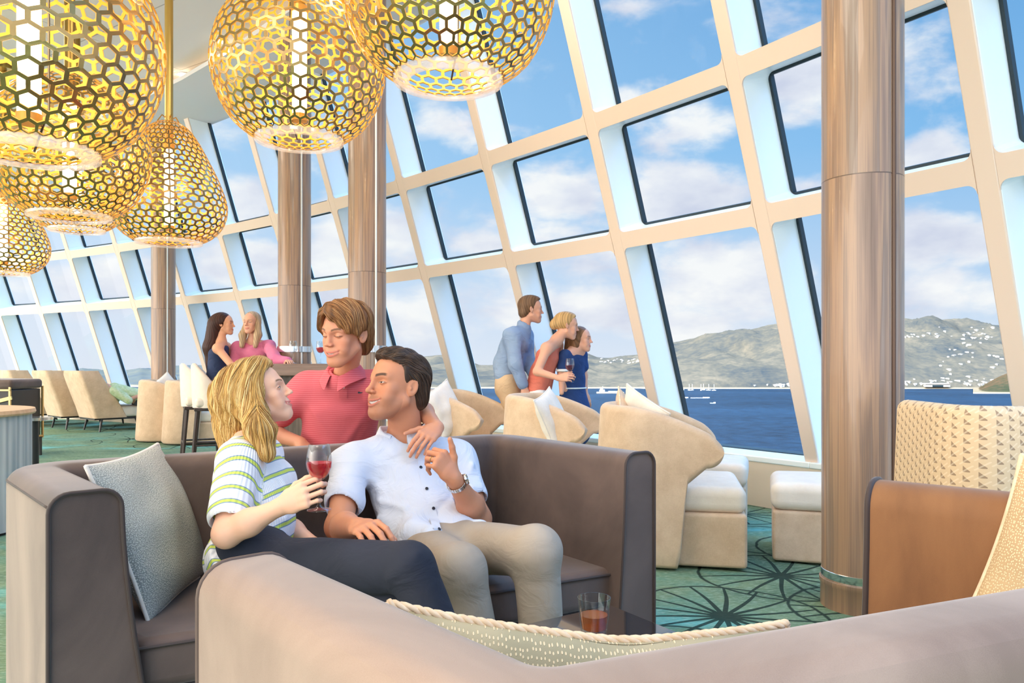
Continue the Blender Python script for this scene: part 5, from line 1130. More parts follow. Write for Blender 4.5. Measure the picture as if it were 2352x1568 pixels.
def polo(t, b):
    p = t.coord('Object'); x, y, z = t.sep(p); f_ = t.m('FRACT', t.m('MULTIPLY', t.m('ADD', z, t.m('MULTIPLY', t.noise(p, 4, 2), .02)), 118)); n = t.noise(p, 4, 3)
    c = t.mix(t.m('MULTIPLY', t.m('LESS_THAN', f_, .36), .38), t.mix(n, srgb(200, 80, 90), srgb(212, 94, 104)), srgb(232, 140, 146)); t.put(b.inputs['Base Color'], c)
    bp = t.new('ShaderNodeBump'); bp.inputs['Strength'].default_value = .45; bp.inputs['Distance'].default_value = .02; t.put(bp.inputs['Height'], t.noise(p, 7, 4, .5, .6)); t.put(b.inputs['Normal'], bp.outputs[0])
mat('pink_polo', rough=.85, build=polo); cloth('polo_collar', srgb(222, 104, 128), srgb(228, 120, 142))
def collar(C, fwd, up, r, rz_, gap, parent, material, point=.03, width=.034, stand=.026, name='collar', flare=.028, rot=0, n=56, depth=1.0):
    u = Vector(up).normalized(); f = Vector(fwd); f = (f-u*f.dot(u)).normalized(); s = f.cross(u); m = M(); rows = []
    for i in range(n+1):
        t_ = i/n; a = gap+(2*math.pi-2*gap)*t_+rot; e = max(0, abs(t_-.5)*2); k = max(0, (e-.80)/.20); dirv = f*math.cos(a)*depth+s*math.sin(a); fr__ = max(0, math.cos(a)); drop = -.030*fr__**1.5
        def q(rad, z): return Vector(C)+dirv*rad+u*(z+drop)
        w_ = width+point*k**1.3; rows.append([q(r, -.004), q(r+.001, stand*.6*(1-.5*fr__)), q(r+.003, stand*(1-.35*fr__)), q(r+.008, stand*1.05*(1-.35*fr__)), q(r+.012, stand*.8*(1-.35*fr__)), q(r+.012+flare*.55, stand*.5-w_*.45), q(r+.012+flare, stand*.3-w_*.85)])
    m.grid(rows); o = obj(name, m, material, parent, smooth=180, recalc=False); md = o.modifiers.new('thick', 'SOLIDIFY'); md.thickness = .0025; md.offset = 1; sb_ = o.modifiers.new('sub', 'SUBSURF'); sb_.levels = 1; sb_.render_levels = 1; return o
def button(p, n_, parent, material, r=.0058):
    q = Vector(n_).to_track_quat('Z', 'Y').to_matrix(); m = M(); m.lathe([(.0001, .0012), (r*.55, .0012), (r*.7, .0026), (r, .0022), (r, 0), (.0001, 0)], 16); m.v = [tuple(Vector(p)+q@Vector(v)) for v in m.v]; return obj('button', m, material, parent, smooth=50)
def ribbon(pts, norms, w_, parent, material, name='placket', th=.0022, side=Vector((1, 0, 0))):
    rows = []
    for i, (p, n_) in enumerate(zip(pts, norms)):
        t = (pts[min(i+1, len(pts)-1)]-pts[max(i-1, 0)]).normalized(); s = t.cross(n_).normalized(); rows.append([p-s*w_/2-n_*.002, p-s*w_/2+n_*th, p+s*w_/2+n_*th, p+s*w_/2-n_*.002])
    return obj(name, M().grid(rows, closed_v=True), material, parent, smooth=30)
def nails(tips, parent, skin_col, dorsal, sc=1):
    m = M(); d0 = Vector(dorsal).normalized()
    for p, dr, r, ang in tips[:4]:
        s = Vector(dr).cross(d0).normalized(); up = s.cross(Vector(dr)).normalized()
        if ang > 1.9: continue
        c = Vector(p)-Vector(dr)*.004*sc; rows = []
        for a in range(-3, 4):
            th = a/3*.85; rows.append([c+(up*math.cos(th)+s*math.sin(th))*r*.94+Vector(dr)*l for l in (-.006*sc, 0, .006*sc*(1-.12*a*a/3))])
        m.grid(rows)
    if m.f: obj('fingernails', m, 'nail', parent, smooth=180)
mat('nail', srgb(236, 190, 172), .25)
FINE = .0024
# ================================================================== MAN
def man():
    hf, hu = ypr(math.radians(48), math.radians(10), math.radians(4)); fr = Frame(W(913, 889, 2.84), hf, hu, 1.07)
    sh_r, sh_l = W(808, 1066, 2.76), W(1050, 1058, 2.92); chest, waist, pel = W(938, 1100, 2.85), W(980, 1190, 2.75), W(1012, 1262, 2.66); nb = W(930, 1000, 2.88)
    el_r, wr_r, kn_r = W(778, 1210, 2.50), W(822, 1210, 2.22), W(848, 1212, 2.13); el_l, wr_l, kn_l = W(1100, 1192, 2.73), W(1042, 1098, 2.56), W(992, 1032, 2.53)
    side = (sh_l-sh_r).normalized(); hl, hr2 = W(1065, 1255, 2.60), W(972, 1266, 2.58); kl, kr = W(1228, 1266, 2.29), W(1056, 1308, 2.23); al, ar_ = Vector((.105, 2.37, .09)), Vector((-.075, 2.29, .09))
    S = SDF(); hd = head_sdf(fr, smile=1.15, male=1, lid=.40, opn=.85, nose=1.0, jaw=1.04); S.add(hd, 0)
    S.add(f_cap(fr.wor((0, -.028, -.05)), nb+Vector((.0, .01, .01)), .058, .064), .03); S.add(f_cap(nb+Vector((0, .02, -.02)), sh_r.lerp(nb, .35)+Vector((0, 0, -.01)), .046, .042), .04); S.add(f_cap(nb+Vector((0, .02, -.02)), sh_l.lerp(nb, .35), .046, .042), .04)
    S.add(f_cap(sh_r, sh_l, .052, .052), .04); S.add(f_flat(chest+Vector((0, 0, .02)), waist, side, .165, .145, .10, .09), .06); S.add(f_flat(waist, pel, side, .145, .155, .09, .10), .05)
    arms = [(sh_r, el_r, wr_r), (sh_l, el_l, wr_l)]
    for sh, el_, wr in arms:
        S.add(f_cap(sh, sh.lerp(el_, .5), .058, .050), .04); S.add(f_cap(sh.lerp(el_, .45), el_, .050, .041), .03); S.add(f_cap(el_, el_.lerp(wr, .35), .041, .043), .03); S.add(f_cap(el_.lerp(wr, .35), wr, .043, .0275), .03)
    for h_, k_, a_ in ((hl, kl, al), (hr2, kr, ar_)): S.add(f_cap(h_, k_, .075, .055), .03); S.add(f_cap(k_, a_, .052, .036), .03); S.add(f_cap(a_, a_+Vector((.04, -.16, -.05)), .036, .03), .03)
    fw = (kn_r-wr_r).normalized(); P1, T1 = hand_prims(wr_r, fw, Vector((-.1, -.35, .93)), -1, [(.42, .62, .30), (.46, .62, .28), (.46, .64, .3), (.42, .66, .3)], [(.5, .8, -.4), (.25, .85, -.5), (.1, .8, -.6)], 1.08, .10)
    fl = (kn_l-wr_l).normalized(); D2 = Vector((.50, -.78, .38)); P2, T2 = hand_prims(wr_l, fl, D2, 1, [(1.15, .75, .5), (1.2, .9, .5), (1.25, 1.0, .6), (1.3, 1.0, .6)], [(.55, .75, .3), (.35, .9, .25), (.25, .95, .25)], 1.05, .05)
    for f_, k in P1+P2: S.add(f_, k)
    # tendons on the back of the left hand
    lo, hi = S.bounds(); sk = head_color(fr, SK_M, srgb(196, 116, 100), srgb(52, 36, 28), srgb(70, 46, 32), 1.15, .40, .85, stubble=.6, brow_w=1.5)
    P = body_mesh(S, [(fr.C, (.165, .165, .175), .0023), (list(T1[1][0]-T1[1][1]*.03+Vector((0, .03, .02))), .10, .0024), (list(kn_l+Vector((-.01, 0, .0))), .095, .0024)], .0075, dict(label='smiling dark-haired man in a white short-sleeved shirt seated on the dark sofa, one arm raised', cat='person'), colf=sk, lo=lo-.02, hi=hi+.02)
    nails(T1, P, SK_M, Vector((-.1, -.35, .93)), 1.08)
    # shirt
    sh = SDF(); sh.add(f_flat(chest+Vector((0, 0, .035)), waist, side, .178, .165, .118, .112), .0); sh.add(f_flat(waist, pel+Vector((0, 0, .02)), side, .165, .185, .112, .122), .06); sh.add(f_cap(sh_r, sh_l, .068, .068), .05)
    sh.add(f_cap(nb+Vector((0, .015, -.022)), sh_r, .066, .057), .05); sh.add(f_cap(nb+Vector((0, .015, -.022)), sh_l, .066, .057), .05)
    e1_, e2_ = sh_r.lerp(el_r, .60), sh_l.lerp(el_l, .62); sh.add(f_cap(sh_r, e1_, .064, .068), .045); sh.add(f_cap(sh_l, e2_, .063, .066), .045)
    sh.add(f_cap(hr2+Vector((-.02, -.03, .05)), hr2.lerp(kr, .25)+Vector((0, 0, .055)), .06, .045), .05); sh.add(f_cap(hl+Vector((.0, -.0, .04)), hl.lerp(kl, .22)+Vector((0, 0, .05)), .06, .045), .05)
    def plane(p0, n_): 
        p0 = np.array(p0, np.float32); n_ = np.array(Vector(n_).normalized(), np.float32); return lambda p: (p-p0)@n_
    for sj, ej, ee in ((sh_r, el_r, e1_), (sh_l, el_l, e2_)):
        ax = (ej-sj).normalized(); q = ee+ax*.045; cp_ = plane(q, ax); near = f_cap(sj.lerp(ej, .6), ej, .11, .11); sh.ops.append(('s', (lambda p, cp_=cp_, near=near: np.maximum(-cp_(p), near(p))), .003)); sh.sub(f_cap(q+ax*.02, q-ax*.035, .062, .050), .004)
    sh.sub(f_cap(nb+Vector((0, -.01, .01)), fr.wor((0, 0, -.03)), .062, .075), .01); sh.sub(f_cap(nb+Vector((.012, -.075, -.035)), nb+Vector((-.01, -.06, .04)), .022, .04), .01)
    sh.ops.append(('d', wrinkle(.0062, (17, 11, 24)), 0))
    for a, b, r, am in ((W(840, 1085, 2.72), W(880, 1130, 2.70), .014, .009), (W(860, 1190, 2.66), W(960, 1215, 2.60), .014, .011), (W(880, 1215, 2.64), W(1000, 1245, 2.56), .013, .010), (W(1040, 1130, 2.70), W(1000, 1180, 2.62), .014, -.006), (W(1090, 1060, 2.83), W(1060, 1120, 2.78), .013, .009), (W(870, 1150, 2.68), W(930, 1165, 2.62), .013, .008), (W(800, 1080, 2.68), W(830, 1150, 2.62), .012, .009), (W(1000, 1060, 2.75), W(1015, 1110, 2.7), .012, .008), (W(900, 1040, 2.75), W(935, 1090, 2.73), .014, .006), (W(1085, 1120, 2.75), W(1060, 1160, 2.72), .011, .008), (W(1020, 1200, 2.56), W(1060, 1240, 2.5), .013, -.009)): sh.ops.append(('d', fold(a, b, r, am), 0))
    lo, hi = sh.bounds(); sho = sdf_mesh('shirt', sh, [(lo-.02, hi+.02, .0048, None)], 'white_shirt', P, smooth_it=1)
    pts = []; px_ = [(966, 1012), (972, 1030), (968, 1055), (970, 1085), (978, 1112), (986, 1140), (990, 1165), (996, 1190), (1004, 1215), (1022, 1240)]
    for a, b in px_:
        q = march(sh, a, b, 2.3, 3.0)
        if q is not None: pts.append(q)
    nr = [normal_at(sh, p) for p in pts]
    if len(pts) > 3: ribbon(pts, nr, .030, sho, 'white_shirt', 'placket')
    for a, b in ((953, 1023), (966, 1074), (980, 1123), (995, 1168), (1008, 1216)):
        q = march(sh, a, b, 2.3, 3.0)
        if q is not None: button(q+normal_at(sh, q)*.003, normal_at(sh, q), sho, 'button_dark')
    collar(nb+Vector((-.004, -.012, -.004)), (hf+side.cross(Vector((0, 0, 1)))*1.6).normalized()*1, (nb-chest)+Vector((0, 0, .1)), .078, 0, .34, sho, 'white_shirt', point=.026, width=.038, stand=.045)
    # trousers
    tr = SDF(); tr.add(f_flat(waist+Vector((0, .0, -.055)), pel, side, .150, .172, .105, .115), 0)
    for h_, k_, a_ in ((hl, kl, al), (hr2, kr, ar_)): tr.add(f_cap(h_, k_, .092, .074), .05); tr.add(f_cap(k_, a_+Vector((0, 0, .03)), .074, .066), .035); tr.ops.append(('d', fold(k_+Vector((-.06, .02, -.04)), k_+Vector((.06, .04, -.06)), .014, .008), 0)); tr.ops.append(('d', fold(k_+Vector((-.05, .05, .03)), k_+Vector((.05, .09, -.01)), .012, .005), 0))
    tr.ops.append(('d', wrinkle(.004, (12, 9, 12), 1), 0)); lo, hi = tr.bounds(); sdf_mesh('trousers', tr, [(lo-.02, hi+.02, .0065, None)], 'khaki', P, smooth_it=1)
    for a_ in (al, ar_):
        m = SDF(); m.add(f_cap(a_+Vector((0, .03, -.045)), a_+Vector((.05, -.17, -.055)), .040, .034), .0); m.cut(lambda p: .004-p[:, 2], .002); lo, hi = m.bounds(); sdf_mesh('shoe', m, [(lo-.02, hi+.02, .007, None)], 'dark_wood', P)
    # wristwatch
    ax = (wr_l-el_l).normalized(); c = wr_l-ax*.028; dl = (D2-ax*D2.dot(ax)).normalized(); s_ = ax.cross(dl); wt = empty('wristwatch', (0, 0, 0), label='steel watch', parent=P); del wt['label']
    tilt = (dl*.80+s_*.6*(1 if s_.x > 0 else -1)).normalized(); s2 = ax.cross(tilt); mm = M(); N = 26
    for k in range(N):
        a = 2*math.pi*k/N
        if math.cos(a) > .80: continue
        dd = tilt*math.cos(a)+s2*math.sin(a); Rm = Matrix((ax, dd.cross(ax), dd)).transposed(); mm.box(c+dd*.0345, (.016, .0075, .003), Rm)
    obj('bracelet', mm, 'steel', wt, bevel=.0006)
    Rm = Matrix((ax, tilt.cross(ax), tilt)).transposed(); cs_ = M().lathe([(.0001, 0), (.0185, 0), (.0195, .003), (.0175, .0085), (.0155, .009), (.015, .0075)], 32); fc = M().lathe([(.0001, .0076), (.0152, .0076)], 32); hn = M().box((.003, 0, .0082), (.009, .0009, .0005)).box((0, .004, .0082), (.0009, .009, .0005)); 
    for mmm, nm, mt_ in ((cs_, 'case', 'steel'), (fc, 'dial', 'black_gloss'), (hn, 'hands', 'steel')): mmm.v = [tuple(c+tilt*.032+Rm@Vector(v)) for v in mmm.v]; obj(nm, mmm, mt_, wt, smooth=40)
    # wedding ring
    pf = P2[3+4*2+1][0]; Rq = Vector([float(v) for v in pf.d]).to_track_quat('Z', 'Y').to_matrix(); rg = M().lathe([(pf.ra*1.02, -.0022), (pf.ra*1.13, -.002), (pf.ra*1.13, .002), (pf.ra*1.02, .0022)], 28); rg.v = [tuple(Vector([float(x) for x in pf.c])+Rq@Vector(v)) for v in rg.v]; obj('ring', rg, 'gold_metal', P, smooth=40)
    # hair
    Hh = SDF(); Hh.add(f_ell((0, -.020, .044), (.0825, .106, .091)), .02); Hh.add(f_ell((0, .030, .098), (.058, .066, .034)), .03); Hh.add(f_ell((0, -.07, -.03), (.062, .045, .05)), .03)
    zz = [-.12, -.085, -.06, -.035, -.01, .02, .05, .075, .088, .105, .16]; yy = [-.09, -.06, -.034, -.012, .010, .020, .026, .046, .082, .10, .11]
    Hh.cut(lambda q: (q[:, 1]-np.interp(q[:, 2]+.15*np.clip(-q[:, 0], 0, .05)*0, zz, yy).astype(np.float32))*.6, .008)
    for s in (-1, 1): Hh.sub(f_ell((s*.086, -.008, -.012), (.022, .026, .036)), .006)
    Hh.ops.append(('d', lambda q: (.0022*np.sin(q[:, 0]*150+6*np.sin(q[:, 1]*14)+q[:, 2]*30)).astype(np.float32), 0))
    def HF(p): return Hh(fr.loc(p))*fr.s
    HF.c = fr.C; cH = srgb(66, 48, 38)
    hc = [srgb(60, 44, 35), srgb(72, 53, 42), srgb(86, 64, 50), srgb(98, 76, 60), srgb(66, 56, 50)]
    ho = sdf_mesh('hair', HF, [(fr.C-.19, fr.C+.19, .0028, None)], 'hair', P, colf=lambda p: np.repeat(np.array(cH)[None], len(p), 0)*(1+.3*np.sin(fr.loc(p)[:, :1]*260)))
    roots = []; rr = random.Random(3)
    while len(roots) < 1900:
        th, ph = rr.uniform(0, 2*math.pi), math.acos(rr.uniform(-.35, 1)); q = (.09*math.sin(ph)*math.cos(th), -.02+.11*math.sin(ph)*math.sin(th), .04+.1*math.cos(ph))
        if q[1] < np.interp(q[2], zz, yy)-.004: roots.append(q)
    for _ in range(500): roots.append((rr.uniform(-.062, .062), rr.uniform(.02, .092), rr.uniform(.09, .125)))
    def flow(q, t, i):
        x, y, z = q; return (-.35*(z > .06)+.0*x, -.9 if z > .02 else -.45, .35 if (y > .03 and z > .06) else (-.25 if z > .05 else -.75))
    comb_hair('hair_locks', fr, HF, roots, flow, ho, hc, 12, .0085, .0010, .20, .0028, seed=4)
    return P
# ================================================================== WOMAN
def woman():
    hf, hu = ypr(math.radians(-103), math.radians(20), 0); fr = Frame(W(592, 908, 2.46), hf, hu, .87)
    sh_r, sh_l = W(548, 1058, 2.30), W(606, 1048, 2.60); chest, waist, pel = W(578, 1105, 2.44), W(590, 1195, 2.36), W(582, 1285, 2.30); nb = W(574, 1008, 2.45)
    el_, wr, kn = W(520, 1226, 2.13), W(650, 1160, 2.11), W(712, 1130, 2.085); side = (sh_l-sh_r).normalized(); fwd = Vector((side.y, -side.x, 0))
    h_r, k_r, a_r = W(605, 1304, 2.24), W(940, 1302, 2.00), Vector((-.10, 1.93, .22)); h_l, k_l, a_l = W(640, 1310, 2.42), W(905, 1375, 2.12), Vector((-.30, 2.05, .09))
    ell, wrl = W(640, 1200, 2.52), W(720, 1250, 2.42)
    S = SDF(); S.add(head_sdf(fr, smile=.9, male=0, lid=.40, opn=.6, nose=.98, jaw=.9), 0); S.add(f_cap(fr.wor((0, -.03, -.06)), nb, .044, .048), .025); S.add(f_cap(nb, sh_r.lerp(nb, .4), .045, .042), .04); S.add(f_cap(nb, sh_l.lerp(nb, .4), .045, .042), .04)
    S.add(f_cap(sh_r, sh_l, .045, .045), .04); S.add(f_flat(chest, waist, side, .13, .11, .09, .08), .05); S.add(f_flat(waist, pel, side, .11, .15, .08, .10), .05)
    for a, b, c in ((sh_r, el_, wr), (sh_l, ell, wrl)): S.add(f_cap(a, b, .045, .036), .03); S.add(f_cap(b, b.lerp(c, .4), .036, .035), .025); S.add(f_cap(b.lerp(c, .4), c, .035, .0225), .025)
    for h_, k_, a_ in ((h_r, k_r, a_r), (h_l, k_l, a_l)): S.add(f_cap(h_, k_, .07, .05), .03); S.add(f_cap(k_, a_, .048, .032), .03); S.add(f_cap(a_, a_+Vector((.12, -.06, -.05)), .03, .025), .03)
    P1, T1 = hand_prims(wr, kn-wr, Vector((-.15, -.95, .15)), -1, [(.55, 1.25, .7), (.50, 1.3, .8), (.50, 1.3, .8), (.45, 1.25, .7)], [(.55, .65, -.55), (.2, .9, -.45), (.0, .85, -.35)], .95, .04, .9); P2, T2 = hand_prims(wrl, Vector((.9, -.3, -.1)), Vector((0, 0, 1)), 1, [(.3, .3, .2)]*4, [(.6, .7, -.2)]*3, .92)
    for f_, k in P1+P2: S.add(f_, k)
    lo, hi = S.bounds(); sk = head_color(fr, SK_W, srgb(206, 100, 98), srgb(124, 90, 56), srgb(40, 56, 66), .9, .40, .6, lash=1.0)
    P = body_mesh(S, [(fr.C, .15, .0022), (list(kn+Vector((.01, .02, -.01))), .085, .0022)], .0075, dict(label='blonde woman in a striped knit top seated in profile, holding a glass of pink wine', cat='person'), colf=sk, lo=lo-.02, hi=hi+.02)
    sh = SDF(); up = Vector((0, 0, 1)); sh.add(f_flat(chest, waist, side, .148, .132, .108, .100), 0); sh.add(f_ell(chest+fwd*.065+Vector((0, 0, -.015)), (.07, .12, .075)), .06); sh.add(f_flat(waist, pel+Vector((-.02, 0, .0)), side, .132, .165, .100, .122), .05); sh.add(f_cap(sh_r, sh_l, .056, .056), .05); sh.add(f_cap(nb+Vector((0, 0, -.03)), sh_r, .054, .05), .04); sh.add(f_cap(nb+Vector((0, 0, -.03)), sh_l, .054, .05), .04)
    er = sh_r.lerp(el_, .74); sh.add(f_cap(sh_r+Vector((0, 0, -.01)), er, .060, .062), .03); e2_ = sh_l.lerp(ell, .6); sh.add(f_cap(sh_l, e2_, .055, .058), .03)
    ax = (el_-sh_r).normalized(); q = np.array(er+ax*.038, np.float32); axn = np.array(ax, np.float32); near = f_cap(er, el_, .1, .1); sh.ops.append(('s', lambda p: np.maximum(-((p-q)@axn), near(p)), .003)); sh.sub(f_cap(Vector(q)+ax*.02, Vector(q)-ax*.03, .054, .043), .004)
    sh.sub(f_cap(nb+Vector((0, 0, .015)), nb+Vector((0, 0, .1)), .058, .08), .008); sh.ops.append(('d', wrinkle(.0035, (15, 12, 20), 2), 0))
    for a, b, r, am in ((W(652, 1090, 2.36), W(664, 1140, 2.36), .014, .006), (W(560, 1065, 2.24), W(580, 1180, 2.24), .010, .007), (W(600, 1205, 2.26), W(660, 1190, 2.3), .013, .006), (W(540, 1260, 2.2), W(640, 1225, 2.26), .012, .006)): sh.ops.append(('d', fold(a, b, r, am), 0))
    armc = f_cap(sh_r+Vector((0, 0, -.03)), er, .060, .062); tor = f_flat(chest, waist, side, .148, .132, .108, .100); tax = np.array(Vector((-.42, .05, .90)).normalized(), np.float32); wv = np.array(waist, np.float32); sv = np.array(sh_r, np.float32)
    def sc_(p):
        a = armc(p) < tor(p)+.006; st = (p-wv)@tax; sa = -(p-sv)@axn+.012*np.cos(p[:, 0]*20); s_ = np.where(a, sa, st); ang = np.arctan2(p[:, 1]-wv[1], p[:, 0]-wv[0])*.1; return np.stack([s_+1, ang, a*1.0], 1)
    lo, hi = sh.bounds(); sdf_mesh('knit_top', sh, [(lo-.02, hi+.02, .0045, None)], 'striped_knit', P, colf=sc_, smooth_it=1)
    tr = SDF(); tr.add(f_flat(waist+Vector((0, 0, -.06)), pel, side, .125, .165, .095, .115), 0); tr.add(f_cap(h_r, k_r, .090, .066), .06); tr.add(f_cap(h_l, k_l, .088, .066), .03); tr.add(f_cap(k_r, a_r, .064, .048), .02); tr.add(f_cap(k_l, a_l, .064, .046), .02); tr.ops.append(('d', wrinkle(.003, (12, 12, 12), 3), 0))
    for a, b, r, am in ((W(600, 1240, 2.1), W(700, 1262, 2.05), .010, .006), (W(640, 1235, 2.1), W(660, 1280, 2.05), .010, .006), (k_r+Vector((-.06, -.06, -.03)), k_r+Vector((.03, -.05, .05)), .012, .006)): tr.ops.append(('d', fold(a, b, r, am), 0))
    lo, hi = tr.bounds(); sdf_mesh('trousers', tr, [(lo-.02, hi+.02, .0065, None)], 'navy_cloth', P, smooth_it=1)
    Hh = SDF()
    def loc(w_): return Vector([float(v) for v in fr.loc(np.array([list(w_)], np.float32))[0]])
    Hh.add(f_ell((0, -.022, .038), (.094, .118, .100)), 0); Hh.add(f_ell((0, .020, .095), (.07, .07, .045)), .03)
    Hh.add(f_cap((0, -.075, .01), loc(W(545, 985, 2.46)), .088, .070), .06); Hh.add(f_cap(loc(W(545, 985, 2.46)), loc(W(528, 1030, 2.44)), .066, .030), .05)
    Hh.add(f_cap((.055, -.02, -.02), loc(W(598, 985, 2.33)), .045, .044), .05); Hh.add(f_cap(loc(W(598, 985, 2.33)), loc(W(612, 1038, 2.31)), .044, .028), .04); Hh.add(f_cap((-.055, -.02, -.02), loc(W(600, 1000, 2.56)), .045, .035), .05)
    zz = [-.26, -.16, -.10, -.05, .0, .04, .07, .09, .105, .16]; yy = [.10, .06, .02, .012, .020, .034, .055, .082, .11, .13]
    Hh.cut(lambda q: (q[:, 1]-np.interp(q[:, 2], zz, yy).astype(np.float32))*.6, .01)
    Hh.ops.append(('d', lambda q: (.0035*np.sin(q[:, 1]*95+5*np.sin(q[:, 2]*13+q[:, 0]*6)+q[:, 0]*60)).astype(np.float32), 0))
    def HF(p): return Hh(fr.loc(p))*fr.s
    def hcol(p):
        q = fr.loc(p); g = .5+.5*np.sin(q[:, 1]*95+5*np.sin(q[:, 2]*13+q[:, 0]*6)+q[:, 0]*60); a, b = np.array(srgb(160, 118, 64)), np.array(srgb(216, 176, 106)); return a+(b-a)*g[:, None]**1.5
    ho = sdf_mesh('hair', HF, [(fr.C-np.array([.26, .24, .30]), fr.C+.24, .0032, None)], 'hair', P, colf=hcol)
    roots = []; rr = random.Random(8)
    while len(roots) < 2300:
        th, ph = rr.uniform(0, 2*math.pi), math.acos(rr.uniform(-.2, 1)); q = (.10*math.sin(ph)*math.cos(th), -.02+.12*math.sin(ph)*math.sin(th), .04+.105*math.cos(ph))
        if q[1] < np.interp(q[2], zz, yy)-.006 and q[0] > -.06: roots.append(q)
    for A0, A1, rd, cnt in ((W(545, 950, 2.46), W(540, 1000, 2.46), .085, 350), (W(600, 950, 2.34), W(602, 1000, 2.33), .05, 520), (W(590, 900, 2.34), W(600, 960, 2.34), .045, 420), (W(612, 950, 2.36), W(616, 1000, 2.34), .03, 300)):
        for _ in range(cnt):
            v = A0.lerp(A1, rr.random())+Vector((rr.gauss(0, rd), rr.gauss(-rd*.3, rd), rr.gauss(0, .02))); q = loc(v)
            if q[1] < np.interp(q[2], zz, yy)-.008: roots.append(tuple(q))
    down = np.array(fr.R.T@np.array([0, 0, -1], np.float32)); ph_ = [rr.uniform(-.5, .5) for _ in range(1000)]
    def flow(q, t, i):
        x, y, z = q; w_ = (.24*math.sin(16*(-z)+ph_[i % 1000]*1.2+2*y*8))*min(1, t*2.2)
        a = max(0, min(1, (z-.03)/.10)); sx_ = (1 if x > 0 else -1); return (down[0]*(1-a)+sx_*.75*a, down[1]*(1-a*.6)+w_-.30*a*(1 if y < .05 else .2), down[2]*(1-.7*a))
    comb_hair('hair_locks', fr, HF, roots, flow, ho, [srgb(196, 150, 82), srgb(208, 164, 94), srgb(220, 180, 112), srgb(180, 134, 72), srgb(232, 200, 140), srgb(160, 116, 62)], 27, .0135, .0011, .09, .005, seed=5)
    gl = wine_glass(W(733, 1172, 2.118)+Vector((0, 0, 0)), 'stemmed glass of pink wine held by the blonde woman', 'rose_wine', .93)
    return P
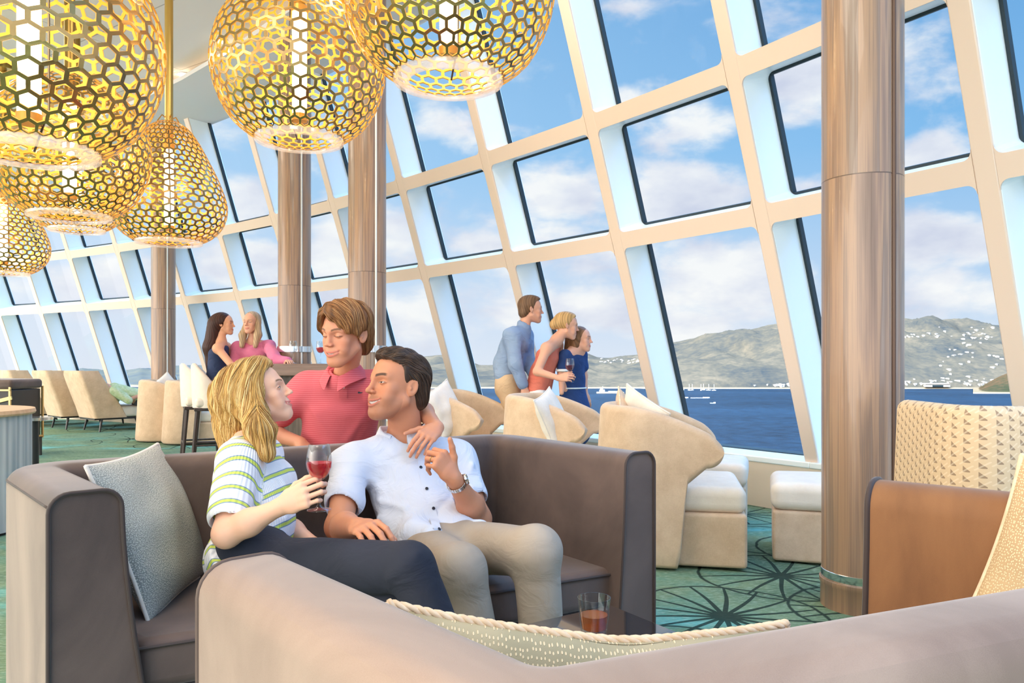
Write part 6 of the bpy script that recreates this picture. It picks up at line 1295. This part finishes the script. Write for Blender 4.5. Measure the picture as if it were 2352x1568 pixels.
# ================================================================== BOY
def boy():
    hf, hu = ypr(math.radians(29), math.radians(-7), math.radians(-2)); fr = Frame(W(795, 768, 3.02), hf, hu, 1.0)
    sh_r, sh_l = W(706, 892, 3.18), W(862, 888, 3.16); chest, waist, pel = W(783, 930, 3.20), W(776, 1030, 3.28), W(776, 1120, 3.34); nb = W(793, 858, 3.12); side = (sh_l-sh_r).normalized()
    er, wr = W(596, 985, 3.18), W(690, 1016, 3.14); el_, wl, kn = W(958, 925, 3.08), W(1003, 982, 2.80), W(978, 1004, 2.73)
    S = SDF(); S.add(head_sdf(fr, smile=1.0, male=.2, lid=.80, opn=.5, nose=.93, jaw=.88), 0); S.add(f_cap(fr.wor((0, -.03, -.06)), nb, .043, .048), .025); S.add(f_cap(sh_r, sh_l, .045, .045), .04); S.add(f_flat(chest, waist, side, .13, .12, .09, .085), .05); S.add(f_flat(waist, pel, side, .12, .13, .085, .09), .05)
    for a, b, c in ((sh_r, er, wr), (sh_l, el_, wl)): S.add(f_cap(a, b, .043, .034), .03); S.add(f_cap(b, b.lerp(c, .4), .034, .034), .025); S.add(f_cap(b.lerp(c, .4), c, .034, .024), .025)
    hips = [pel+side*.08, pel-side*.08]
    for h_ in hips: S.add(f_cap(h_, h_+Vector((.0, .04, -.30)), .065, .045), .03); S.add(f_cap(h_+Vector((0, .04, -.30)), Vector((h_.x, h_.y+.06, .06)), .045, .03), .03)
    P1, T1 = hand_prims(wl, kn-wl, Vector((.35, -.45, .8)), 1, [(.5, .5, .3)]*4, [(.75, .5, -.3), (.55, .75, -.3), (.4, .85, -.2)], .92, .04); P2, T2 = hand_prims(wr, Vector((.6, -.5, -.5)), Vector((0, 0, 1)), -1, [(.4, .4, .3)]*4, [(.6, .7, -.2)]*3, .85)
    for f_, k in P1+P2: S.add(f_, k)
    lo, hi = S.bounds(); sk = head_color(fr, SK_B, srgb(204, 116, 104), srgb(108, 74, 50), srgb(60, 44, 34), 1.0, .80, .5, brow_w=1.15, lash=.95)
    P = body_mesh(S, [(fr.C, .165, .0023), (list(kn), .08, .0025)], .0075, dict(label='boy in a pink polo shirt standing behind the dark sofa, arm around the man', cat='person'), colf=sk, lo=lo-.02, hi=hi+.02)
    sh = SDF(); sh.add(f_flat(chest, waist, side, .165, .150, .112, .108), 0); sh.add(f_flat(waist, pel, side, .150, .160, .108, .115), .05); sh.add(f_cap(sh_r, sh_l, .060, .060), .05); sh.add(f_cap(nb+Vector((0, 0, -.03)), sh_r, .058, .055), .04); sh.add(f_cap(nb+Vector((0, 0, -.03)), sh_l, .058, .055), .04)
    for a, b, fr_, w0, w1 in ((sh_r, er, .56, .064, .066), (sh_l, el_, .6, .06, .06)):
        ee = a.lerp(b, fr_); sh.add(f_cap(a, ee, w0, w1), .035); ax = (b-a).normalized(); q = np.array(ee+ax*.035, np.float32); axn = np.array(ax, np.float32); near = f_cap(ee, b, .1, .1); sh.ops.append(('s', (lambda p, q=q, axn=axn, near=near: np.maximum(-((p-q)@axn), near(p))), .003)); sh.sub(f_cap(Vector(q)+ax*.02, Vector(q)-ax*.03, .056, .046), .004)
    sh.sub(f_cap(nb+Vector((0, -.01, .012)), fr.wor((0, 0, -.03)), .054, .07), .008); sh.ops.append(('d', wrinkle(.004, (14, 10, 14), 4), 0))
    for a, b, r, am in ((W(700, 930, 3.1), W(745, 990, 3.1), .014, .006), (W(690, 960, 3.1), W(720, 1000, 3.1), .012, .006), (W(860, 930, 3.08), W(800, 1010, 3.14), .02, .006), (W(840, 900, 3.08), W(850, 990, 3.14), .014, .005)): sh.ops.append(('d', fold(a, b, r, am), 0))
    lo, hi = sh.bounds(); sho = sdf_mesh('polo_shirt', sh, [(lo-.02, hi+.02, .0055, None)], 'pink_polo', P, smooth_it=1)
    collar(nb+Vector((-.004, -.008, .004)), Vector((-.38, -.92, 0)), Vector((.0, -.10, 1)), .058, 0, .30, sho, 'pink_polo', point=.026, width=.034, stand=.03)
    pts = [march(sh, 788, y, 2.8, 3.4) for y in range(866, 920, 6)]; pts = [p for p in pts if p is not None]
    if len(pts) > 3: ribbon(pts, [normal_at(sh, p) for p in pts], .032, sho, 'pink_polo')
    for y in (861, 888):
        q = march(sh, 789, y, 2.8, 3.4)
        if q is not None: button(q+normal_at(sh, q)*.003, normal_at(sh, q), sho, 'button_white')
    q = march(sh, 827, 901, 2.8, 3.4)
    if q is not None:
        n_ = normal_at(sh, q); lg_ = M(); Rm = Matrix((n_.cross(Vector((0, 0, -1))).normalized(), Vector((0, 0, 1)), n_)).transposed()
        wh = [(-.0085, .001), (-.007, .0035), (-.003, .004), (.0015, .0018), (.005, .0012), (.0075, .0034), (.0095, .003), (.008, .0012), (.0075, -.001), (.003, -.0022), (-.004, -.003), (-.0075, -.0022)]; prism([(x*1.1, y*1.1) for x, y in wh], 0, .0012, lg_, lambda v: q+n_*.0015+Rm@v); obj('chest_emblem', lg_, 'button_dark', sho)
    tr = SDF(); tr.add(f_flat(pel+Vector((0, 0, .03)), pel+Vector((0, 0, -.08)), side, .135, .14, .10, .10), 0)
    for h_ in hips: tr.add(f_cap(h_, h_+Vector((0, .04, -.30)), .08, .072), .04)
    lo, hi = tr.bounds(); sdf_mesh('shorts', tr, [(lo-.02, hi+.02, .01, None)], 'khaki', P)
    for h_ in hips:
        m = SDF(); a_ = Vector((h_.x, h_.y+.06, .05)); m.add(f_cap(a_+Vector((0, .04, 0)), a_+Vector((0, -.13, -.01)), .042, .036), 0); m.cut(lambda p: .002-p[:, 2], .002); lo, hi = m.bounds(); sdf_mesh('shoe', m, [(lo-.02, hi+.02, .008, None)], 'white_fabric', P)
    Hh = SDF(); Hh.add(f_ell((0, -.016, .046), (.090, .113, .094)), 0); Hh.add(f_ell((0, .035, .085), (.074, .070, .050)), .03); Hh.add(f_ell((0, -.075, -.04), (.066, .045, .055)), .04)
    for s in (-1, 1): Hh.add(f_ell((s*.068, .03, .045), (.020, .045, .045)), .03)
    def cutf(q):
        x, y, z = q.T; zl = np.interp(x, [-.09, -.06, -.04, -.02, 0, .018, .032, .046, .06, .08], [.0, .018, .042, .060, .072, .084, .076, .044, .010, -.01]); front = zl-z
        back = y-np.interp(z, [-.12, -.09, -.06, -.03, 0, .03, .06], [-.07, -.05, -.03, -.008, .012, .03, .05]); return (np.minimum(front, np.maximum(back, -(0*y))) if False else np.minimum(np.maximum(front, -9), back)*.7).astype(np.float32)
    Hh.cut(cutf, .008)
    for s in (-1, 1): Hh.sub(f_ell((s*.090, -.006, -.010), (.024, .024, .032)), .006)
    Hh.ops.append(('d', lambda q: (.0025*np.sin(q[:, 0]*120+5*np.sin(q[:, 2]*22)+q[:, 1]*70)).astype(np.float32), 0))
    def HF(p): return Hh(fr.loc(p))*fr.s
    ho = sdf_mesh('hair', HF, [(fr.C-.19, fr.C+.19, .0029, None)], 'hair', P, colf=lambda p: np.repeat(np.array(srgb(112, 72, 40))[None], len(p), 0)*(1+.35*np.sin(fr.loc(p)[:, :1]*180+fr.loc(p)[:, 1:2]*90)))
    roots = []; rr = random.Random(13)
    while len(roots) < 1900:
        th, ph = rr.uniform(0, 2*math.pi), math.acos(rr.uniform(-.3, 1)); q = (.095*math.sin(ph)*math.cos(th), -.016+.118*math.sin(ph)*math.sin(th), .046+.1*math.cos(ph))
        if float(cutf(np.array([q], np.float32))[0]) < -.006: roots.append(q)
    def flow(q, t, i):
        x, y, z = q; sd_ = -1 if x < .022 else 1; a = max(0, min(1, (z-.03)/.10)); bk = -.55 if y < -.02 else (.22 if y < .06 else .05)
        return (sd_*(1.0*a+.15), bk*a-.12*(1-a), -.22*a-(1-a)*.95)
    comb_hair('hair_locks', fr, HF, roots, flow, ho, [srgb(128, 82, 46), srgb(146, 96, 56), srgb(164, 114, 70), srgb(112, 72, 42), srgb(178, 132, 86)], 13, .0095, .0011, .14, .003, seed=6)
    return P
import time; _t = time.time()
man(); woman(); boy(); print('people', time.time()-_t)
# ================================================================== people farther away
def figure(lab, head, skin, hairc, parts, arms, trunk, legs, hands, hair, h=.0085, hz=.0042, smile=.4, lip=None, hcut=None):
    """head: (C, yaw, pitch, scale); trunk: neck, chest, waist, pelvis, side, widths; arms: (shoulder, elbow, wrist, radius); parts: clothing list"""
    C, yaw, pitch, sc = head; hf, hu = ypr(math.radians(yaw), math.radians(pitch), 0); fr = Frame(C, hf, hu, sc); nb, ch, wa, pe, sd, wd_ = trunk
    S = SDF(); S.add(head_sdf(fr, smile=smile, male=.3, lid=.4, opn=.2, jaw=.92), 0); S.add(f_cap(fr.wor((0, -.03, -.06)), nb, .045, .05), .025)
    S.add(f_cap(arms[0][0], arms[1][0], .045, .045), .04); S.add(f_flat(ch, wa, sd, wd_*.8, wd_*.7, .09, .08), .05); S.add(f_flat(wa, pe, sd, wd_*.7, wd_*.8, .08, .09), .05)
    for a, b, c, r in arms: S.add(f_cap(nb, a, .04, .045), .04); S.add(f_cap(a, b, r, r*.8), .03); S.add(f_cap(b, c, r*.8, r*.52), .02)
    for a, b, c in legs: S.add(f_cap(a, b, .075, .05), .03); S.add(f_cap(b, c, .05, .035), .03); S.add(f_cap(c, c+Vector((hf.x*.13, hf.y*.13, -.03)), .035, .03), .03)
    fine = [(fr.C, .15*sc, hz)]
    for wr_, kn_, dors, ts, curl in hands:
        P_, T_ = hand_prims(wr_, kn_-wr_, dors, ts, curl, [(.55, .75, -.35), (.3, .9, -.4), (.2, .9, -.4)], .95, .05)
        for f_, k in P_: S.add(f_, k)
        fine.append((list(kn_), .075, .0042))
    lo, hi = S.bounds(); P = body_mesh(S, fine, h, dict(label=lab, cat='person'), colf=head_color(fr, skin, lip or srgb(190, 100, 96), tuple(np.array(hairc)*.7), srgb(60, 50, 40), smile, .4, .2), lo=lo-.02, hi=hi+.02)
    for nm, mt_, prims, cuts, ww in parts:
        c_ = SDF()
        for f_, k in prims: c_.add(f_, k)
        for f_, k in cuts: c_.sub(f_, k)
        if ww: c_.ops.append(('d', wrinkle(ww, (18, 14, 20), len(nm)), 0))
        lo, hi = c_.bounds(); sdf_mesh(nm, c_, [(lo-.02, hi+.02, .0085, None)], mt_, P, smooth_it=1)
    Hh = SDF()
    for f_, k in hair(fr): Hh.add(f_, k)
    zz, yy = hcut; Hh.cut(lambda q: (q[:, 1]-np.interp(q[:, 2], zz, yy).astype(np.float32))*.6, .008)
    Hh.ops.append(('d', lambda q: (.0011*np.sin(q[:, 1]*230+5*np.sin(q[:, 2]*15)+q[:, 0]*210)).astype(np.float32), 0)); b0, b1 = Hh.bounds(); R_ = float(max(np.abs(b0).max(), np.abs(b1).max()))+.02
    def HF(p): return Hh(fr.loc(p))*fr.s
    hc = np.array(hairc); sdf_mesh('hair', HF, [(fr.C-R_*sc, fr.C+R_*sc, .0046, None)], 'hair', P, colf=lambda p: hc[None]*(1+.22*np.sin(fr.loc(p)[:, 1:2]*230+5*np.sin(fr.loc(p)[:, 2:]*15)+fr.loc(p)[:, :1]*210)+.14*np.sin(fr.loc(p)[:, 1:2]*90+fr.loc(p)[:, :1]*60)))
    return P, fr
SHORT = ([-.12, -.085, -.06, -.035, -.01, .02, .05, .075, .088, .105, .16], [-.09, -.06, -.034, -.012, .006, .016, .024, .046, .08, .10, .11]); LONG = ([-.6, -.16, -.10, -.05, .0, .04, .07, .09, .105, .16], [.02, .02, .012, .008, .014, .030, .05, .08, .11, .13])
CUR = [(.6, .9, .5)]*4; RLX = [(.25, .35, .2)]*4; UPV = Vector((0, 0, 1))
def cutlow(z): return lambda p: p[:, 2]-z
# man at the window
sh1, sh2 = W(1176, 772, 6.82), W(1206, 770, 7.12); e1_, e2_ = W(1184, 838, 6.74), W(1215, 835, 7.1); w1_, w2_ = W(1205, 892, 6.74), W(1230, 870, 6.95); nb = W(1203, 750, 6.98); ch, wa, pe = W(1184, 790, 6.98), W(1168, 835, 7.02), W(1168, 868, 7.02); sd = (sh2-sh1).normalized()
ln, lf = pe+Vector((0, -.1, -.04)), pe+Vector((.02, .1, -.04)); kn1, kn2 = Vector((ln.x+.06, ln.y, .52)), Vector((lf.x+.08, lf.y, .52)); an1, an2 = Vector((ln.x+.02, ln.y, .09)), Vector((lf.x+.05, lf.y, .09))
figure('brown-haired man in a blue shirt and tan trousers looking out of the window', (W(1219, 711, 7.0), -103, 0, 1.0), SK_P, srgb(112, 84, 60),
    [('shirt', 'blue_shirt', [(f_flat(ch, wa, sd, .19, .17, .13, .12), 0), (f_flat(wa, pe+Vector((0, 0, .05)), sd, .17, .18, .125, .13), .05), (f_cap(sh1, sh2, .075, .075), .05), (f_cap(nb+Vector((0, 0, -.04)), sh1, .065, .06), .05), (f_cap(sh1, e1_, .072, .062), .04), (f_cap(e1_, e1_.lerp(w1_, .8), .062, .052), .03), (f_cap(sh2, e2_, .07, .06), .04), (f_cap(e2_, w2_, .06, .045), .03), (f_cap(nb+Vector((0, 0, -.02)), nb+Vector((0, 0, .015)), .066, .062), .02)], [(f_cap(nb+Vector((.01, 0, .04)), nb+Vector((.02, 0, .2)), .055, .08), .005)], .006),
     ('trousers', 'tan_trousers', [(f_flat(pe+Vector((0, 0, .03)), pe+Vector((0, 0, -.1)), sd, .155, .165, .115, .12), 0), (f_cap(ln, kn1, .10, .082), .04), (f_cap(kn1, an1, .08, .07), .03), (f_cap(lf, kn2, .10, .082), .04), (f_cap(kn2, an2, .08, .07), .03)], [], .004),
     ('belt', 'bar_dark', [(f_flat(pe+Vector((0, 0, .045)), pe+Vector((0, 0, .046)), sd, .163, .163, .122, .122), 0)], [(lambda p, z=pe.z+.065: z-p[:, 2], .001), (lambda p, z=pe.z+.03: p[:, 2]-z, .001)], 0)],
    [(sh1, e1_, w1_, .055), (sh2, e2_, w2_, .055)], (nb, ch, wa, pe, sd, .18), [(ln, kn1, an1), (lf, kn2, an2)], [(w1_, w1_+Vector((.015, -.02, -.085)), Vector((0, -1, 0)), 1, RLX)], lambda fr: [(f_ell((0, -.020, .044), (.083, .105, .090)), 0), (f_ell((0, .03, .098), (.055, .06, .028)), .03), (f_ell((0, -.07, -.03), (.064, .045, .05)), .03)], hcut=SHORT)
# woman in coral top
sh1, sh2 = W(1256, 800, 6.62), W(1280, 792, 6.92); e1_, w1_ = W(1234, 853, 6.52), W(1284, 868, 6.42); k1_ = W(1302, 866, 6.39); e2_, w2_ = W(1290, 860, 6.9), W(1300, 895, 6.85); nb = W(1279, 781, 6.77); ch, wa, pe = W(1258, 815, 6.8), W(1244, 862, 6.84), W(1236, 905, 6.86); sd = (sh2-sh1).normalized()
ln, lf = pe+Vector((0, -.09, -.05)), pe+Vector((0, .09, -.05)); kn1, kn2 = Vector((ln.x+.05, ln.y, .5)), Vector((lf.x+.05, lf.y, .5)); an1, an2 = Vector((ln.x, ln.y, .08)), Vector((lf.x, lf.y, .08))
figure('blonde woman in a sleeveless coral top leaning towards the window with a wine glass', (W(1301, 748, 6.8), -100, -6, .96), SK_P, srgb(190, 152, 100),
    [('top', 'coral_cloth', [(f_flat(ch+Vector((0, 0, -.02)), wa, sd, .135, .125, .105, .10), 0), (f_flat(wa, pe+Vector((0, 0, .05)), sd, .125, .155, .10, .12), .05), (f_cap(sh1.lerp(sh2, .15), sh1.lerp(sh2, .85), .052, .052), .05)], [(f_cap(nb, nb+Vector((0, 0, .2)), .05, .09), .01)], .005),
     ('trousers', 'white_trousers', [(f_flat(pe+Vector((0, 0, .03)), pe+Vector((0, 0, -.1)), sd, .15, .16, .11, .12), 0), (f_cap(ln, kn1, .092, .07), .04), (f_cap(kn1, an1, .07, .06), .03), (f_cap(lf, kn2, .092, .07), .04), (f_cap(kn2, an2, .07, .06), .03)], [], .003)],
    [(sh1, e1_, w1_, .045), (sh2, e2_, w2_, .045)], (nb, ch, wa, pe, sd, .15), [(ln, kn1, an1), (lf, kn2, an2)], [(w1_, k1_, Vector((-.2, -.9, .3)), -1, CUR)], lambda fr: [(f_ell((0, -.022, .040), (.084, .106, .090)), 0), (f_ell((0, -.115, .0), (.055, .045, .05)), .03), (f_ell((0, .02, .095), (.06, .06, .03)), .03)], hcut=([-.12, -.08, -.04, 0, .04, .07, .09, .105, .16], [-.06, -.05, -.01, .006, .024, .05, .075, .10, .12]), smile=.7)
wine_glass(W(1309, 878, 6.43), 'wine glass held up by the woman in the coral top', 'red_wine', 1.02)
# girl in navy dress
sh1, sh2 = W(1298, 818, 6.80), W(1334, 816, 6.98); e1_, w1_ = W(1290, 862, 6.76), W(1290, 902, 6.72); e2_, w2_ = W(1342, 862, 7.02), W(1345, 905, 6.98); nb = W(1320, 804, 6.9); ch, wa, pe = W(1314, 832, 6.92), W(1316, 872, 6.95), W(1317, 905, 6.95); sd = (sh2-sh1).normalized()
ln, lf = pe+Vector((-.06, -.04, -.05)), pe+Vector((.06, .04, -.05)); kn1, kn2 = Vector((ln.x, ln.y, .42)), Vector((lf.x, lf.y, .42)); an1, an2 = Vector((ln.x, ln.y, .08)), Vector((lf.x, lf.y, .08))
figure('girl with long brown hair in a navy dress with white piping by the window', (W(1333, 779, 6.92), -74, 0, .92), SK_P, srgb(126, 88, 56),
    [('dress', 'navy_dress', [(f_flat(ch, wa, sd, .135, .12, .10, .095), 0), (f_flat(wa, pe+Vector((0, 0, -.12)), sd, .12, .16, .095, .13), .04), (f_flat(pe+Vector((0, 0, -.12)), pe+Vector((0, 0, -.34)), sd, .155, .18, .13, .15), .04), (f_cap(sh1, sh2, .055, .055), .04), (f_cap(sh1, sh1.lerp(e1_, .55), .055, .056), .03), (f_cap(sh2, sh2.lerp(e2_, .55), .055, .056), .03)], [(f_cap(nb+Vector((0, 0, .02)), nb+Vector((0, 0, .2)), .05, .08), .01)], .004),
     ('waist_piping', 'paint', [(f_flat(wa+Vector((0, 0, -.075)), wa+Vector((0, 0, -.076)), sd, .143, .143, .115, .115), 0)], [(lambda p, z=wa.z-.068: z-p[:, 2], .001), (lambda p, z=wa.z-.082: p[:, 2]-z, .001)], 0),
     ('sleeve_cuff', 'paint', [(f_cap(sh1.lerp(e1_, .74), sh1.lerp(e1_, .78), .0575, .0575), 0)], [(lambda p, z=sh1.lerp(e1_, .80).z: p[:, 2]-z, .001), (lambda p, z=sh1.lerp(e1_, .66).z: z-p[:, 2], .001)], 0)],
    [(sh1, e1_, w1_, .04), (sh2, e2_, w2_, .04)], (nb, ch, wa, pe, sd, .14), [(ln, kn1, an1), (lf, kn2, an2)], [(w2_, w2_+Vector((.02, 0, -.08)), Vector((.3, -.9, 0)), 1, RLX)], lambda fr: [(f_ell((0, -.022, .040), (.086, .108, .093)), 0), (f_cap((0, -.08, .0), (0, -.13, -.19), .075, .045), .05), (f_cap((.055, -.03, -.0), (.06, -.06, -.20), .045, .035), .04)], hcut=LONG, smile=.6)
# dark haired woman on the stool
sh1, sh2 = W(500, 800, 8.18), W(520, 797, 8.46); e1_, w1_ = W(535, 842, 8.10), W(575, 838, 8.0); e2_, w2_ = W(545, 835, 8.5), W(590, 832, 8.3); nb = W(508, 784, 8.33); ch, wa, pe = W(502, 815, 8.33), W(498, 860, 8.33), W(500, 892, 8.33); sd = (sh2-sh1).normalized()
ln, lf = pe+Vector((.03, -.09, -.02)), pe+Vector((.03, .09, -.02)); kn1, kn2 = ln+Vector((.42, 0, -.02)), lf+Vector((.42, 0, -.02)); an1, an2 = kn1+Vector((-.05, 0, -.42)), kn2+Vector((-.05, 0, -.42))
figure('woman with long straight dark hair in a navy sleeveless top seated on a bar stool', (W(514, 744, 8.35), -96, 2, .97), srgb(226, 172, 138), srgb(62, 34, 26),
    [('top', 'navy_top', [(f_flat(ch, wa, sd, .14, .12, .105, .095), 0), (f_flat(wa, pe, sd, .12, .16, .095, .12), .05), (f_cap(sh1.lerp(sh2, .22), sh1.lerp(sh2, .78), .05, .05), .04)], [(f_cap(nb, nb+Vector((0, 0, .2)), .05, .08), .01)], .004),
     ('trousers', 'white_trousers', [(f_flat(pe+Vector((0, 0, .02)), pe+Vector((0, 0, -.05)), sd, .15, .165, .115, .12), 0), (f_cap(ln, kn1, .085, .065), .04), (f_cap(kn1, an1, .062, .05), .03), (f_cap(lf, kn2, .085, .065), .04), (f_cap(kn2, an2, .062, .05), .03)], [], .003)],
    [(sh1, e1_, w1_, .044), (sh2, e2_, w2_, .044)], (nb, ch, wa, pe, sd, .15), [(ln, kn1, an1), (lf, kn2, an2)], [(w1_, w1_+Vector((.08, 0, 0)), UPV, -1, RLX)], lambda fr: [(f_ell((0, -.026, .040), (.088, .112, .096)), 0), (f_cap((0, -.09, .0), (0, -.15, -.26), .088, .080), .05), (f_cap((0, -.15, -.26), (0, -.16, -.52), .080, .045), .05)], hcut=LONG, smile=.5)
# woman in pink blouse
sh1, sh2 = W(545, 798, 8.42), W(618, 795, 8.36); e1_, w1_ = W(540, 845, 8.35), W(575, 836, 8.15); e2_, w2_ = W(634, 828, 7.84), W(661, 829, 7.76); nb = W(580, 783, 8.38); ch, wa, pe = W(582, 812, 8.4), W(584, 855, 8.45), W(586, 890, 8.5); sd = (sh2-sh1).normalized()
ln, lf = pe+sd*-.09+Vector((0, 0, -.02)), pe+sd*.09+Vector((0, 0, -.02)); kn1, kn2 = Vector((ln.x, ln.y+.03, .45)), Vector((lf.x, lf.y+.03, .45)); an1, an2 = Vector((ln.x, ln.y+.04, .08)), Vector((lf.x, lf.y+.04, .08))
figure('woman with long light hair in a pink blouse leaning on the bar counter', (W(578, 741, 8.32), 14, 0, .97), SK_P, srgb(176, 150, 118),
    [('blouse', 'pink_blouse', [(f_flat(ch, wa, sd, .17, .145, .12, .11), 0), (f_flat(wa, pe+Vector((0, 0, .02)), sd, .145, .17, .11, .12), .05), (f_cap(sh1, sh2, .066, .066), .05), (f_cap(sh1, e1_, .062, .062), .04), (f_cap(e1_, w1_, .062, .05), .03), (f_cap(sh2, e2_, .062, .066), .04), (f_cap(e2_, w2_, .066, .045), .03)], [(f_cap(nb+Vector((0, -.06, .0)), nb+Vector((0, 0, .2)), .045, .09), .01), (f_cap(nb+Vector((0, -.10, -.07)), nb+Vector((0, -.09, .05)), .012, .045), .008)], .005),
     ('trousers', 'white_trousers', [(f_flat(pe+Vector((0, 0, .02)), pe+Vector((0, 0, -.08)), sd, .15, .165, .115, .12), 0), (f_cap(ln, kn1, .088, .07), .04), (f_cap(kn1, an1, .068, .055), .03), (f_cap(lf, kn2, .088, .07), .04), (f_cap(kn2, an2, .068, .055), .03)], [], .003)],
    [(sh1, e1_, w1_, .044), (sh2, e2_, w2_, .044)], (nb, ch, wa, pe, sd, .16), [(ln, kn1, an1), (lf, kn2, an2)], [(w2_, w2_+Vector((.04, -.07, -.0)), UPV, 1, RLX)], lambda fr: [(f_ell((0, -.024, .040), (.086, .108, .092)), 0)]+[g for s in (-1, 1) for g in ((f_cap((s*.070, -.02, .0), (s*.095, .025, -.14), .034, .040), .04), (f_cap((s*.095, .025, -.14), (s*.085, .06, -.26), .042, .028), .03))], hcut=([-.6, -.10, -.05, .0, .04, .07, .09, .105, .16], [.12, .10, .05, .022, .030, .05, .08, .11, .13]), smile=.3)
# person reclining on the far lounger
hp_ = Vector((-6.22, 12.70, .49)); up_ = Vector((-6.56, 12.40, .66)); sd = Vector((.75, -.66, 0)).normalized(); fd = Vector((.66, .75, 0)).normalized()
figure('person in a pale green patterned shirt and grey shorts reclining on the far lounger', (up_+Vector((-.13, -.10, .12)), -140, 10, .95), srgb(214, 160, 132), srgb(120, 96, 76),
    [('shirt', 'green_shirt', [(f_flat(up_+fd*.08, hp_+Vector((0, 0, .06)), sd, .20, .19, .12, .12), 0), (f_cap(up_+sd*.17, up_+sd*.26+fd*.2+Vector((0, 0, -.16)), .07, .065), .04), (f_cap(up_-sd*.17, up_-sd*.24+fd*.2+Vector((0, 0, -.16)), .07, .065), .04)], [], .006),
     ('shorts', 'grey_shorts', [(f_flat(hp_, hp_+fd*.1, sd, .17, .17, .11, .11), 0), (f_cap(hp_+sd*.1, hp_+fd*.42+sd*.12+Vector((0, 0, .06)), .10, .09), .04), (f_cap(hp_-sd*.1, hp_+fd*.42-sd*.12+Vector((0, 0, .06)), .10, .09), .04)], [], .004)],
    [(up_+sd*.17, up_+sd*.26+fd*.2+Vector((0, 0, -.16)), hp_+fd*.22+sd*.10+Vector((0, 0, .18)), .045), (up_-sd*.17, up_-sd*.24+fd*.2+Vector((0, 0, -.16)), hp_+fd*.2-sd*.1+Vector((0, 0, .18)), .045)], (up_+Vector((-.03, -.03, .06)), up_+fd*.08, up_.lerp(hp_, .5), hp_, sd, .19),
    [(hp_+sd*.1, hp_+fd*.45+sd*.12+Vector((0, 0, .08)), hp_+fd*.85+sd*.1+Vector((0, 0, -.02))), (hp_-sd*.1, hp_+fd*.45-sd*.12+Vector((0, 0, .08)), hp_+fd*.85-sd*.1+Vector((0, 0, -.02)))], [(hp_+fd*.22+sd*.10+Vector((0, 0, .18)), hp_+fd*.30+sd*.06+Vector((0, 0, .17)), UPV, 1, CUR)], lambda fr: [(f_ell((0, -.020, .044), (.083, .105, .090)), 0)], hcut=SHORT, h=.011)
